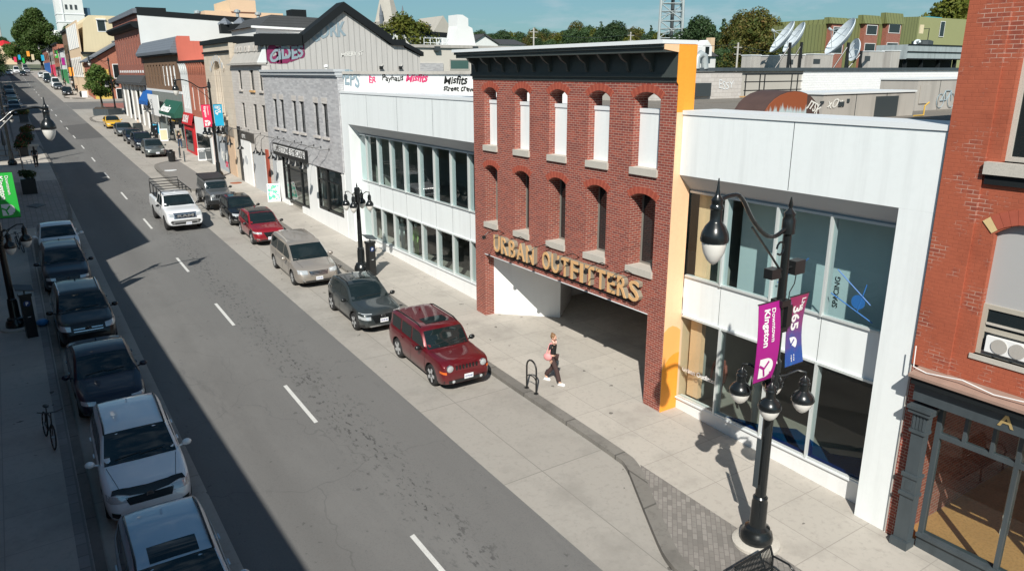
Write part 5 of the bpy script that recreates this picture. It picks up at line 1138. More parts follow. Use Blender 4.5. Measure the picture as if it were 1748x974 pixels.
# ================================================================== VEHICLES
def pchip(pts, x):
    xs = [p[0] for p in pts]; ys = [p[1] for p in pts]
    if x <= xs[0]: return ys[0]
    if x >= xs[-1]: return ys[-1]
    n = len(xs); h = [xs[i+1]-xs[i] for i in range(n-1)]; d = [(ys[i+1]-ys[i])/h[i] for i in range(n-1)]
    m = [d[0]]+[0 if d[i-1]*d[i] <= 0 else 2*d[i-1]*d[i]/(d[i-1]+d[i]) for i in range(1, n-1)]+[d[-1]]
    i = max(j for j in range(n-1) if xs[j] <= x); t = (x-xs[i])/h[i]
    return ((2*t**3-3*t*t+1)*ys[i]+(t**3-2*t*t+t)*h[i]*m[i]+(-2*t**3+3*t*t)*ys[i+1]+(t**3-t*t)*h[i]*m[i+1])
PAINT = {}
def paint(name, col, metal=.25):
    if name not in PAINT:
        m, n, b = newmat(name); P = objc(n); c = mixc(n, dk(col, .93), dk(col, 1.05), noise(n, P, 1.5, 3))
        s = nd(n, 'ShaderNodeSeparateXYZ'); n.links.new(P, s.inputs[0])   # road dust on the lower flanks
        c = mixc(n, c, (.10, .095, .085), mth(n, 'MULTIPLY', ramp(n, mth(n, 'ADD', s.outputs[2], mth(n, 'MULTIPLY', noise(n, P, 3), .3)), .75, .35), .35))
        n.links.new(c, b.inputs['Base Color']); b.inputs['Metallic'].default_value = metal; b.inputs['Roughness'].default_value = .35
        b.inputs['Coat Weight'].default_value = .55 if max(col) < .03 else 1; b.inputs['Coat Roughness'].default_value = .03; b.inputs['Specular IOR Level'].default_value = .3 if max(col) < .03 else .5; PAINT[name] = m
    return PAINT[name]
def body_surface(sp):
    L_ = sp['L']; top = sp['top']; belt = sp['belt']; wid = sp['wid']; zb = sp.get('zb', [(0, .32), (.35, .22), (L_-.4, .22), (L_, .36)])
    k = sp.get('tumble', .25)
    def ringpts(s):
        w_, b, t, u = pchip(wid, s), pchip(belt, s), pchip(top, s), pchip(zb, s); b = min(b, t-.02); h = t-b
        g = max(0, min(1, (s-sp['screen'][0]+.06)/.16))*max(0, min(1, (sp.get('gend', L_-.12)-s)/.12))*max(0, min(1, (h-.05)/.08))
        low = [(0, u), (.80*w_, u), (.93*w_, u+.04), (.985*w_, u+.16), (w_, u+(b-u)*.45), (w_*.995, u+(b-u)*.72), (w_*.975, b-.05), (w_*.955, b)]
        hood = [(.90*w_, b+.35*h), (.80*w_, b+.62*h), (.66*w_, b+.82*h), (.40*w_, b+.96*h), (.2*w_, t-.002), (0, t)]
        def lat(z): return .935*w_-k*(z-b)
        cab = [(.935*w_, b+.02), (lat(b+.5*h), b+.5*h), (lat(t-.10), t-.10), (lat(t-.10)-.07, t-.03), (lat(t)*.55, t-.006), (0, t)]
        return low+[(a[0]*(1-g)+c[0]*g, a[1]*(1-g)+c[1]*g) for a, c in zip(hood, cab)]
    return ringpts
def make_body(sp):
    L_ = sp['L']; rp_ = body_surface(sp); st = set([0, .03, .08, .15, .25])
    s = .35
    while s < L_-.25: st.add(round(s, 3)); s += .11
    st |= set([L_-.25, L_-.15, L_-.08, L_-.03, L_]) | set(sp.get('stations', []))
    st = sorted(st); mb = MB(); rows = []
    for s in st:
        h = rp_(s); r_ = [(x, z) for x, z in h]+[(-x, z) for x, z in reversed(h[1:-1])]
        rows.append([len(mb.v)+i for i in range(len(r_))]); mb.v += [(x, s-L_/2, z) for x, z in r_]
    n = len(rows[0])
    for a, b in zip(rows, rows[1:]):
        for i in range(n): j = (i+1) % n; mb.f.append((a[i], a[j], b[j], b[i])); mb.m.append(0)
    mb.f.append(tuple(rows[0])); mb.m.append(0); mb.f.append(tuple(reversed(rows[-1]))); mb.m.append(0)
    me = mb.mesh('car_body', [M_['plastic']]*2)
    o = bpy.data.objects.new('car_body', me); COL.objects.link(o)
    cut = MB(); r_ = sp['wr']+sp.get('archgap', .065)
    for ys in sp['axles']:
        for sx in (-1, 1):
            cut.lathe([(r_, -.22), (r_, .35)], (sx*(sp['W']-.13 if sx > 0 else sp['W']-.13), ys-L_/2, sp['wr']+.015), 24, axis='x')
            if sx < 0:
                k_ = 48; cut.v[-k_:] = [(-(v[0]+2*0)-2*(sp['W']-.13)+0 if False else v[0], v[1], v[2]) for v in cut.v[-k_:]]
    cme = cut.mesh('cut', M_['plastic']); co = bpy.data.objects.new('cut', cme); COL.objects.link(co)
    md = o.modifiers.new('b', 'BOOLEAN'); md.object = co; md.operation = 'DIFFERENCE'; md.solver = 'EXACT'
    dg = bpy.context.evaluated_depsgraph_get(); me2 = bpy.data.meshes.new_from_object(o.evaluated_get(dg))
    bpy.data.objects.remove(o); bpy.data.objects.remove(co)
    me2.materials.clear(); me2.materials.append(M_['plastic']); me2.materials.append(M_['plastic'])
    clad = sp.get('clad', 0)
    for p in me2.polygons:
        c = p.center; mi = 0
        for ys in sp['axles']:
            d = math.hypot(c.y-(ys-L_/2), c.z-sp['wr']-.015)
            if d < r_+.01 and abs(c.x) < sp['W']-.02 and c.z < sp['wr']+r_+.02: mi = 1
            if clad and abs(c.x) > sp['W']*.8 and d < r_+.09: mi = 1
        if c.z < .27 or (clad and c.z < clad): mi = 1
        p.material_index = mi; p.use_smooth = True
    me2.set_sharp_from_angle(angle=R(38))
    return me2
def bilin(topl, botl, m, n):
    def at(l, t):
        k = len(l)-1; f = min(t*k, k-1e-6); i = int(f); q = f-i; return (l[i][0]*(1-q)+l[i+1][0]*q, l[i][1]*(1-q)+l[i+1][1]*q)
    return [[(lambda a, b, v: (a[0]*(1-v)+b[0]*v, a[1]*(1-v)+b[1]*v))(at(topl, i/n), at(botl, i/n), j/m) for i in range(n+1)] for j in range(m+1)]
class Proj:
    def __init__(s, me): bm = bmesh.new(); bm.from_mesh(me); s.t = BVHTree.FromBMesh(bm); bm.free()
    def patch(s, mb, topl, botl, frm, off=.006, m=3, n=8, mi=0, th=None):
        G = bilin(topl, botl, m, n); idx = []
        for row_ in G:
            r_ = []
            for a, b in row_:
                if frm == 'L': o, d = Vector((-3, a, b)), Vector((1, 0, 0))
                elif frm == 'R': o, d = Vector((3, a, b)), Vector((-1, 0, 0))
                elif frm == 'F': o, d = Vector((a, -6, b)), Vector((0, 1, 0))
                elif frm == 'B': o, d = Vector((a, 6, b)), Vector((0, -1, 0))
                else: o, d = Vector((a, b, 5)), Vector((0, 0, -1))
                h = s.t.ray_cast(o, d)
                if h[0] is None: r_.append(None); continue
                nn = h[1] if h[1].dot(d) < 0 else -h[1]; mb.v.append(tuple(h[0]+nn*off-d*.001)); r_.append(len(mb.v)-1)
            idx.append(r_)
        for a, b in zip(idx, idx[1:]):
            for i in range(len(a)-1):
                q = (a[i], a[i+1], b[i+1], b[i])
                if None in q: continue
                ps = [Vector(mb.v[k]) for k in q]
                if max((ps[i_]-ps[(i_+1) % 4]).length for i_ in range(4)) > .9: continue
                mb.f.append(q); mb.m.append(mi)
        return mb
WHEELS = {}
def make_wheel(root, x, y, r, wd, style):
    key = (round(r, 2), style); t = None
    sgn = 1 if x > 0 else -1
    if key not in WHEELS:
        a = MB(); a.lathe([(r*.66, -wd/2), (r*.90, -wd/2), (r*.98, -wd/2+.03), (r, -wd/4), (r, wd/4), (r*.98, wd/2-.03), (r*.90, wd/2), (r*.66, wd/2)], (0, 0, 0), 26, axis='x')
        b = MB(); b.lathe([(r*.67, -wd*.4), (r*.67, wd*.47), (r*.61, wd*.47), (r*.60, wd*.2), (.05, wd*.2)], (0, 0, 0), 26, axis='x')
        sp_ = MB(); ns = {'five': 5, 'ten': 10, 'steel': 7}[style]
        for i in range(ns):
            an = 2*math.pi*i/ns; dx = Vector((0, math.cos(an), math.sin(an))); tx = Vector((0, -math.sin(an), math.cos(an))); wq = r*(.15 if ns == 5 else .07)
            sp_.obox(Vector((wd*.44, 0, 0))+dx*r*.34, dx*r*.31, tx*wq, (.018, 0, 0))
        sp_.lathe([(r*.66, wd*.40), (r*.69, wd*.50), (r*.60, wd*.50), (r*.59, wd*.36)], (0, 0, 0), 26, axis='x') if style != 'steel' else None; sp_.lathe([(r*.13, wd*.36), (r*.13, wd*.49), (.01, wd*.5)], (0, 0, 0), 12, axis='x')
        WHEELS[key] = (a.mesh('tyre', M_['tyre'], 40), b.mesh('rim', M_['plastic'] if style != 'steel' else M_['rim'], 40), sp_.mesh('spokes', M_['rim'] if style != 'steel' else M_['plastic'], 30))
    a, b, c = WHEELS[key]
    o = bpy.data.objects.new('wheel', a); COL.objects.link(o); o.parent = root; o.location = (x, y, r+.015)
    if sgn < 0: o.rotation_euler.z = math.pi
    p = bpy.data.objects.new('rim', b); COL.objects.link(p); p.parent = o
    q = bpy.data.objects.new('spokes', c); COL.objects.link(q); q.parent = o
    return o
def make_car(name, sp, col, label):
    L_ = sp['L']; W_ = sp['W']; root = thing(name, label, sp.get('cat', 'car'), (0, 0, 0), sp.get('group'))
    me = make_body(sp); P_ = Proj(me); me.materials[0] = col; body = bpy.data.objects.new('body', me); COL.objects.link(body); body.parent = root
    top = lambda s: pchip(sp['top'], s); belt = lambda s: pchip(sp['belt'], s)
    Y = lambda s: s-L_/2
    # side glass
    for sd_ in ('L', 'R'):
        for (s0, s1) in sp['glass']:
            N = 8; ss = [s0+(s1-s0)*i/N for i in range(N+1)]; tp_, bt = [], []
            for s in ss:
                zb_ = belt(s)+sp.get('gb', .05); zt = min(top(s)-.13, sp.get('gt', 9)); zt = max(zt, zb_+.002); tp_.append((Y(s), zt)); bt.append((Y(s), zb_))
            P_.patch(MB_ := MB(), tp_, bt, sd_, .005, 3, 10); MB_.build('side_window', M_['wind'], root, smooth=40)
        dm = MB()
        for s in sp['doors']:
            P_.patch(dm, [(Y(s)-.009, belt(s)+.0), (Y(s)+.009, belt(s)+.0)], [(Y(s)-.009, .33), (Y(s)+.009, .33)], sd_, .0025, 10, 1)
        P_.patch(dm, [(Y(sp['doors'][0]), .335), (Y(sp['doors'][-1]), .335)], [(Y(sp['doors'][0]), .322), (Y(sp['doors'][-1]), .322)], sd_, .0025, 1, 12)
        if dm.f: dm.build('door_seam', M_['plastic'], root)
        sx = -1 if sd_ == 'L' else 1
        for s in sp['handles']:
            w_ = pchip(sp['wid'], s); MB().obox((sx*(w_+.012), Y(s), belt(s)-.10), (.016, 0, 0), (0, .09, 0), (0, 0, .016)).build('door_handle', col if sp.get('cols', True) else M_['plastic'], root)
    # windscreen, rear window
    c0, c1 = sp['screen']
    def halfw(s, q=.96):
        w_, b, t = pchip(sp['wid'], s), pchip(sp['belt'], s), pchip(sp['top'], s); return .935*w_-sp.get('tumble', .25)*max(0, t-b-.06)-.075
    N = 6; rows = [c0+(c1-c0)*i/N for i in range(N+1)]
    m_ = MB(); G = []
    for s in rows:
        hw = halfw(s); r_ = []
        for i in range(9):
            x = hw*(-1+2*i/8); q = 1-(i/4-1)**2; yy = Y(s)-.07*q*(1 if s < (c0+c1)/2 else .3)
            h = P_.t.ray_cast(Vector((x, yy, 5)), Vector((0, 0, -1)))
            nn = h[1] if h[1].z > 0 else -h[1]; m_.v.append(tuple(h[0]+nn*.007)); r_.append(len(m_.v)-1)
        G.append(r_)
    for a, b in zip(G, G[1:]):
        for i in range(8): m_.f.append((a[i], a[i+1], b[i+1], b[i])); m_.m.append(0)
    m_.build('windscreen', M_['wind'], root, smooth=50)
    if 'rear' in sp:
        r0, r1 = sp['rear']; m_ = MB(); hw = halfw(r0)*.9
        P_.patch(m_, [(-hw, Y(r0)), (hw, Y(r0))], [(-hw, Y(r1)), (hw, Y(r1))], 'T', .006, 5, 8); m_.build('rear_window', M_['wind'], root, smooth=40)
    # lights, grille, plate
    for sx in (-1, 1):
        for (kind, x0, x1, z0, z1, mt) in sp['front']:
            if kind == 'pair':
                m_ = MB(); tl = [(sx*x0, z1), (sx*x1, z1+.02)]; bl = [(sx*x0, z0), (sx*x1, z0+.03)]; P_.patch(m_, tl, bl, 'F', .010, 3, 6); nm = 'headlight' if mt == 'lamp_glass' else ('fog_light' if mt in ('chrome',) else 'bumper_insert')
                if m_.f: m_.build(nm, M_[mt], root, smooth=40)
            elif kind == 'round':
                h = P_.t.ray_cast(Vector((sx*x0, -6, z0)), Vector((0, 1, 0)))
                if h[0]:
                    yy = h[0].y; m_ = MB(); m_.lathe([(x1*1.15, -.01), (x1*1.15, .03)], (sx*x0, yy-.02, z0), 18, axis='y'); f = m_.build('headlight', M_['chrome'], root, smooth=40); MB().lathe([(x1, -.02), (x1*.6, -.035), (.01, -.04)], (sx*x0, yy-.02, z0), 18, axis='y').build('lens', M_['lamp_glass'], f, smooth=50)
    for (kind, x0, x1, z0, z1, mt) in sp['front']:
        if kind == 'mid':
            m_ = MB(); P_.patch(m_, [(-x1, z1), (x1, z1)], [(-x0, z0), (x0, z0)], 'F', .006 if mt == 'chrome' else .011, 3, 10)
            if m_.f: m_.build('grille' if z0 > .45 else 'bumper_intake', M_[mt], root, smooth=40)
        if kind == 'bars':
            g = MB(); n = int(mt)
            for i in range(n):
                x = -x0+2*x0*(i+.5)/n; h = P_.t.ray_cast(Vector((x, -6, (z0+z1)/2)), Vector((0, 1, 0)))
                if h[0]: g.obox((x, h[0].y-.012, (z0+z1)/2), (x1, 0, 0), (0, .012, 0), (0, 0, (z1-z0)/2))
            g.build('grille_slots', M_['gloss_black'], root)
        if kind == 'hbars':
            g = MB(); n = int(mt)
            for i in range(n):
                z = z0+(z1-z0)*(i+.5)/n; P_.patch(g, [(-x0, z+.015), (x0, z+.015)], [(-x0, z-.015), (x0, z-.015)], 'F', .02, 1, 8)
            g.build('grille_bars', M_['chrome'], root)
        if kind == 'plate':
            h = P_.t.ray_cast(Vector((0, -6, z0)), Vector((0, 1, 0)))
            if h[0]:
                pl = MB().box(x0-.16, x0+.16, h[0].y-.03, h[0].y-.015, z0-.08, z0+.08).build('number_plate', M_['plate'], root)
                place(text_mb('CKTB 482', .085, .002, .001, sx=.75, align='CENTER'), (x0, h[0].y-.032, z0-.03), (1, 0, 0), (0, 0, 1)).build('plate_characters', plain('plate_blue', (.02, .05, .25), .5) if 'plate_blue' not in bpy.data.materials else bpy.data.materials['plate_blue'], pl)
        if kind == 'badge':
            h = P_.t.ray_cast(Vector((0, -6, z0)), Vector((0, 1, 0)))
            if h[0]: MB().lathe([(x0, -.012), (x0, .0), (x0*.72, .0), (x0*.72, -.012)], (0, h[0].y-.012, z0), 16, axis='y').build('badge', M_['chrome'], root)
    # mirrors
    s = sp['mirror']; b = belt(s); w_ = pchip(sp['wid'], s)
    for sx in (-1, 1):
        mm = MB(); mm.ball((sx*(w_+.13), Y(s)-.0, b+.09), .115, .075, .085, 10); mm.tube([(sx*(w_-.04), Y(s)+.02, b+.02), (sx*(w_+.08), Y(s), b+.06)], .025, 6)
        mm.build('wing_mirror', sp.get('mirmat') or col, root, smooth=60)
    for y in sp['axles']:
        for sx in (-1, 1): make_wheel(root, sx*(W_-.125), Y(y), sp['wr'], .225, sp.get('style', 'five'))
    if sp.get('rails'):
        s0, s1 = sp['rails'];
        for sx in (-1, 1):
            pth = [];
            for i in range(9):
                s = s0+(s1-s0)*i/8; h = body_surface(sp)(s); pth.append((sx*(h[11][0]-.02), Y(s), h[11][1]+(.05 if 0 < i < 8 else 0)))
            MB().tube(pth, .022, 6).build('roof_rail', M_[sp.get('railmat', 'gloss_black')], root, smooth=40)
    if sp.get('sunroof'):
        s0, s1, hx = sp['sunroof']; m_ = MB(); P_.patch(m_, [(-hx, Y(s0)), (hx, Y(s0))], [(-hx, Y(s1)), (hx, Y(s1))], 'T', .006, 4, 8); m_.build('sunroof', M_['wind'], root, smooth=40)
    if sp.get('hoodline'):
        hl = MB()
        for sx in (-1, 1): P_.patch(hl, [(sx*sp['hoodline'][0], Y(sp['hoodline'][1])), (sx*(sp['hoodline'][0]+.012), Y(sp['hoodline'][1]))], [(sx*sp['hoodline'][2], Y(sp['hoodline'][3])), (sx*(sp['hoodline'][2]+.012), Y(sp['hoodline'][3]))], 'T', .003, 8, 1)
        hl.build('bonnet_seam', M_['plastic'], root)
    ant = sp.get('antenna', L_-1.0); z = top(ant); MB().prism([(Y(ant)-.08, z-.01), (Y(ant)+.08, z-.01), (Y(ant)+.07, z+.06)], 'x', -.02, .02).build('roof_antenna', sp.get('antmat') or col, root)
    # wipers
    s = c0+.05; z = top(s); wpm = MB()
    for xa, xb in ((-.55, .02), (-.02, .5)):
        pa = [];
        for i in range(5):
            x = xa+(xb-xa)*i/4; h = P_.t.ray_cast(Vector((x, Y(s)+.01+.05*i/4, 5)), Vector((0, 0, -1)))
            if h[0]: pa.append(h[0]+Vector((0, 0, .022)))
        if len(pa) > 2: wpm.tube(pa, .009, 4)
    wpm.build('wipers', M_['plastic'], root)
    return root
def suv(H=1.62, L_=4.35, W_=.90, hood=1.0, **k):
    d = dict(L=L_, W=W_, wr=.345, axles=(.86, .86+k.pop('wb', 2.62)), top=[(0, .62), (.06, .78), (.14, hood-.10), (.30, hood-.03), (.9, hood+.04), (1.22, hood+.08), (1.30, hood+.11), (1.98, H-.06), (2.3, H), (3.1, H-.005), (L_-.55, H-.09), (L_-.30, H-.28), (L_-.10, 1.05), (L_-.03, .9), (L_, .62)],
             belt=[(0, .55), (.14, hood-.20), (.5, hood-.10), (1.3, hood-.02), (2.4, hood+.02), (3.4, hood+.06), (L_-.1, hood+.02), (L_, .55)],
             wid=[(0, W_*.74), (.08, W_*.84), (.25, W_*.93), (.6, W_*.985), (1.2, W_), (3.2, W_), (L_-.5, W_*.97), (L_-.1, W_*.88), (L_, W_*.80)],
             glass=[(1.45, 2.38), (2.44, 3.22), (3.28, L_-.62)], doors=[1.32, 2.41, 3.25], handles=[2.22, 3.08], screen=(1.27, 1.97), rear=(L_-.50, L_-.17), mirror=1.50, hoodline=(.70*W_*.9, .30, .80*W_, 1.2), gt=H-.15)
    d['front'] = [('pair', .46, .80, .68, .80, 'lamp_glass'), ('mid', .36, .44, .60, .80, 'gloss_black'), ('mid', .5, .55, .34, .46, 'plastic'), ('pair', .60, .76, .42, .50, 'chrome'), ('plate', 0, 0, .50, 0, ''), ('badge', .07, 0, .74, 0, '')]
    d.update(k); return d
def sedan(H=1.45, L_=4.7, W_=.91, **k):
    d = dict(L=L_, W=W_, wr=.335, axles=(.90, 3.68), top=[(0, .55), (.06, .66), (.2, .78), (.6, .87), (1.25, .96), (1.36, 1.0), (2.15, H-.05), (2.6, H), (3.1, H-.03), (3.55, H-.15), (4.15, 1.10), (4.35, 1.06), (L_-.05, 1.0), (L_, .6)],
             belt=[(0, .5), (.15, .66), (.6, .78), (1.35, .90), (2.6, .93), (3.8, .98), (L_-.05, .95), (L_, .5)],
             wid=[(0, W_*.72), (.08, W_*.84), (.3, W_*.93), (.7, W_*.985), (1.3, W_), (3.4, W_), (L_-.4, W_*.96), (L_-.08, W_*.86), (L_, W_*.78)],
             glass=[(1.60, 2.50), (2.56, 3.42), (3.47, 3.72)], doors=[1.42, 2.53, 3.44], handles=[2.35, 3.27], screen=(1.36, 2.12), rear=(3.5, 4.1), mirror=1.62, hoodline=(.58, .28, .70, 1.3))
    d['front'] = [('pair', .46, .82, .60, .70, 'lamp_glass'), ('mid', .38, .46, .48, .66, 'gloss_black'), ('mid', .55, .6, .27, .38, 'plastic'), ('plate', 0, 0, .42, 0, ''), ('badge', .06, 0, .62, 0, '')]
    d.update(k); return d
GR = 'cars parked along the right kerb'; GL = 'cars parked along the left kerb'
def put(o, s_front, x, L_, yaw=0):   # s_front: distance of the front bumper; tilt to follow the climb
    y = s_front+L_/2; o.location = (x, y, gz(y, RD+.004)); o.rotation_euler = (math.atan(S), 0, yaw); return o
# red boxy SUV
RED = paint('deep_red_paint', (.125, .005, .010))
spb = suv(1.66, 4.41, .885, 1.03, wb=2.63, clad=.0, cols=True, group=GR)
spb.update(wr=.36, top=[(0, .60), (.04, .84), (.09, .98), (.35, 1.045), (1.0, 1.075), (1.22, 1.09), (1.32, 1.14), (1.72, 1.57), (1.86, 1.645), (2.3, 1.67), (3.9, 1.645), (4.18, 1.58), (4.33, 1.08), (4.37, .95), (4.41, .60)],
           belt=[(0, .54), (.09, .90), (.4, .99), (1.3, 1.03), (2.4, 1.04), (4.3, 1.05), (4.41, .55)], wid=[(0, .74), (.06, .81), (.2, .86), (.5, .88), (1.2, .885), (3.9, .885), (4.3, .84), (4.41, .76)], tumble=.11,
           glass=[(1.42, 2.36), (2.44, 3.20), (3.30, 3.98)], doors=[1.30, 2.40, 3.25], screen=(1.28, 1.74), rear=(4.2, 4.31), mirmat=M_['gloss_black'], rails=(1.95, 4.0), railmat='gloss_black', sunroof=(2.05, 2.62, .44),
           front=[('round', .60, .105, .84, 0, 'x'), ('bars', .42, .030, .76, .90, '7'), ('pair', .72, .86, .66, .74, 'amber'), ('mid', .78, .80, .28, .45, 'plastic'), ('round', .50, .05, .40, 0, 'x'), ('plate', 0.05, 0, .50, 0, '')])
c = make_car('parked_suv', spb, RED, 'dark red boxy suv with roof rails and round headlights parked nearest the bike rack'); put(c, 19.0, 11.05, 4.41, R(-1.5))
# charcoal crossover
CH = paint('charcoal_green_paint', (.035, .045, .048)); spk = suv(1.57, 4.17, .90, .98, wb=2.60, clad=.40, group=GR, rails=(1.9, 3.3), railmat='gloss_black', sunroof=(2.0, 2.5, .40), mirmat=M_['gloss_black'])
spk['front'] = [('pair', .50, .86, .60, .72, 'lamp_glass'), ('pair', .44, .84, .80, .83, 'lamp_glass'), ('mid', .34, .50, .46, .76, 'gloss_black'), ('mid', .5, .6, .30, .38, 'chrome'), ('plate', 0.02, 0, .55, 0, ''), ('badge', .09, 0, .70, 0, '')]
c = make_car('parked_crossover', spk, CH, 'dark charcoal crossover parked between the beige minivan and the red boxy suv'); put(c, 24.95, 10.85, 4.17, R(-1.5))
# champagne minivan
BE = paint('champagne_paint', (.40, .36, .32), .5)
spv = dict(L=5.15, W=.99, wr=.345, axles=(.98, 4.06), top=[(0, .60), (.06, .76), (.15, .86), (.4, .98), (1.0, 1.10), (1.12, 1.15), (2.0, 1.62), (2.3, 1.72), (3.4, 1.76), (4.6, 1.73), (4.85, 1.64), (5.05, 1.1), (5.11, .95), (5.15, .6)],
           belt=[(0, .54), (.15, .78), (.6, .90), (1.3, 1.02), (3, 1.05), (5.0, 1.05), (5.15, .55)], wid=[(0, .72), (.08, .84), (.25, .93), (.6, .98), (1.3, .99), (4.4, .99), (4.95, .93), (5.15, .80)], tumble=.22,
           glass=[(1.55, 2.45), (2.53, 3.55), (3.62, 4.70)], doors=[1.45, 2.49, 3.60], handles=[2.35, 2.70], screen=(1.12, 2.02), rear=(4.88, 5.03), mirror=1.65, hoodline=(.62, .35, .72, 1.05), rails=(2.4, 4.6), railmat='hvac', group=GR, gt=1.60, style='ten',
           front=[('pair', .50, .90, .68, .84, 'lamp_glass'), ('mid', .38, .44, .62, .80, 'gloss_black'), ('hbars', .40, 0, .62, .80, '3'), ('mid', .7, .75, .30, .40, 'plastic'), ('pair', .66, .76, .38, .46, 'chrome'), ('plate', 0, 0, .48, 0, '')])
c = make_car('parked_minivan', spv, BE, 'champagne beige minivan parked third from the front on the right'); put(c, 31.6, 10.75, 5.15, R(-2))
# small red crossover with black roof
RD2 = paint('bright_red_paint', (.27, .008, .016)); spn = suv(1.58, 4.30, .88, .98, wb=2.62, clad=.36, group=GR, mirmat=M_['gloss_black'])
spn['front'] = [('pair', .46, .84, .70, .80, 'lamp_glass'), ('mid', .22, .38, .50, .78, 'gloss_black'), ('mid', .6, .66, .30, .40, 'plastic'), ('pair', .6, .74, .40, .46, 'chrome'), ('plate', 0, 0, .46, 0, '')]
c = make_car('parked_crossover', spn, RD2, 'small bright red crossover with a black roof parked behind the beige minivan'); put(c, 40.0, 11.05, 4.30, R(-2))
rfm = MB(); P_ = Proj([ch for ch in c.children if ch.name.startswith('body')][0].data); P_.patch(rfm, [(-.60, 2.0-2.15), (.60, 2.0-2.15)], [(-.58, 3.75-2.15), (.58, 3.75-2.15)], 'T', .004, 8, 10); o_ = rfm.mesh('roof_panel', M_['gloss_black'], 40); q = bpy.data.objects.new('roof_panel', o_); COL.objects.link(q); q.parent = c
# black car
BK = paint('black_paint', (.005, .006, .008), 0); c = make_car('parked_hatchback', suv(1.50, 4.4, .89, .93, wb=2.65, group=GR, antmat=M_['plastic']), BK, 'black hatchback parked between the small red crossover and the grey jeep'); put(c, 45.2, 11.2, 4.4, R(-2))
# grey off-roader
GY = paint('steel_grey_paint', (.16, .17, .18), .5)
spw = dict(L=4.6, W=.92, wr=.40, archgap=.10, axles=(.72, 3.66), top=[(0, .70), (.10, .78), (.16, 1.12), (.5, 1.20), (1.3, 1.26), (1.36, 1.30), (1.62, 1.74), (1.72, 1.80), (1.9, 1.83), (4.3, 1.83), (4.42, 1.78), (4.46, 1.1), (4.55, .8), (4.6, .7)],
           belt=[(0, .6), (.16, 1.02), (.5, 1.12), (1.35, 1.18), (4.4, 1.18), (4.6, .6)], wid=[(0, .66), (.15, .68), (1.2, .74), (1.45, .80), (4.4, .80), (4.6, .78)], tumble=.12, zb=[(0, .5), (.4, .42), (4.2, .42), (4.6, .5)],
           glass=[(1.62, 2.42), (2.52, 3.25), (3.38, 4.2)], doors=[1.45, 2.47, 3.3], handles=[2.3, 3.15], screen=(1.38, 1.61), mirror=1.62, group=GR, mirmat=M_['plastic'], gt=1.62,
           front=[('round', .50, .11, .98, 0, 'x'), ('bars', .33, .028, .82, 1.06, '7')])
c = make_car('parked_offroader', spw, GY, 'grey boxy off road vehicle with black hard top parked by the kerb extension'); put(c, 50.6, 11.0, 4.6, R(-2))
for sx in (-1, 1):
    for y in (.72, 3.66):
        fm = MB()
        arc_ = [(y-2.3+.56*math.cos(a), .42+.53*math.sin(a)) for a in [math.pi*i/10 for i in range(11)]]; inn = [(y-2.3+.48*math.cos(a), .42+.46*math.sin(a)) for a in [math.pi*i/10 for i in range(10, -1, -1)]]
        fm.prism(arc_+inn, 'x', sx*.66, sx*.93)
        q = bpy.data.objects.new('wheel_arch', fm.mesh('wheel_arch', M_['plastic'], 30)); COL.objects.link(q); q.parent = c
for nm, bx, mt in (('hard_top', (-.74, .74, -.58, 2.08, 1.80, 1.90), 'plastic'), ('front_bumper', (-.86, .86, -2.44, -2.28, .50, .74), 'plastic')):
    q = bpy.data.objects.new(nm, MB().box(*bx).mesh(nm, M_[mt])); COL.objects.link(q); q.parent = c
# white pickup with ladder rack, driving
WT = paint('white_paint', (.72, .74, .76), .0)
spp = dict(L=5.95, W=1.0, wr=.41, archgap=.07, axles=(1.0, 4.65), top=[(0, .78), (.05, .95), (.12, 1.14), (.4, 1.24), (1.35, 1.32), (1.45, 1.38), (2.1, 1.86), (2.35, 1.94), (3.3, 1.95), (3.45, 1.90), (3.52, 1.46), (3.60, 1.42), (5.8, 1.42), (5.88, 1.38), (5.95, .8)],
           belt=[(0, .7), (.12, 1.02), (.5, 1.14), (1.5, 1.24), (3.5, 1.27), (3.7, 1.34), (5.85, 1.34), (5.95, .7)], wid=[(0, .90), (.1, .96), (.3, .99), (1.0, 1.0), (5.7, 1.0), (5.95, .95)], tumble=.25, zb=[(0, .42), (.4, .40), (5.5, .45), (5.95, .55)],
           glass=[(1.85, 2.62), (2.70, 3.30)], doors=[1.65, 2.66, 3.45], handles=[2.5, 3.3], screen=(1.43, 2.10), mirror=1.85, cat='pickup', gend=3.56, mirmat=M_['gloss_black'], stations=[3.44, 3.48, 3.52, 3.56, 3.6], gt=1.80, style='steel', antenna=2.6,
           front=[('pair', .60, .92, .90, 1.08, 'lamp_glass'), ('mid', .62, .64, .80, 1.13, 'chrome'), ('mid', .55, .57, .84, 1.09, 'gloss_black'), ('mid', .95, .95, .46, .72, 'chrome'), ('mid', .6, .6, .50, .58, 'plastic'), ('pair', .68, .82, .56, .66, 'plastic'), ('hbars', .56, 0, .84, 1.10, '2'), ('plate', .15, 0, .50, 0, '')])
c = make_car('white_pickup', spp, WT, 'white pickup truck with black ladder rack driving in the right lane'); put(c, 45.7, 7.72, 5.95, R(.5))
def local(mb, nm, mt, par, sm=None):
    q = bpy.data.objects.new(nm, mb.mesh(nm, M_[mt] if isinstance(mt, str) else mt, sm)); COL.objects.link(q); q.parent = par; return q
rk = MB(); Yp = lambda s: s-2.975
for sx in (-1, 1):
    rk.tube([(sx*.84, Yp(2.0), 2.10), (sx*.84, Yp(5.8), 2.12)], .03, 6)
    for s, zb_ in ((2.1, 1.88), (3.5, 1.45), (4.6, 1.42), (5.75, 1.42)): rk.tube([(sx*.86, Yp(s), zb_), (sx*.84, Yp(s), 2.11)], .028, 6)
for s in (2.0, 2.9, 3.8, 4.7, 5.75): rk.tube([(-.84, Yp(s), 2.11), (.84, Yp(s), 2.11)], .026, 6)
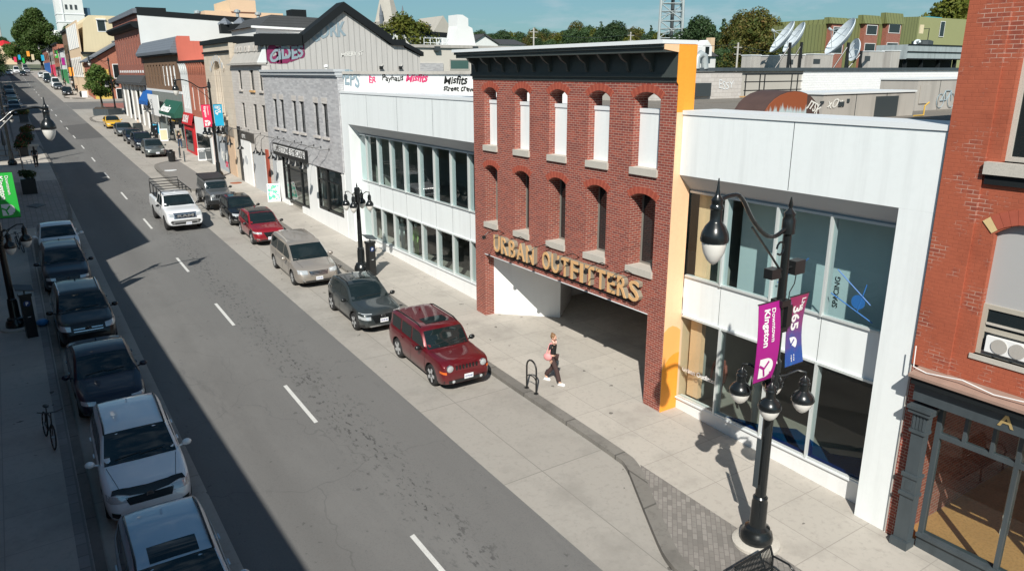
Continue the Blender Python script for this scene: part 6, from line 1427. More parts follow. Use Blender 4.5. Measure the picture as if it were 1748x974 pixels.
rk.tube([(-.84, Yp(5.8), 2.12), (-.84, Yp(5.8), 2.30), (.84, Yp(5.8), 2.30), (.84, Yp(5.8), 2.12)], .026, 6)
local(rk, 'ladder_rack', 'black', c); local(MB().box(-.82, .82, Yp(3.66), Yp(5.85), 1.40, 1.432), 'bed_opening', 'plastic', c)
local(place(text_mb('RAM', .22, .01, .010, sx=2.0, align='CENTER'), (0, -3.03, .90), (1, 0, 0), (0, 0, 1)), 'grille_letters', 'chrome', c)
# further cars on the right
EVG = paint('grey_green_paint', (.13, .145, .14), .5)
spe = sedan(1.55, 4.55, .92, group=GR); spe['top'] = [(0, .58), (.06, .74), (.2, .86), (.7, .96), (1.15, 1.02), (1.25, 1.06), (2.05, 1.50), (2.5, 1.56), (3.2, 1.52), (3.9, 1.30), (4.25, 1.12), (4.48, 1.0), (4.55, .6)]; spe['glass'] = [(1.5, 2.45), (2.5, 3.3), (3.36, 3.8)]; spe['screen'] = (1.25, 2.05); spe['axles'] = (.85, 3.75); spe['rear'] = (3.75, 4.2)
spe['front'] = [('pair', .42, .86, .70, .78, 'lamp_glass'), ('mid', .66, .70, .34, .48, 'plastic'), ('plate', .1, 0, .46, 0, '')]
ev = make_car('parked_sedan', spe, EVG, 'grey green sedan parked nearest the litter bin on the paved corner'); put(ev, 78.0, 11.45, 4.55, R(-1.5))
NV = paint('navy_black_paint', (.008, .011, .020), 0)
sv = make_car('parked_suv', suv(1.68, 4.6, .93, 1.05, wb=2.75, group=GR, rails=(2, 4)), NV, 'dark navy suv parked directly behind the grey green sedan'); put(sv, 83.5, 11.3, 4.6)
sd1 = make_car('parked_sedan', sedan(group=GR), NV, 'dark sedan parked two behind the grey green sedan'); put(sd1, 89.3, 11.3, 4.7)
def recolor(root, old, new):
    for ch in [root]+list(root.children_recursive):
        if ch.type == 'MESH':
            for sl in ch.material_slots:
                if sl.material == old: sl.link = 'OBJECT'; sl.material = new
def another(src, oldm, newm, name, label, s_front, x, L_, group=GR, yaw=0):
    c = copy_tree(src); c.name = name; c['label'] = label
    if group: c['group'] = group
    elif 'group' in c: del c['group']
    put(c, s_front, x, L_, yaw); recolor(c, oldm, newm); return c
SG = paint('slate_grey_paint', (.09, .10, .105), .4); YL = paint('yellow_paint', (.72, .42, .015), 0.0)
o4 = another(sd1, NV, SG, 'parked_sedan', 'slate grey sedan with its door open behind the yellow car', 97.2, 11.3, 4.7)
dr = MB(); dr.obox((1.5, -.5, .75), (.55, .15, 0), (.01, -.04, 0), (0, 0, .33)); dr.obox((1.48, -.5, 1.22), (.5, .14, 0), (.005, -.015, 0), (0, 0, .17)); q = local(dr, 'open_door', 'gloss_black', o4); q.material_slots[0].link = 'OBJECT'; q.material_slots[0].material = SG
yl = another(sd1, NV, YL, 'yellow_sedan', 'bright yellow sedan with dark glass parked by the planter corner', 106.8, 11.2, 4.7)
yr = MB(); Pq = Proj([ch for ch in sd1.children if ch.name.startswith('body')][0].data); Pq.patch(yr, [(-.56, 2.1-2.35), (.56, 2.1-2.35)], [(-.5, 3.5-2.35), (.5, 3.5-2.35)], 'T', .005, 6, 8); local(yr, 'dark_roof', 'gloss_black', yl, 40)
another(sv, NV, paint('near_black_paint', (.010, .012, .014), .3), 'parked_suv', 'black suv parked at the near end of the far row beyond the side street', 176.3, 11.1, 4.6)
SL = paint('silver_paint', (.42, .44, .46), .5)
WH = paint('fleet_white_paint', (.70, .72, .74), 0)
another(sd1, NV, SG, 'parked_sedan', 'dark sedan second in the far right row, behind the black suv', 199, 10.9, 4.7)
vn_ = dict(spv); vn_['top'] = [(0, .60), (.06, .95), (.4, 1.2), (1.0, 1.3), (1.7, 2.2), (2.0, 2.35), (4.9, 2.35), (5.1, 2.2), (5.15, .7)]; vn_['gt'] = 1.9; vn_['rails'] = None; vn_['rear'] = (5.02, 5.1); vn_['glass'] = [(1.4, 2.3)]; vn_['screen'] = (1.05, 1.7); vn_['front'] = [('pair', .55, .9, .75, .95, 'lamp_glass'), ('mid', .4, .45, .6, .85, 'gloss_black')]
vn1 = make_car('white_van', vn_, WH, 'white panel van parked in the far right row'); put(vn1, 207, 10.9, 5.15)
another(sv, NV, NV, 'parked_suv', 'dark suv with pale bonnet reflection in front of a white truck in the far row', 232, 10.6, 4.6)
another(vn1, WH, WH, 'white_van', 'white truck parked beyond the dark suv at the end of the far row', 240, 10.8, 5.15)
another(sv, NV, WH, 'white_suv', 'white suv furthest along the right kerb', 262, 10.6, 4.6)
# traffic far away
another(sv, NV, WH, 'oncoming_suv', 'white suv at the far left of the distant traffic', 285, 3.0, 4.6, 'distant traffic')
another(sd1, NV, BK, 'oncoming_sedan', 'black sedan in front of the distant traffic', 280, 6.4, 4.7, 'distant traffic')
another(vn1, WH, WH, 'oncoming_van', 'white van behind the black sedan in the distant traffic', 300, 5.2, 5.15, 'distant traffic')
another(sv, NV, SL, 'oncoming_suv', 'silver suv to the right of the distant white van', 305, 8.2, 4.6, 'distant traffic')
another(vn1, WH, SL, 'oncoming_van', 'silver van furthest back in the distant traffic', 325, 8.4, 5.15, 'distant traffic')
# ------------------------------------------------ left kerb, all in the shade
BS = paint('silver_blue_paint', (.40, .52, .62), .15); WHB = paint('bright_white_paint', (.84, .87, .90), 0)
for m_q in (BS, WHB): m_q.node_tree.nodes['Principled BSDF'].inputs['Coat IOR'].default_value = 1.9
l1 = make_car('parked_suv', suv(1.62, 4.5, .92, 1.0, wb=2.65, group=GL, sunroof=(2.0, 2.45, .42), rails=(1.95, 3.9), railmat='gloss_black', cols=True), BS, 'silver blue suv with a dark glass sunroof at the bottom left edge'); put(l1, 11.1, 1.30, 4.5, R(-1))
spl2 = suv(1.65, 4.45, .93, 1.02, wb=2.64, group=GL, rails=(1.95, 3.8), railmat='gloss_black')
spl2['front'] = [('pair', .46, .86, .72, .86, 'lamp_glass'), ('mid', .44, .50, .66, .82, 'gloss_black'), ('mid', .5, .6, .30, .44, 'plastic'), ('pair', .64, .80, .38, .52, 'plastic'), ('badge', .08, 0, .80, 0, '')]
l2 = make_car('parked_suv', spl2, WHB, 'white suv with black bonnet deflector parked behind the silver blue suv'); put(l2, 16.75, 1.40, 4.45, R(-1))
df = MB(); Pz = Proj([ch for ch in l2.children if ch.name.startswith('body')][0].data); Pz.patch(df, [(-.72, -1.92), (-.4, -1.99), (0, -2.02), (.4, -1.99), (.72, -1.92)], [(-.76, -2.03), (-.4, -2.12), (0, -2.155), (.4, -2.12), (.76, -2.03)], 'T', .03, 2, 12); local(df, 'bonnet_deflector', 'gloss_black', l2, 40)
MD = paint('midnight_blue_paint', (.007, .011, .028), 0)
l3 = make_car('parked_sedan', sedan(1.46, 4.75, .92, group=GL), MD, 'midnight blue sedan parked between the white suv and the chrome grilled black suv'); put(l3, 22.6, 1.28, 4.75, R(.5))
spm = suv(1.66, 4.65, .93, 1.04, wb=2.87, group=GL, rails=(2.0, 4.0), railmat='chrome')
spm['front'] = [('pair', .54, .90, .76, .92, 'lamp_glass'), ('mid', .42, .48, .66, .88, 'gloss_black'), ('hbars', .46, 0, .70, .86, '2'), ('badge', .12, 0, .78, 0, ''), ('mid', .6, .68, .30, .42, 'plastic')]
l4 = make_car('parked_suv', spm, BK, 'black suv with bright chrome grille parked beside the left parking meter'); put(l4, 28.9, 1.22, 4.65, R(.5))
l5 = another(sv, NV, NV, 'parked_suv', 'navy suv parked between the white sedan and the chrome grilled black suv', 36.2, 1.12, 4.6, GL)
l6 = another(l3, MD, WH, 'parked_sedan', 'white sedan parked furthest up the near left row', 42.3, 1.25, 4.75, GL)
P = [(132, 'dark blue sedan first in the distant left row in shade', l3, MD, MD, 4.75), (139, 'silver blue suv second in the distant left row', l1, BS, BS, 4.5), (147, 'dark suv third in the distant left row', sv, NV, NV, 4.6), (155, 'pale sedan fourth in the distant left row', l3, MD, SL, 4.75), (163, 'black suv fifth in the distant left row', sv, NV, BK, 4.6), (172, 'blue grey sedan sixth in the distant left row', l3, MD, SG, 4.75), (186, 'dark suv last in the distant left row', sv, NV, SG, 4.6)]
for s_, lb, src, om_, nm_, L_ in P: another(src, om_, nm_, 'parked_car', lb, s_, 1.25, L_, GL)
# ================================================================== STREET LAMPS
def lantern(parent, c, s, spike=False):
    x, y, z = c     # z = rim between dome and globe
    q_ = 1.0 if spike else .62
    m = MB(); m.lathe([(r_*s, h_*q_) for r_, h_ in ((.25, -.02), (.26, .03), (.24, .14), (.185, .26), (.125, .33), (.11, .36), (.11, .56), (.125, .58), (.125, .62), (.10, .66), (.11, .74), (.05, .82))]+([(.045, .86), (.03, .92), (.01, 1.12)] if spike else [(.02, .56)]), (x, y, z), 18)
    q = m.build('lantern', M_['gloss_black'], parent, smooth=35)
    MB().lathe([(.225*s, -.02*q_), (.225*s, -.06*q_), (.19*s, -.22*q_), (.12*s, -.36*q_), (.05*s, -.43*q_), (.01, -.45*q_)], (x, y, z), 18).build('globe', M_['globe'], q, smooth=50); return q
def street_lamp(label, x, y, ztop, arm_to=None, zring=None, ring=.98, yaw=0, s=.9, base=True, extras=False, group='cast iron street lamps'):
    z0 = gz(y); t = thing('street_lamp', label, 'street lamp', (x, y, z0), group)
    if base: MB().lathe([(.52, -.06), (.52, .06), (.44, .10)], (x, y, z0), 24).build('concrete_footing', M_['sill'], t, smooth=30)
    MB().lathe([(.34, .04), (.36, .16), (.33, .30), (.29, .34), (.27, .42), (.19, .47), (.175, .52), (.17, 1.05), (.155, 1.10), (.16, 1.16), (.13, 1.20)], (x, y, z0), 20).build('pole_base', M_['gloss_black'], t, smooth=35)
    h = ztop-z0; pm_ = MB(); pm_.tube([(x, y, z0+1.15), (x, y, z0+h*.55), (x, y, z0+h)], [.118, .102, .078], 14); pm_.lathe([(.09, 0), (.11, .05), (.09, .1)], (x, y, z0+h*.45), 14)
    pm_.build('pole', M_['gloss_black'], t, smooth=40)
    if arm_to is not None:
        ax, az = arm_to; dx = ax-x; m = MB(); m.lathe([(.09, -.25), (.13, -.22), (.13, .05), (.10, .12), (.12, .18), (.06, .24), (.03, .28), (.045, .33), (.012, .50)], (x, y, ztop-.05), 12)
        zt = az+.70; pth = [(x, y, ztop-.12), (x+dx*.18, y, ztop-.28), (x+dx*.34, y, ztop-.20), (x+dx*.52, y, ztop+.12), (x+dx*.70, y, zt+.02), (x+dx*.86, y, zt+.07), (ax, y, zt)]
        pp = []
        for i in range(len(pth)-1):
            for k in range(4):
                tt = k/4; pm1 = Vector(pth[max(0, i-1)]); p0, p1 = Vector(pth[i]), Vector(pth[i+1]); p2 = Vector(pth[min(len(pth)-1, i+2)])
                pp.append(.5*((2*p0)+(p1-pm1)*tt+(2*pm1-5*p0+4*p1-p2)*tt*tt+(3*p0-pm1-3*p1+p2)*tt**3))
        pp.append(Vector(pth[-1])); m.tube(pp, .042, 8)
        sc_ = [(x+dx*.09+.11*math.cos(a)*(1 if dx > 0 else -1), y, ztop-.55+.13*math.sin(a)) for a in [i*.6 for i in range(10)]]; m.tube(sc_, .022, 6)
        m.tube([(x, y, ztop-1.35), (x+dx*.06, y, ztop-1.0), (x+dx*.22, y, ztop-.65), (x+dx*.52, y, ztop-.02)], .022, 6)
        m.build('long_arm', M_['gloss_black'], t, smooth=45); lantern(t, (ax, y, az), 1.0, True)
    if zring is not None:
        for i in range(4):
            a = yaw+i*math.pi/2; cx_, cy_ = x+ring*math.cos(a), y+ring*math.sin(a); zz = zring
            m = MB(); m.tube([(x, y, zz+.42), (x+ring*.4*math.cos(a), y+ring*.4*math.sin(a), zz+.50), (x+ring*.75*math.cos(a), y+ring*.75*math.sin(a), zz+.64), (cx_, cy_, zz+.62), (cx_, cy_, zz+.54)], .026, 6)
            m.tube([(x, y, zz+.12), (x+ring*.2*math.cos(a), y+ring*.2*math.sin(a), zz+.26), (x+ring*.45*math.cos(a), y+ring*.45*math.sin(a), zz+.50)], .02, 6); m.build('side_arm', M_['black'], t, smooth=50)
            lantern(t, (cx_, cy_, zz), s*.9)
        MB().lathe([(.09, .1), (.14, .16), (.14, .78), (.10, .84)], (x, y, zring), 12).build('bracket_collar', M_['gloss_black'], t)
        if arm_to is None: MB().lathe([(.07, 0), (.09, .05), (.03, .15), (.04, .2), (.01, .35)], (x, y, ztop), 10).build('finial', M_['gloss_black'], t)
    if extras:
        e = MB(); e.obox((x+.38, y, ztop-1.0), (.16, 0, 0), (0, .10, 0), (0, 0, .14)); e.obox((x-.30, y+.05, ztop-1.05), (.13, 0, 0), (0, .10, 0), (0, 0, .10)); e.tube([(x-.3, y, ztop-1.0), (x+.3, y, ztop-.98)], .03, 6); e.build('floodlight', M_['black'], t)
        e = MB(); e.box(x+.06, x+.22, y-.14, y+.04, ztop-2.2, ztop-1.75); e.box(x-.14, x+.14, y-.14, y+.14, ztop-1.75, ztop-1.62); e.box(x-.13, x+.13, y-.13, y+.13, ztop-2.3, ztop-2.2)
        e.tube([(x+.42, y, ztop-1.12), (x+.36, y-.02, ztop-1.35), (x+.2, y-.04, ztop-1.5), (x+.16, y-.06, ztop-1.8)], .012, 5); e.build('control_box', M_['black'], t)
        MB().lathe([(.10, -.02), (.12, 0), (.12, .03), (.09, .03)], (x-.18, y-.05, ztop-1.9), 12, axis='y').build('scroll_ring', M_['gloss_black'], t)
        MB().box(x-.20, x-.185, y-.03, y+.09, 1.75, 2.9).build('parking_sign_plate', M_['charcoal'], t)
    return t
street_lamp('tall black street lamp with long arm and two banners in the right foreground', 12.38, 8.72, 7.60, (10.25, 7.46), 3.86, .62, R(35), 1.02, True, True)
street_lamp('short black four lantern lamp beside the pay station in front of the left white shop', 13.12, 32.6, 5.05, None, 4.35, .58, R(48), .80, False)
street_lamp('tall black lamp with a long arm and crimson banner behind the grey off road vehicle', 13.72, 63.5, 9.45, (11.24, 9.05), 5.6, .75, R(50), 1.05, False)
street_lamp('short blue black four lantern lamp near the blue awning', 13.9, 96, 7.1, None, 6.2, .5, 0, .75, False)
street_lamp('tall black lamp beside the corner tree planter', 13.8, 127.5, 12.2, (11.3, 11.7), 8.5, .95, R(30), 1.0, False)
street_lamp('tall black lamp in front of the cream building', 13.4, 192, 14.6, (10.9, 14.1), None, .9, 0, 1.0, False)
street_lamp('distant black lamp before the far brick shops', 13.6, 225, 16, (11.1, 15.5), None, .9, 0, 1.0, False)
street_lamp('furthest visible black lamp pole by the big tree', 13.8, 270, 18, (11.3, 17.4), None, .9, 0, 1.0, False)
street_lamp('black lamp pole at the left edge with its long arm over the parked cars', -.92, 32.3, 8.95, (1.22, 8.42), 4.35, .85, R(20), .9, True)
street_lamp('leaning looking black lamp pole far up the left pavement', -.2, 78, 10.5, None, 6.5, .5, 0, .8, False)
# ------------------------------------------------ banners
def logo(parent, o, u, v, sz, white, bg_, fit=lambda m: m):     # round cornered mark: solid left side, cut K
    mb = MB(); P = [(0, 0), (0, 1), (.45, 1)]+[(.45+.5*math.sin(a), .5+.5*math.cos(a)) for a in [math.pi*i/12 for i in range(1, 12)]]+[(.45, 0)]
    m1 = MB().prism([(x*sz, y*sz) for x, y in P], 'z', 0, .004); fit(place(m1, o, u, v)).build('emblem', white, parent)
    k = MB()
    for a, b, w_ in (((.0, .66), (.34, .46), .075), ((.34, .46), (.62, .82), .07), ((.30, .46), (.42, .05), .07)):
        A, B = Vector(a)*sz, Vector(b)*sz; d = (B-A).normalized()*.02; n = Vector((-d.y, d.x)).normalized()*w_*sz/1.2
        k.prism([tuple(A-n), tuple(B-n), tuple(B+n), tuple(A+n)], 'z', .004, .008)
    k.prism([(.80*sz+.04*sz*math.cos(a), .2*sz+.04*sz*math.sin(a)) for a in [i*.8 for i in range(8)]], 'z', .004, .008)
    fit(place(k, o, u, v)).build('emblem_cut', bg_, parent)
def banner(label, x0, x1, y, zb, zt, mat, lines, emb=True, lean=0.0, bow=.05, group='street banners', extra=None):
    t = thing('banner', label, 'banner', ((x0+x1)/2, y, zb), group); m = MB(); n = 8; w_ = x1-x0
    def P(i, s, off): f = i/n; return (x0+(w_ if s else 0)+lean*(1-f), y+bow*math.sin(f*math.pi)*(1 if s else .4)+off, zb+(zt-zb)*f)
    for i in range(n):
        for off in (0, .012): m.poly([P(i, 0, off), P(i, 1, off), P(i+1, 1, off), P(i+1, 0, off)])
        for s in (0, 1): m.poly([P(i, s, 0), P(i+1, s, 0), P(i+1, s, .012), P(i, s, .012)])
    m.poly([P(n, 0, 0), P(n, 1, 0), P(n, 1, .012), P(n, 0, .012)]); m.poly([P(0, 0, 0), P(0, 1, 0), P(0, 1, .012), P(0, 0, .012)])
    m.build('cloth', mat, t, smooth=40)
    def bowfit(mb):
        q = []
        for v in mb.v:
            f = max(0, min(1, (v[2]-zb)/(zt-zb))); s = max(0, min(1, (v[0]-x0-lean*(1-f))/w_)); q.append((v[0], v[1]+bow*math.sin(f*math.pi)*(.4+.6*s), v[2]))
        mb.v = q; return mb
    u = Vector((0, 0, -1)); u = (Vector(P(0, 0, 0))-Vector(P(n, 0, 0))); u.y = 0
    for txt, size, fx, fz, mt, bold in lines:      # reads downwards, top of letters to the right
        o = Vector((x0+w_*fx+lean*(1-fz), y-.012, zb+(zt-zb)*fz)); mb = text_mb(txt, size, .004, bold); bowfit(place(mb, o, u, (1, 0, 0))).build('banner_lettering', mt, t)
    if emb:
        sz = w_*.66; o = Vector((x0+w_*.16+lean*.9, y-.012, zb+sz*.22)); logo(t, o, (1, 0, 0), (0, 0, 1), sz, M_['white'], mat, bowfit)
    MB().tube([(x0-.02, y+.006, zt+.0), (x1+.02, y+.006, zt)], .014, 6).build('banner_rod', M_['black'], t); MB().tube([(x0+lean, y+.006, zb), (x1+lean, y+.006, zb)], .012, 6).build('banner_rod', M_['black'], t)
    return t
WL = M_['white']
banner('magenta street banner reading Downtown Kingston in the right foreground', 11.62, 12.26, 8.66, 4.32, 6.0, M_['magenta'], [('Downtown', .155, .60, .93, WL, .001), ('Kingston', .225, .26, .93, WL, .006)], True, .05, -.08)
mm_, nn_, bb_ = newmat('nebula_banner'); Pn = pos(nn_)
sN = nd(nn_, 'ShaderNodeSeparateXYZ'); nn_.links.new(Pn, sN.inputs[0]); kN = ramp(nn_, mth(nn_, 'ADD', sN.outputs[2], mth(nn_, 'MULTIPLY', noise(nn_, Pn, 3, 5), .9)), 5.2, 6.2)
nn_.links.new(mixc(nn_, mixc(nn_, (.02, .07, .30), (.30, .02, .10), kN), (.02, .18, .42), ramp(nn_, noise(nn_, Pn, 4, 6), .58, .8)), bb_.inputs['Base Color'])
M_['nebula'] = mm_
banner('blue and purple street banner reading Live 365 in the right foreground', 12.53, 13.13, 8.60, 4.48, 6.02, M_['nebula'], [('Live', .18, .66, .95, WL, .002), ('365', .38, .24, .86, WL, .010), ('# true', .055, .44, .155, WL, 0), ('original', .05, .30, .155, WL, 0)], False, .06, .10)
logo([o for o in bpy.data.objects if o.get('label', '').startswith('blue and purple')][0], (12.66, 8.655, 4.78), (1, 0, 0), (0, 0, 1), .32, WL, M_['nebula'])
banner('crimson street banner on the lamp beside the beige stone building', 12.93, 13.60, 63.46, 6.15, 7.9, M_['pinkred'], [('Downtown', .15, .62, .93, WL, .001), ('Kingston', .24, .26, .93, WL, .006)], True, .05, -.06)
banner('bright cyan street banner on the lamp beside the beige stone building', 13.84, 14.52, 63.46, 6.20, 7.9, M_['bcyan'], [('LIVE', .30, .5, .93, M_['arch_b'] if False else WL, .01), ('IT UP', .30, .15, .93, WL, .01)], False, .03, .06)
banner('half shaded green street banner cut by the left edge of the picture', -.80, -.16, 32.22, 5.30, 6.95, M_['bgreen'], [('Downtown', .15, .62, .93, WL, .001), ('Kingston', .24, .26, .93, WL, .006)], True, .03, -.04)
rc = [('green', M_['bgreen']), ('purple', M_['magenta']), ('red and white', M_['pinkred']), ('orange', M_['orange']), ('cyan', M_['bcyan']), ('yellow', M_['cream']), ('pale green', M_['leaf4'])]
for i, (px_, py_, y_, k_, lb) in enumerate(((96, 97, 225, 0, 'green banner on the distant lamp before the brick shops'), (73, 96, 270, 4, 'left cyan banner on the furthest lamp'), (122, 118, 192, 3, 'orange banner left of the lamp at the cream building'), (141, 120, 192, 2, 'red banner right of the lamp at the cream building'), (56, 97, 300, 5, 'small yellow banner at the far end of the street'), (48, 98, 310, 3, 'small orange banner at the far end of the street'), (40, 98, 320, 0, 'small green banner at the far end of the street'), (33, 98, 330, 4, 'small blue banner at the far end of the street'), (26, 98, 335, 2, 'small red banner at the far end of the street'), (108, 108, 210, 1, 'purple banner among the shops below the brown brick piers'))):
    p = AY(px_, py_+(-4, 3, 5, -2, 1, -6, 6, 0, 4, -3)[i], y_); w_ = .66+.1*(i % 3); banner(lb, p.x-w_/2, p.x+w_/2, y_, p.z-.85, p.z+.95-.1*(i % 2), rc[k_][1] if k_ != 6 else M_['bgreen'], [], False, 0, .02)
# ------------------------------------------------ street furniture
def pay_station(label, x, y, rz=0):
    t = thing('pay_station', label, 'pay station', (x, y, gz(y)), 'pay and display stations'); m = MB(); m.prism([(-.17, -.16), (.17, -.16), (.17, .16), (-.17, .16)], 'z', 0, 1.55); m.prism([(-.20, -.18), (.20, -.18), (.20, .18), (-.20, .18)], 'z', 1.55, 1.66)
    local(m, 'cabinet', 'black', t); local(MB().obox((0, 0, 1.86), (.28, 0, -.06), (0, .20, .06), (0, 0, .02)).tube([(0, 0, 1.6), (0, 0, 1.86)], .03, 6), 'solar_panel', 'charcoal', t)
    local(MB().lathe([(.11, -.008), (.11, .0), (.001, .0)], (0, -.165, 1.30), 18, axis='y'), 'blue_disc', PB, t); local(place(text_mb('P', .17, .004, .006, align='CENTER'), (0, -.178, 1.24), (1, 0, 0), (0, 0, 1)), 'letter_p', 'white', t); local(MB().box(-.05, .05, -.175, -.16, .78, .80), 'ticket_slot', 'cap', t)
    t.rotation_euler.z = rz; return t
PB = plain('parking_blue', (.01, .04, .16), .4)
pay_station('black pay station with white P on a blue disc beside the left lamp pole', -.48, 31.1, R(8)); pay_station('black pay station with tilted solar panel beside the four lantern lamp', 13.28, 31.8, R(8)); pay_station('black pay station behind the dark cars near the green awning', 13.5, 91, 0)
tag(MB().ball((-.1, 32.2, gz(32.2)+.12), .22, .25, .13, 10).build('blue_bag', plain('blue_plastic', (.03, .22, .50), .4), smooth=60, loc=(-.1, 32.2, gz(32.2))), 'small bright blue bag on the kerb behind the left pay station', 'bag')
t = thing('bike_rack', 'black inverted U bicycle rack with lower hoop on the pavement edge', 'bike rack', (12.55, 17.6, gz(17.6)))
xa = 12.55; pth = [(xa, 17.87, 0), (xa, 17.87, .78)]+[(xa, 17.61+.26*math.cos(a), .78+.26*math.sin(a)) for a in [math.pi*i/8 for i in range(1, 8)]]+[(xa, 17.35, .78), (xa, 17.35, 0)]
MB().tube([(p[0], p[1], p[2]+gz(17.6)) for p in pth], .028, 8).build('hoop', M_['black'], t, smooth=50)
pth = [(xa, 17.87, .42), (xa, 17.74, .52), (xa, 17.48, .52), (xa, 17.35, .42)]; MB().tube([(p[0], p[1], p[2]+gz(17.6)) for p in pth], .018, 6).build('lower_hoop', M_['black'], t)
MB().lathe([(.08, 0), (.08, .015)], (xa, 17.87, gz(17.87)), 12).lathe([(.08, 0), (.08, .015)], (xa, 17.35, gz(17.35)), 12).build('foot_plate', M_['black'], t)
# bench at the bottom edge
t = thing('bench', 'black slatted metal bench at the bottom edge below the foreground lamp', 'bench', (12.0, 7.7, gz(7.7))); zb = gz(7.7)
A = Vector((10.4, 7.62, zb)); B = Vector((11.52, 7.66, zb)); u = (B-A).normalized(); n_ = Vector((u.y, -u.x, 0)); Ln = (B-A).length
sl = MB()
for i in range(26): q = A+u*(Ln*(i+.5)/26); sl.tube([q+Vector((0, 0, .45)), q-n_*.03+Vector((0, 0, .66)), q-n_*.10+Vector((0, 0, .86))], .011, 5)
sl.build('backrest_bars', M_['gloss_black'], t)
st = MB()
for i in range(26): q = A+u*(Ln*(i+.5)/26); st.tube([q+Vector((0, 0, .45)), q+n_*.22+Vector((0, 0, .43)), q+n_*.44+Vector((0, 0, .44)), q+n_*.47+Vector((0, 0, .40))], .011, 5)
st.build('seat_bars', M_['gloss_black'], t)
fr = MB(); fr.tube([A-n_*.10+Vector((0, 0, .86)), B-n_*.10+Vector((0, 0, .86))], .028, 8); fr.tube([A+Vector((0, 0, .45)), B+Vector((0, 0, .45))], .02, 8); fr.tube([A+n_*.47+Vector((0, 0, .40)), B+n_*.47+Vector((0, 0, .40))], .02, 8)
for q in (A, B):
    fr.tube([q-n_*.10+Vector((0, 0, .86)), q-n_*.02+Vector((0, 0, .66)), q+Vector((0, 0, .0))], .024, 8); fr.tube([q+n_*.47+Vector((0, 0, .42)), q+n_*.50], .024, 8); fr.tube([q-n_*.04+Vector((0, 0, .68)), q+n_*.35+Vector((0, 0, .70)), q+n_*.50+Vector((0, 0, .60)), q+n_*.47+Vector((0, 0, .42))], .022, 8)
fr.build('frame', M_['gloss_black'], t, smooth=50)
# litter bins, bollards, A boards, sign posts
def bin_(label, x, y, s=1):
    t = thing('litter_bin', label, 'bin', (x, y, gz(y)), 'dark litter bins'); MB().lathe([(.26, 0), (.30, .05), (.33, .8), (.35, .83), (.33, .9), (.20, .96), (.18, .96)], (x, y, gz(y)), 16).build('drum', M_['black'], t, smooth=30)
    MB().lathe([(.10, 0), (.19, .10), (.2, .12), (.02, .16)], (x, y, gz(y)+.95), 12).build('lid', M_['black'], t); MB().lathe([(.335, 0), (.335, .04)], (x, y, gz(y)+.45), 16).build('hoop', M_['black'], t)
bin_('dark slatted litter bin on the paved corner by the grey green sedan', 12.0, 73.9); bin_('dark litter bin at the near end of the far row of cars', 12.9, 170.5)
for i, (x, y) in enumerate(((12.98, 73.3), (13.05, 75.9))):
    tag(MB().lathe([(.06, 0), (.055, .9), (.07, .92), (.02, 1.0)], (x, y, gz(y)), 8).build('bollard', M_['charcoal'], loc=(x, y, gz(y))), ('thin grey bollard nearest the camera beside the litter bin', 'thin grey bollard just behind the first one by the litter bin')[i], 'bollard', 'thin bollards')
t = thing('sign_post', 'thin dark sign post standing beside the two bollards', 'sign post', (13.4, 77.5, gz(77.5))); MB().tube([(13.4, 77.5, gz(77.5)), (13.4, 77.5, gz(77.5)+3.0)], .04, 6).build('post', M_['black'], t); MB().box(13.25, 13.55, 77.42, 77.46, gz(77)+2.4, gz(77)+2.95).build('plate', M_['hvac'], t)
def aboard(label, x, y, face, rz=0, w_=.62, h=1.15, txt=None):
    t = thing('sandwich_board', label, 'sandwich board', (x, y, gz(y)), 'pavement sandwich boards'); m = MB()
    for s in (-1, 1): m.obox((0, s*.2, h/2), (w_/2, 0, 0), (0, .012, 0), (0, -s*.17, h/2))
    local(m, 'boards', 'white_paint', t); q = MB().obox((0, -.218, h/2+.02), (w_/2-.06, 0, 0), (0, .004, 0), (0, .15, h/2-.12)); local(q, 'poster', face, t); t.rotation_euler.z = rz
    if txt: local(place(text_mb(txt, .16, .003, .002, align='CENTER'), (0, -.225, h*.72), (1, 0, 0), (0, .3, 1)), 'board_lettering', 'white', t)
    return t
gm, gn, gb_ = newmat('colourful_map'); Pg = objc(gn); vor = nd(gn, 'ShaderNodeTexVoronoi'); vor.inputs['Scale'].default_value = 5; gn.links.new(Pg, vor.inputs['Vector'])
gn.links.new(mixc(gn, mixc(gn, (.70, .75, .70), (.05, .42, .30), ramp(gn, noise(gn, Pg, 5), .48, .52)), (.75, .45, .05), ramp(gn, noise(gn, Pg, 7), .6, .64)), gb_.inputs['Base Color'])
aboard('white sandwich board with a colourful map outside the grey stone shop', 15.0-.35, 51.6, gm, R(-20), .85, 1.2)
aboard('black and white sandwich board below the crimson banner', 14.6, 73.6, M_['charcoal'], R(-15), .7, 1.1, 'OPEN'); aboard('white sandwich board with a yellow poster near the green awning', 14.2, 90.5, M_['cream'], R(-10), .8, 1.3); aboard('white and blue sandwich board beneath the white sign board', 14.4, 97, M_['bcyan'], R(-10), .9, 1.4); aboard('plain white sandwich board at the corner of the far row', 13.3, 168.9, M_['cap'], 0, .9, 1.2)
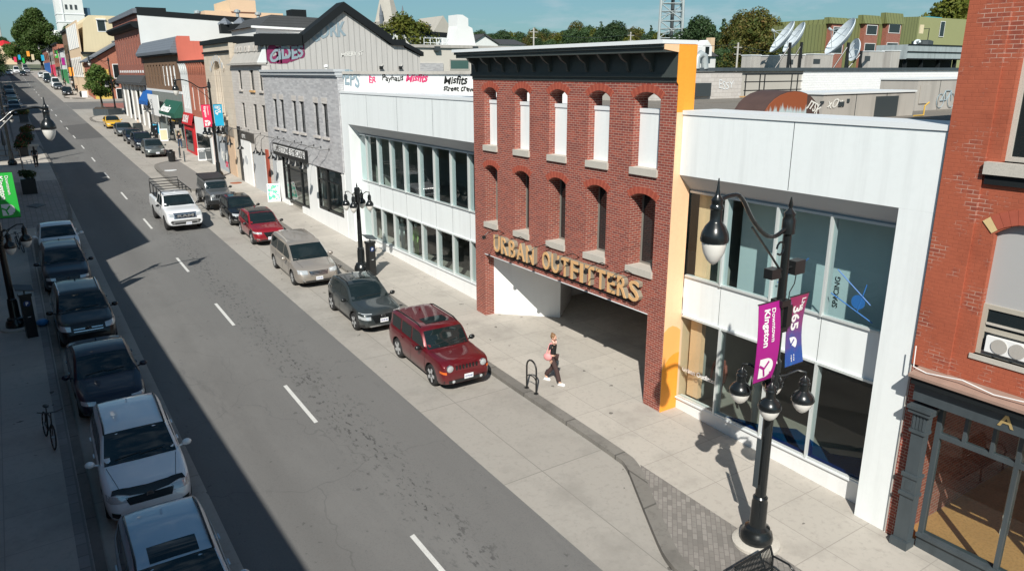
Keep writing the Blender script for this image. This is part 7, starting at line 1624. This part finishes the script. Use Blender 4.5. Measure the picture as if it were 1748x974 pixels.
# bicycles
def bicycle(label, x, y, rz, fcol, lean=R(6)):
    t = thing('bicycle', label, 'bicycle', (x, y, gz(y)), 'bicycles on the left pavement')
    for wy in (-.52, .52):
        m = MB()
        pts = [(0, wy+.33*math.cos(a), .34+.33*math.sin(a)) for a in [2*math.pi*i/24 for i in range(25)]]; m.tube(pts, .02, 6)
        w_ = local(m, 'wheel', 'tyre', t, 50); s = MB()
        for i in range(12): a = math.pi*i/6; s.tube([(0, wy, .34), (0, wy+.32*math.cos(a), .34+.32*math.sin(a))], .003, 3)
        s.lathe([(.03, -.04), (.03, .04)], (0, wy, .34), 8, axis='x'); local(s, 'spokes', 'rim', w_)
    f = MB(); bb__ = (0, .08, .30); seat = (0, .22, .80); head = (0, -.36, .82); hb = (0, -.39, .70)
    for a, b in ((bb__, seat), (seat, head), (bb__, hb), (bb__, (0, .52, .34)), (seat, (0, .52, .34)), (head, hb)): f.tube([a, b], .018, 7)
    f.tube([hb, (0, -.45, .5), (0, -.52, .34)], .016, 7); local(f, 'frame', fcol, t, 50)
    local(MB().tube([seat, (0, .25, .93)], .014, 6).ball((0, .25, .96), .08, .14, .035, 8), 'saddle', 'plastic', t, 50)
    local(MB().tube([head, (0, -.38, 1.0)], .014, 6).tube([(-.30, -.30, 1.02), (-.12, -.40, 1.0), (.12, -.40, 1.0), (.30, -.30, 1.02)], .014, 6), 'handlebar', 'plastic', t, 50)
    local(MB().lathe([(.09, -.01), (.09, .01)], (.05, .08, .30), 14, axis='x').tube([(.07, .08, .30), (.07, .0, .16), (.15, 0, .16)], .012, 5).tube([(-.07, .08, .30), (-.07, .16, .44), (-.15, .16, .44)], .012, 5), 'crank', 'rim', t)
    t.rotation_euler = (0, lean, rz); return t
bicycle('dark bicycle parked on the left pavement opposite the white suv', -.42, 22.0, R(8), M_['black']); bicycle('dark bicycle further up the left pavement below the green banner', -.45, 45.0, R(10), M_['charcoal'], R(-5))
# planter corner with tree, flower tubs, patio
t = thing('stone_planter', 'low dark planter bed at the corner under the round street tree', 'planter', (12.2, 129, gz(128))); q = [(10.8, 127.8), (12.6, 125.8), (14.6, 127.0), (14.3, 133), (11.8, 135)]
MB().prism(q, 'z', gz(125)-.1, gz(130)+.75).build('planter_wall', M_['charcoal'], t); MB().prism([(a*.9+1.25, b*.9+13.0) for a, b in q], 'z', gz(130)+.751, gz(130)+.80).build('soil', M_['bark'], t)
# ================================================================== TREES
def leafcloud(blobs, n, size, seed, squash=.8):
    rn = random.Random(seed); mb = MB(); tot = sum(b[3]**2 for b in blobs)
    for bx, by, bz, br in blobs:
        k = int(n*br*br/tot)
        for _ in range(k):
            while True:
                v = Vector((rn.gauss(0, 1), rn.gauss(0, 1), rn.gauss(0, 1)))
                if v.length > .1: break
            v.normalize(); rr = br*(.55+.5*rn.random()**.6); c = Vector((bx, by, bz))+Vector((v.x*rr, v.y*rr, v.z*rr*squash))
            a = Vector((rn.gauss(0, 1), rn.gauss(0, 1), rn.gauss(0, 1))).normalized(); b = (v+Vector((rn.gauss(0, .6), rn.gauss(0, .6), rn.gauss(0, .6)))).normalized(); a = (a-b*a.dot(b)).normalized(); d = b.cross(a); s = size*(.6+.8*rn.random())
            i = len(mb.v); mb.v += [tuple(c+a*s), tuple(c+d*s*.7), tuple(c-a*s), tuple(c-d*s*.7)]; mb.f.append((i, i+1, i+2, i+3)); mb.m.append(0)
    return mb
def tree_proto(name, label, H, Rc, n, size, mat, seed, trunk=.35, x=0, conic=False):
    rn = random.Random(seed); t = thing(name, label, 'tree', (0, 0, 0)); th = H*trunk; bl = []; limbs = MB()
    limbs.tube([(0, 0, -.6), (.05, 0, th*.5), (0, .05, th), (0, 0, H*.8)], [H*.028, H*.022, H*.018, H*.005], 8)
    nb = 46 if not conic else 18
    for i in range(nb):
        if conic:
            f = i/nb; r_ = Rc*(1-f)*.9; a = rn.random()*6.3; c = (r_*.5*math.cos(a), r_*.5*math.sin(a), th+(H-th)*f); br = Rc*(1-f)*.6+.25
        else:
            a = rn.random()*6.283; f = rn.random(); hh = th+(H-th)*(.12+.80*f); prof_ = math.sin(min(1, .18+f*.9)*math.pi)**.6; rad = Rc*prof_*rn.uniform(.15, .85); c = (rad*math.cos(a), rad*math.sin(a), hh); br = Rc*rn.uniform(.22, .40)
        bl.append((*c, br))
        if not conic: limbs.tube([(0, 0, th*rn.uniform(.8, 1.3)), (c[0]*.5, c[1]*.5, (th+c[2])*.5), c], [H*.010, H*.006, H*.002], 5)
    local(limbs, 'trunk', 'bark', t); q = bpy.data.objects.new('crown', leafcloud(bl, n, size, seed+1).mesh('crown', M_[mat], flat=True)); COL.objects.link(q); q.parent = t
    return t
T1 = tree_proto('street_tree', 'round green street tree in the corner planter', 6.4, 2.6, 6500, .14, 'leaf1', 5, .30); T1.location = (12.3, 130, gz(130)+.6)
BT = tree_proto('broadleaf_tree', 'very large green tree filling the end of the street below the white tower', 21, 8.2, 30000, .30, 'leaf1', 11, .12); BT.location = (14.2, 338, gz(338))
B2 = dup(BT, (9, 352, gz(352)), 1.9, 'lower left side of the big tree group at the end of the street', None, .72)
T2 = tree_proto('broadleaf_tree', 'spreading yellow green tree behind the black trimmed metal gable', 10.5, 5.2, 9000, .20, 'leaf4', 21, .25); p = AY(688, 75, 105); T2.location = (p.x, 105, 8.0); T2.scale = (1.15, 1.15, .98)
T3 = tree_proto('broadleaf_tree', 'tall autumn tinted tree left of the green clad building', 17, 6.5, 15000, .21, 'leaf2', 31, .18); p = AY(1293, 60, 100); T3.location = (p.x, 100, gz(100)+1.5)
T4 = tree_proto('broadleaf_tree', 'dark green tree directly right of the lattice tower', 15, 5.5, 11000, .22, 'leaf3', 41, .15)
T5 = tree_proto('conifer_tree', 'narrow dark conifer in the skyline belt', 15, 3.2, 5000, .25, 'leaf3', 51, .08, conic=True)
T6 = tree_proto('broadleaf_tree', 'yellow green tree peeking above the pale green wall at right', 12, 5, 7000, .25, 'leaf4', 61, .2)
def on(o, px, pyt, y, H, rz=0): p = AY(px, pyt, y); zt = p.z; s = (zt-gz(min(y, 460)))/H; o.location = (p.x, y, gz(y)); o.scale = (s, s, s); o.rotation_euler.z = rz
on(T4, 1195, 24, 135, 15); on(T5, 1236, 28, 140, 15); on(T6, 1632, -3, 140, 12)
rn = random.Random(9); GB = 'trees along the skyline'
for o in (T3, T4, T5, T6): o['group'] = GB
belt_ = [(T4, 1160, 55, 150, 15), (T4, 1178, 46, 160, 15), (T5, 1220, 40, 150, 15), (T5, 1250, 32, 160, 15), (T4, 1262, 62, 118, 15), (T4, 1230, 80, 125, 15), (T3, 1270, 20, 130, 17), (T3, 1318, 30, 118, 17), (T4, 1340, 42, 135, 15), (T4, 1358, 38, 150, 15), (T4, 1375, 45, 160, 15), (T5, 1212, 64, 145, 15),
         (T4, 1115, 52, 210, 15), (T4, 1098, 58, 220, 15), (T5, 1112, 40, 230, 15), (T3, 1082, 48, 200, 17), (T4, 1052, 34, 190, 15), (T4, 1030, 44, 200, 15), (T4, 1005, 42, 215, 15), (T5, 1026, 34, 240, 15), (T3, 984, 38, 220, 17), (T4, 968, 50, 240, 15), (T3, 946, 56, 230, 17), (T3, 912, 50, 220, 17), (T3, 925, 58, 250, 17), (T4, 888, 54, 240, 15), (T4, 858, 50, 230, 15), (T4, 838, 56, 250, 15), (T4, 820, 50, 260, 15), (T4, 876, 62, 210, 15), (T3, 900, 64, 200, 17), (T4, 1070, 60, 190, 15), (T4, 990, 60, 195, 15), (T4, 1015, 62, 180, 15), (T4, 940, 66, 200, 15), (T6, 1125, 60, 190, 12), (T3, 1298, 48, 120, 17), (T4, 1322, 62, 110, 15), (T5, 1330, 50, 128, 15), (T4, 1285, 72, 108, 15), (T5, 1246, 70, 122, 15),
         (T4, 640, 46, 150, 15), (T3, 720, 40, 160, 17), (T4, 745, 62, 150, 15), (T4, 812, 66, 240, 15), (T4, 1595, 24, 150, 15), (T6, 1612, 8, 160, 12), (T6, 1655, -6, 150, 12), (T4, 1420, 42, 200, 15), (T4, 1455, 40, 200, 15), (T4, 1395, 44, 190, 15),
         (T4, 1205, 34, 145, 15), (T3, 1140, 58, 180, 17), (T6, 1090, 52, 240, 12), (T4, 1060, 46, 230, 15), (T3, 1040, 48, 220, 17), (T6, 1018, 52, 205, 12), (T4, 978, 46, 200, 15), (T6, 960, 58, 215, 12), (T4, 930, 48, 260, 15), (T3, 885, 56, 250, 17), (T6, 870, 58, 240, 12), (T4, 846, 56, 270, 15), (T3, 830, 62, 230, 17), (T4, 815, 58, 250, 15), (T6, 1075, 66, 170, 12), (T4, 1000, 52, 240, 15), (T4, 914, 62, 210, 15), (T6, 1262, 48, 135, 12), (T4, 1275, 34, 140, 15), (T4, 705, 56, 170, 15), (T4, 790, 60, 220, 15)]
kinds = {id(T3): 'autumn tinted', id(T4): 'dark green', id(T5): 'narrow conifer', id(T6): 'yellow green'}
def where(px):
    for lim, s in ((660, 'left of the church spire'), (760, 'between the spire and the white exhaust hood'), (845, 'just above the white gabled skyline house'), (900, 'above the left part of the dark cornice'), (960, 'above the dark cornice, left of its middle'), (1030, 'above the middle of the dark cornice'), (1100, 'above the right part of the dark cornice'), (1150, 'behind the lattice tower'), (1215, 'right beside the lattice tower'), (1260, 'behind the dormer house'), (1330, 'in the group left of the satellite dishes'), (1400, 'behind the twin satellite dishes'), (1480, 'behind the green clad building'), (1700, 'above the pale green wall')):
        if px < lim: return s
seen = {}
for src, px_, pyt, y_, H in belt_:
    base = f'{kinds[id(src)]} skyline tree {where(px_)}'; k_ = seen.get(base, 0); seen[base] = k_+1
    lb = base+(['', ', second from the left', ', third from the left', ', fourth from the left', ', fifth from the left', ', sixth from the left', ', seventh', ', eighth'][k_])
    c = dup(src, (0, 0, 0), 0, lb, GB); on(c, px_, pyt, y_, H, rn.random()*6)
# far trees at left edge of street and end
for px_, pyt, y_, lb in ((3, 62, 440, 'small distant tree at the extreme left skyline'), (30, 88, 400, 'low distant tree left of the big tree'), (118, 40, 360, 'small tree between the big tree and the brown piers')):
    c = dup(T4, (0, 0, 0), 0, lb, GB); on(c, px_, pyt, y_, 15, 1)
c = dup(T4, (-1.2, 205, gz(205)), 0, 'dark shaded tree on the left pavement far up the street', None, .62); c = dup(T4, (-1.5, 232, gz(232)), 2, 'second dark shaded tree on the left pavement near the traffic', None, .75)
# planters, flower tubs and patio on the left pavement
def tub(label, x, y, w_, h, mat, leaf, seed, n=700, r=.5, lift=0.0, fl=None):
    t = thing('flower_planter', label, 'planter', (x, y, gz(y)), 'planters on the left pavement'); z = gz(y)
    MB().prism([(x-w_/2, y-w_/2), (x+w_/2, y-w_/2), (x+w_/2, y+w_/2), (x-w_/2, y+w_/2)], 'z', z+lift, z+lift+h).build('box', mat, t); rn_ = random.Random(seed)
    bl = [(x+rn_.uniform(-.3, .3)*w_, y+rn_.uniform(-.3, .3)*w_, z+lift+h+.15+rn_.random()*.3, r*.6) for _ in range(6)]
    leafcloud(bl, n, .07, seed).build('foliage', M_[leaf], t, flat=True)
    if fl: leafcloud(bl, n//5, .05, seed+4, .9).build('flowers', fl, t, flat=True)
    return t
FR = plain('red_petals', (.35, .03, .02), .7)
tub('tall black square planter on the near edge of the left paved area', .55, 62.6, .9, 1.05, M_['black'], 'leaf3', 2)
tub('flower box with red blooms beside the left patio rail', .8, 84, .8, .8, M_['black'], 'leaf3', 3, 900, .8, 0, FR); tub('flower planter with orange blooms further along the left pavement', 1.6, 97, .9, .9, M_['charcoal'], 'leaf2', 4, 900, .9, 0, FR); tub('leafy planter before the distant left row of cars', 1.9, 120, 1.0, 1.0, M_['charcoal'], 'leaf1', 6, 900, 1.0, 0, FR)
tub('dark shrub tub at the patio corner', 1.2, 90, .9, .8, M_['black'], 'leaf3', 8, 1200, 1.0, 0, FR)
t = thing('concrete_bench', 'long pale stone bench block on the left pavement beyond the person', 'bench', (1.2, 88.6, gz(88))); MB().obox((1.15, 88.3, gz(88)+.42), (.95, .5, 0), (-.15, .28, 0), (0, 0, .10)).build('seat', M_['sill'], t); MB().obox((1.15, 88.3, gz(88)+.16), (.8, .42, 0), (-.1, .2, 0), (0, 0, .16)).build('plinth', M_['sill'], t)
t = thing('patio_rail', 'black patio railing with pale end post on the left pavement', 'railing', (.1, 72, gz(72))); q = MB(); z = gz(72)
for zz in (.15, .6, 1.05): q.tube([(.45, 66, gz(66)+zz), (.45, 80, gz(80)+zz)], .03, 5); q.tube([(.45, 80, gz(80)+zz), (-2, 80, gz(80)+zz)], .03, 5)
for i in range(9): q.tube([(.45, 66+i*1.75, gz(66+i*1.75)), (.45, 66+i*1.75, gz(66+i*1.75)+1.05)], .025, 5)
q.build('rails', M_['black'], t)
t = thing('patio_umbrella', 'dark folded patio parasol by the left railing', 'parasol', (-.6, 84, gz(84))); MB().lathe([(.04, 0), (.04, 1.0), (.16, 1.1), (.12, 1.9), (.03, 2.5)], (-.6, 84, gz(84)), 10).build('canopy', M_['charcoal'], t)
t = thing('sidewalk_plate', 'dark diamond shaped metal plate on the left pavement', 'plate', (.55, 52.6, gz(52.6))); c_ = AG(62, 351); MB().prism([(c_.x-.55, c_.y), (c_.x, c_.y-.9), (c_.x+.55, c_.y), (c_.x, c_.y+.9)], 'z', gz(c_.y)-.05, gz(c_.y)+.03).build('plate', M_['charcoal'], t)

# ================================================================== PEOPLE
def skinmesh(nodes, edges, radii, sub=2, root=0):
    me = bpy.data.meshes.new('s'); me.from_pydata([tuple(n) for n in nodes], edges, []); o = bpy.data.objects.new('s', me); COL.objects.link(o)
    md = o.modifiers.new('k', 'SKIN'); md.use_smooth_shade = True
    for i, r_ in enumerate(radii):
        r_ = r_ if isinstance(r_, tuple) else (r_, r_); me.skin_vertices[0].data[i].radius = r_
    me.skin_vertices[0].data[root].use_root = True
    s = o.modifiers.new('u', 'SUBSURF'); s.levels = sub; s.render_levels = sub
    dg = bpy.context.evaluated_depsgraph_get(); m2 = bpy.data.meshes.new_from_object(o.evaluated_get(dg)); bpy.data.objects.remove(o)
    for p in m2.polygons: p.use_smooth = True
    return m2
def mobj(me, name, mat, parent): me.materials.clear(); me.materials.append(mat); o = bpy.data.objects.new(name, me); COL.objects.link(o); o.parent = parent; me.name = name; return o
def person(label, x, y, rz, H, top, legs, hair, stride=.30, shoes=None, hairlen=.1, arm_l=(.22, .02), arm_r=(.22, -.05), bun=False, detail=True, sleeve=True, shirtskin=False):
    # local frame: faces -y, x to its left as seen from the front; heights as fractions of H
    t = thing('person', label, 'person', (x, y, gz(y))); k = H/1.68
    J = dict(pel=(0, 0, .93), wa=(0, 0, 1.06), ch=(0, -.01, 1.24), nk=(0, 0, 1.40), hd0=(0, -.01, 1.47), hl=(-.09, 0, .88), kl=(-.10, -stride*.62, .50), al=(-.10, -stride*.95, .10), fl=(-.10, -stride*.95-.13, .04),
             hr=(.09, 0, .88), kr=(.10, stride*.18, .49), ar=(.10, stride*1.05, .17), fr=(.10, stride*1.05-.10, .04), sl=(-.165, 0, 1.36), el=(-.21, .02+arm_l[1], 1.10), wl=(-.20, -.04+arm_l[1]*3-.03, .88), sr=(.165, 0, 1.36), er=(.21, .02+arm_r[1], 1.10), wr=(.20, -.04+arm_r[1]*3, .88))
    J = {a: Vector(b)*k for a, b in J.items()}
    def mk(seq, rad): names = list(dict.fromkeys([a for e in seq for a in e])); return [J[a] for a in names], [(names.index(a), names.index(b)) for a, b in seq], [((rad[a][0]*k, rad[a][1]*k) if isinstance(rad[a], tuple) else rad[a]*k) for a in names]
    rad = dict(pel=(.135, .095), wa=(.105, .08), ch=(.13, .09), nk=.048, hd0=.045, hl=.085, kl=.052, al=.036, fl=.032, hr=.085, kr=.052, ar=.036, fr=.032, sl=.05, el=.036, wl=.024, sr=.05, er=.036, wr=.024)
    seq = [('pel', 'wa'), ('wa', 'ch'), ('ch', 'nk'), ('nk', 'hd0'), ('ch', 'sl'), ('sl', 'el'), ('el', 'wl'), ('ch', 'sr'), ('sr', 'er'), ('er', 'wr'), ('pel', 'hl'), ('hl', 'kl'), ('kl', 'al'), ('al', 'fl'), ('pel', 'hr'), ('hr', 'kr'), ('kr', 'ar'), ('ar', 'fr')]
    bm_ = skinmesh(*mk(seq, rad)); parts = [bm_]
    # head and face merged into the body mesh
    hm = MB(); c = Vector((0, -.02, 1.575))*k; base = len(hm.v); hm.ball(tuple(c), .072*k, .092*k, .112*k, 16)
    hm.v = [(v[0]*(1-.25*max(0, (c.z-v[2])/(.112*k))), v[1], v[2]) for v in hm.v]
    hm.ball((0, c.y-.093*k, c.z-.015*k), .012*k, .018*k, .022*k, 6); [hm.ball((s*.074*k, c.y+.005, c.z-.01*k), .010*k, .02*k, .03*k, 6) for s in (-1, 1)]
    for s, nm in ((-1, 'wl'), (1, 'wr')):       # hands: palm, four curled fingers, thumb
        w_ = J[nm]; hm.obox(w_+Vector((0, -.004, -.045*k)), (.012*k, 0, 0), (0, .036*k, 0), (0, 0, .045*k))
        for i, ln in enumerate((.062, .072, .068, .052)):
            yy = w_.y+(-.027+.018*i)*k; hm.tube([(w_.x, yy, w_.z-.085*k), (w_.x-s*.006*k, yy-.002, w_.z-(.085+ln*.55)*k), (w_.x-s*.022*k, yy-.004, w_.z-(.085+ln*.95)*k)], [.0088*k, .008*k, .006*k], 6)
        hm.tube([(w_.x, w_.y-.030*k, w_.z-.02*k), (w_.x-s*.012*k, w_.y-.058*k, w_.z-.05*k), (w_.x-s*.014*k, w_.y-.060*k, w_.z-.085*k)], [.011*k, .010*k, .007*k], 6)
    bm2 = bmesh.new(); bm2.from_mesh(bm_); hme = hm.mesh('h', M_['skin'], 60); bm2.from_mesh(hme); bm2.to_mesh(bm_); bm2.free()
    for p in bm_.polygons: p.use_smooth = True
    body = mobj(bm_, 'body', M_['skin'], t)
    f = MB()
    for s in (-1, 1): f.ball((s*.028*k, c.y-.085*k, c.z+.012*k), .010*k, .006*k, .006*k, 6)
    f.obox((0, c.y-.088*k, c.z-.052*k), (.02*k, 0, 0), (0, .004, 0), (0, 0, .004*k)); local(f, 'face_features', plain('dark_features', (.12, .04, .03), .6) if 'dark_features' not in bpy.data.materials else bpy.data.materials['dark_features'], t)
    # clothes
    g = 1.10; r2 = {a: ((b[0]*g+.006, b[1]*g+.006) if isinstance(b, tuple) else b*g+.008) for a, b in rad.items()}
    J['shl'] = J['sl'].lerp(J['el'], .75 if sleeve else .3); J['shr'] = J['sr'].lerp(J['er'], .75 if sleeve else .3); r2['shl'] = r2['shr'] = .050; J['neckb'] = J['ch'].lerp(J['nk'], .35); r2['neckb'] = (.10, .07)
    tseq = [('pel', 'wa'), ('wa', 'ch'), ('ch', 'neckb'), ('ch', 'sl'), ('sl', 'shl'), ('ch', 'sr'), ('sr', 'shr')]
    mobj(skinmesh(*mk(tseq, r2)), 'top', top, t)
    r3 = dict(r2); r3.update(kl=.078, kr=.078, al=.082, ar=.082, hl=.105, hr=.105)
    mobj(skinmesh(*mk([('pel', 'hl'), ('hl', 'kl'), ('kl', 'al'), ('pel', 'hr'), ('hr', 'kr'), ('kr', 'ar')], r3)), 'trousers', legs, t)
    s_ = MB()
    for a, b in (('al', 'fl'), ('ar', 'fr')):
        A_, B_ = J[a], J[b]; s_.ball(((A_.x+B_.x)/2, (A_.y+B_.y)/2-.02, B_.z+.01), .045*k, .13*k, .042*k, 10); s_.obox(((A_.x+B_.x)/2, (A_.y+B_.y)/2-.02, B_.z-.028*k), (.042*k, 0, 0), (0, .12*k, 0), (0, 0, .012*k))
    local(s_, 'shoes', shoes or M_['black'], t, 60)
    h = MB(); h.ball((0, c.y+.018*k, c.z+.028*k), .084*k, .095*k, .105*k, 14)
    if hairlen > .15: h.tube([(0, c.y+.05*k, c.z+.02), (0, c.y+.08*k, c.z-hairlen*.5), (0, c.y+.07*k, c.z-hairlen)], [.08*k, .085*k, .04*k], 10)
    if bun: h.ball((.01, c.y+.06*k, c.z+.115*k), .042*k, .042*k, .036*k, 8)
    local(h, 'hair', hair, t, 70)
    t.rotation_euler.z = rz; return t
HB = plain('brown_blond_hair', (.20, .11, .05), .6); HD = plain('dark_hair', (.015, .012, .01), .6)
pw = person('woman in black top and brown flared trousers walking past the bike rack', 13.5, 17.75, R(28), 1.68, plain('black_top', (.012, .012, .013), .8), plain('brown_trousers', (.055, .030, .028), .8), HB, .30, M_['white_paint'], .1, (.22, .02), (.22, .03), True, True, True)
bag = thing('shoulder_bag', 'pink quilted shoulder bag hanging at the walking woman\'s side', 'bag', (13.5, 17.75, gz(17.75))); bag.rotation_euler.z = R(28)
m = MB(); m.ball((-.265, .06, .98), .085, .15, .13, 12); local(m, 'pouch', plain('pink_fabric', (.72, .30, .30), .7), bag, 50); m = MB(); m.tube([(-.26, .0, 1.06), (-.21, .0, 1.25), (-.12, .0, 1.44), (-.15, .05, 1.38), (-.24, .12, 1.08)], .018, 6); local(m, 'strap', bpy.data.materials['pink_fabric'], bag)
m = MB(); m.tube([(-.09, -.06, 1.44), (0, -.10, 1.38), (.09, -.06, 1.44), (0, .05, 1.46), (-.09, -.06, 1.44)], .035, 8); local(m, 'scarf', plain('pale_pink_scarf', (.75, .50, .42), .8), pw, 60)
person('person in dark clothes with long dark hair walking away on the left pavement', 1.5, 75.9, R(185), 1.72, plain('black_coat', (.010, .010, .012), .8), M_['black'], HD, .22, None, .35)
person('person in a dark shirt and blue jeans standing outside the red shopfront', 14.45, 83, R(160), 1.78, plain('dark_shirt', (.012, .012, .016), .8), plain('blue_jeans', (.045, .085, .16), .8), HD, .12, None)
person('person in a pale top beside the open car door behind the yellow car', 13.1, 100.5, R(120), 1.70, plain('cream_top', (.60, .50, .40), .8), M_['black'], HD, .1, None)
person('distant person in black on the far right pavement by the parked cars', 13.4, 186, R(20), 1.75, M_['black'], M_['black'], HD, .1, None)
for i, (x, y, lb, mt) in enumerate(((14.0, 205, 'distant shopper in a pale top below the orange banners', M_['cap']), (13.2, 215, 'distant shopper in dark clothes below the orange banners', M_['charcoal']), (13.0, 262, 'far off pedestrian near the white suv', M_['black']))): person(lb, x, y, R(10+40*i), 1.72, mt, M_['black'], HD, .2, None)
for m in bpy.data.meshes:
    if m.users == 0: bpy.data.meshes.remove(m)
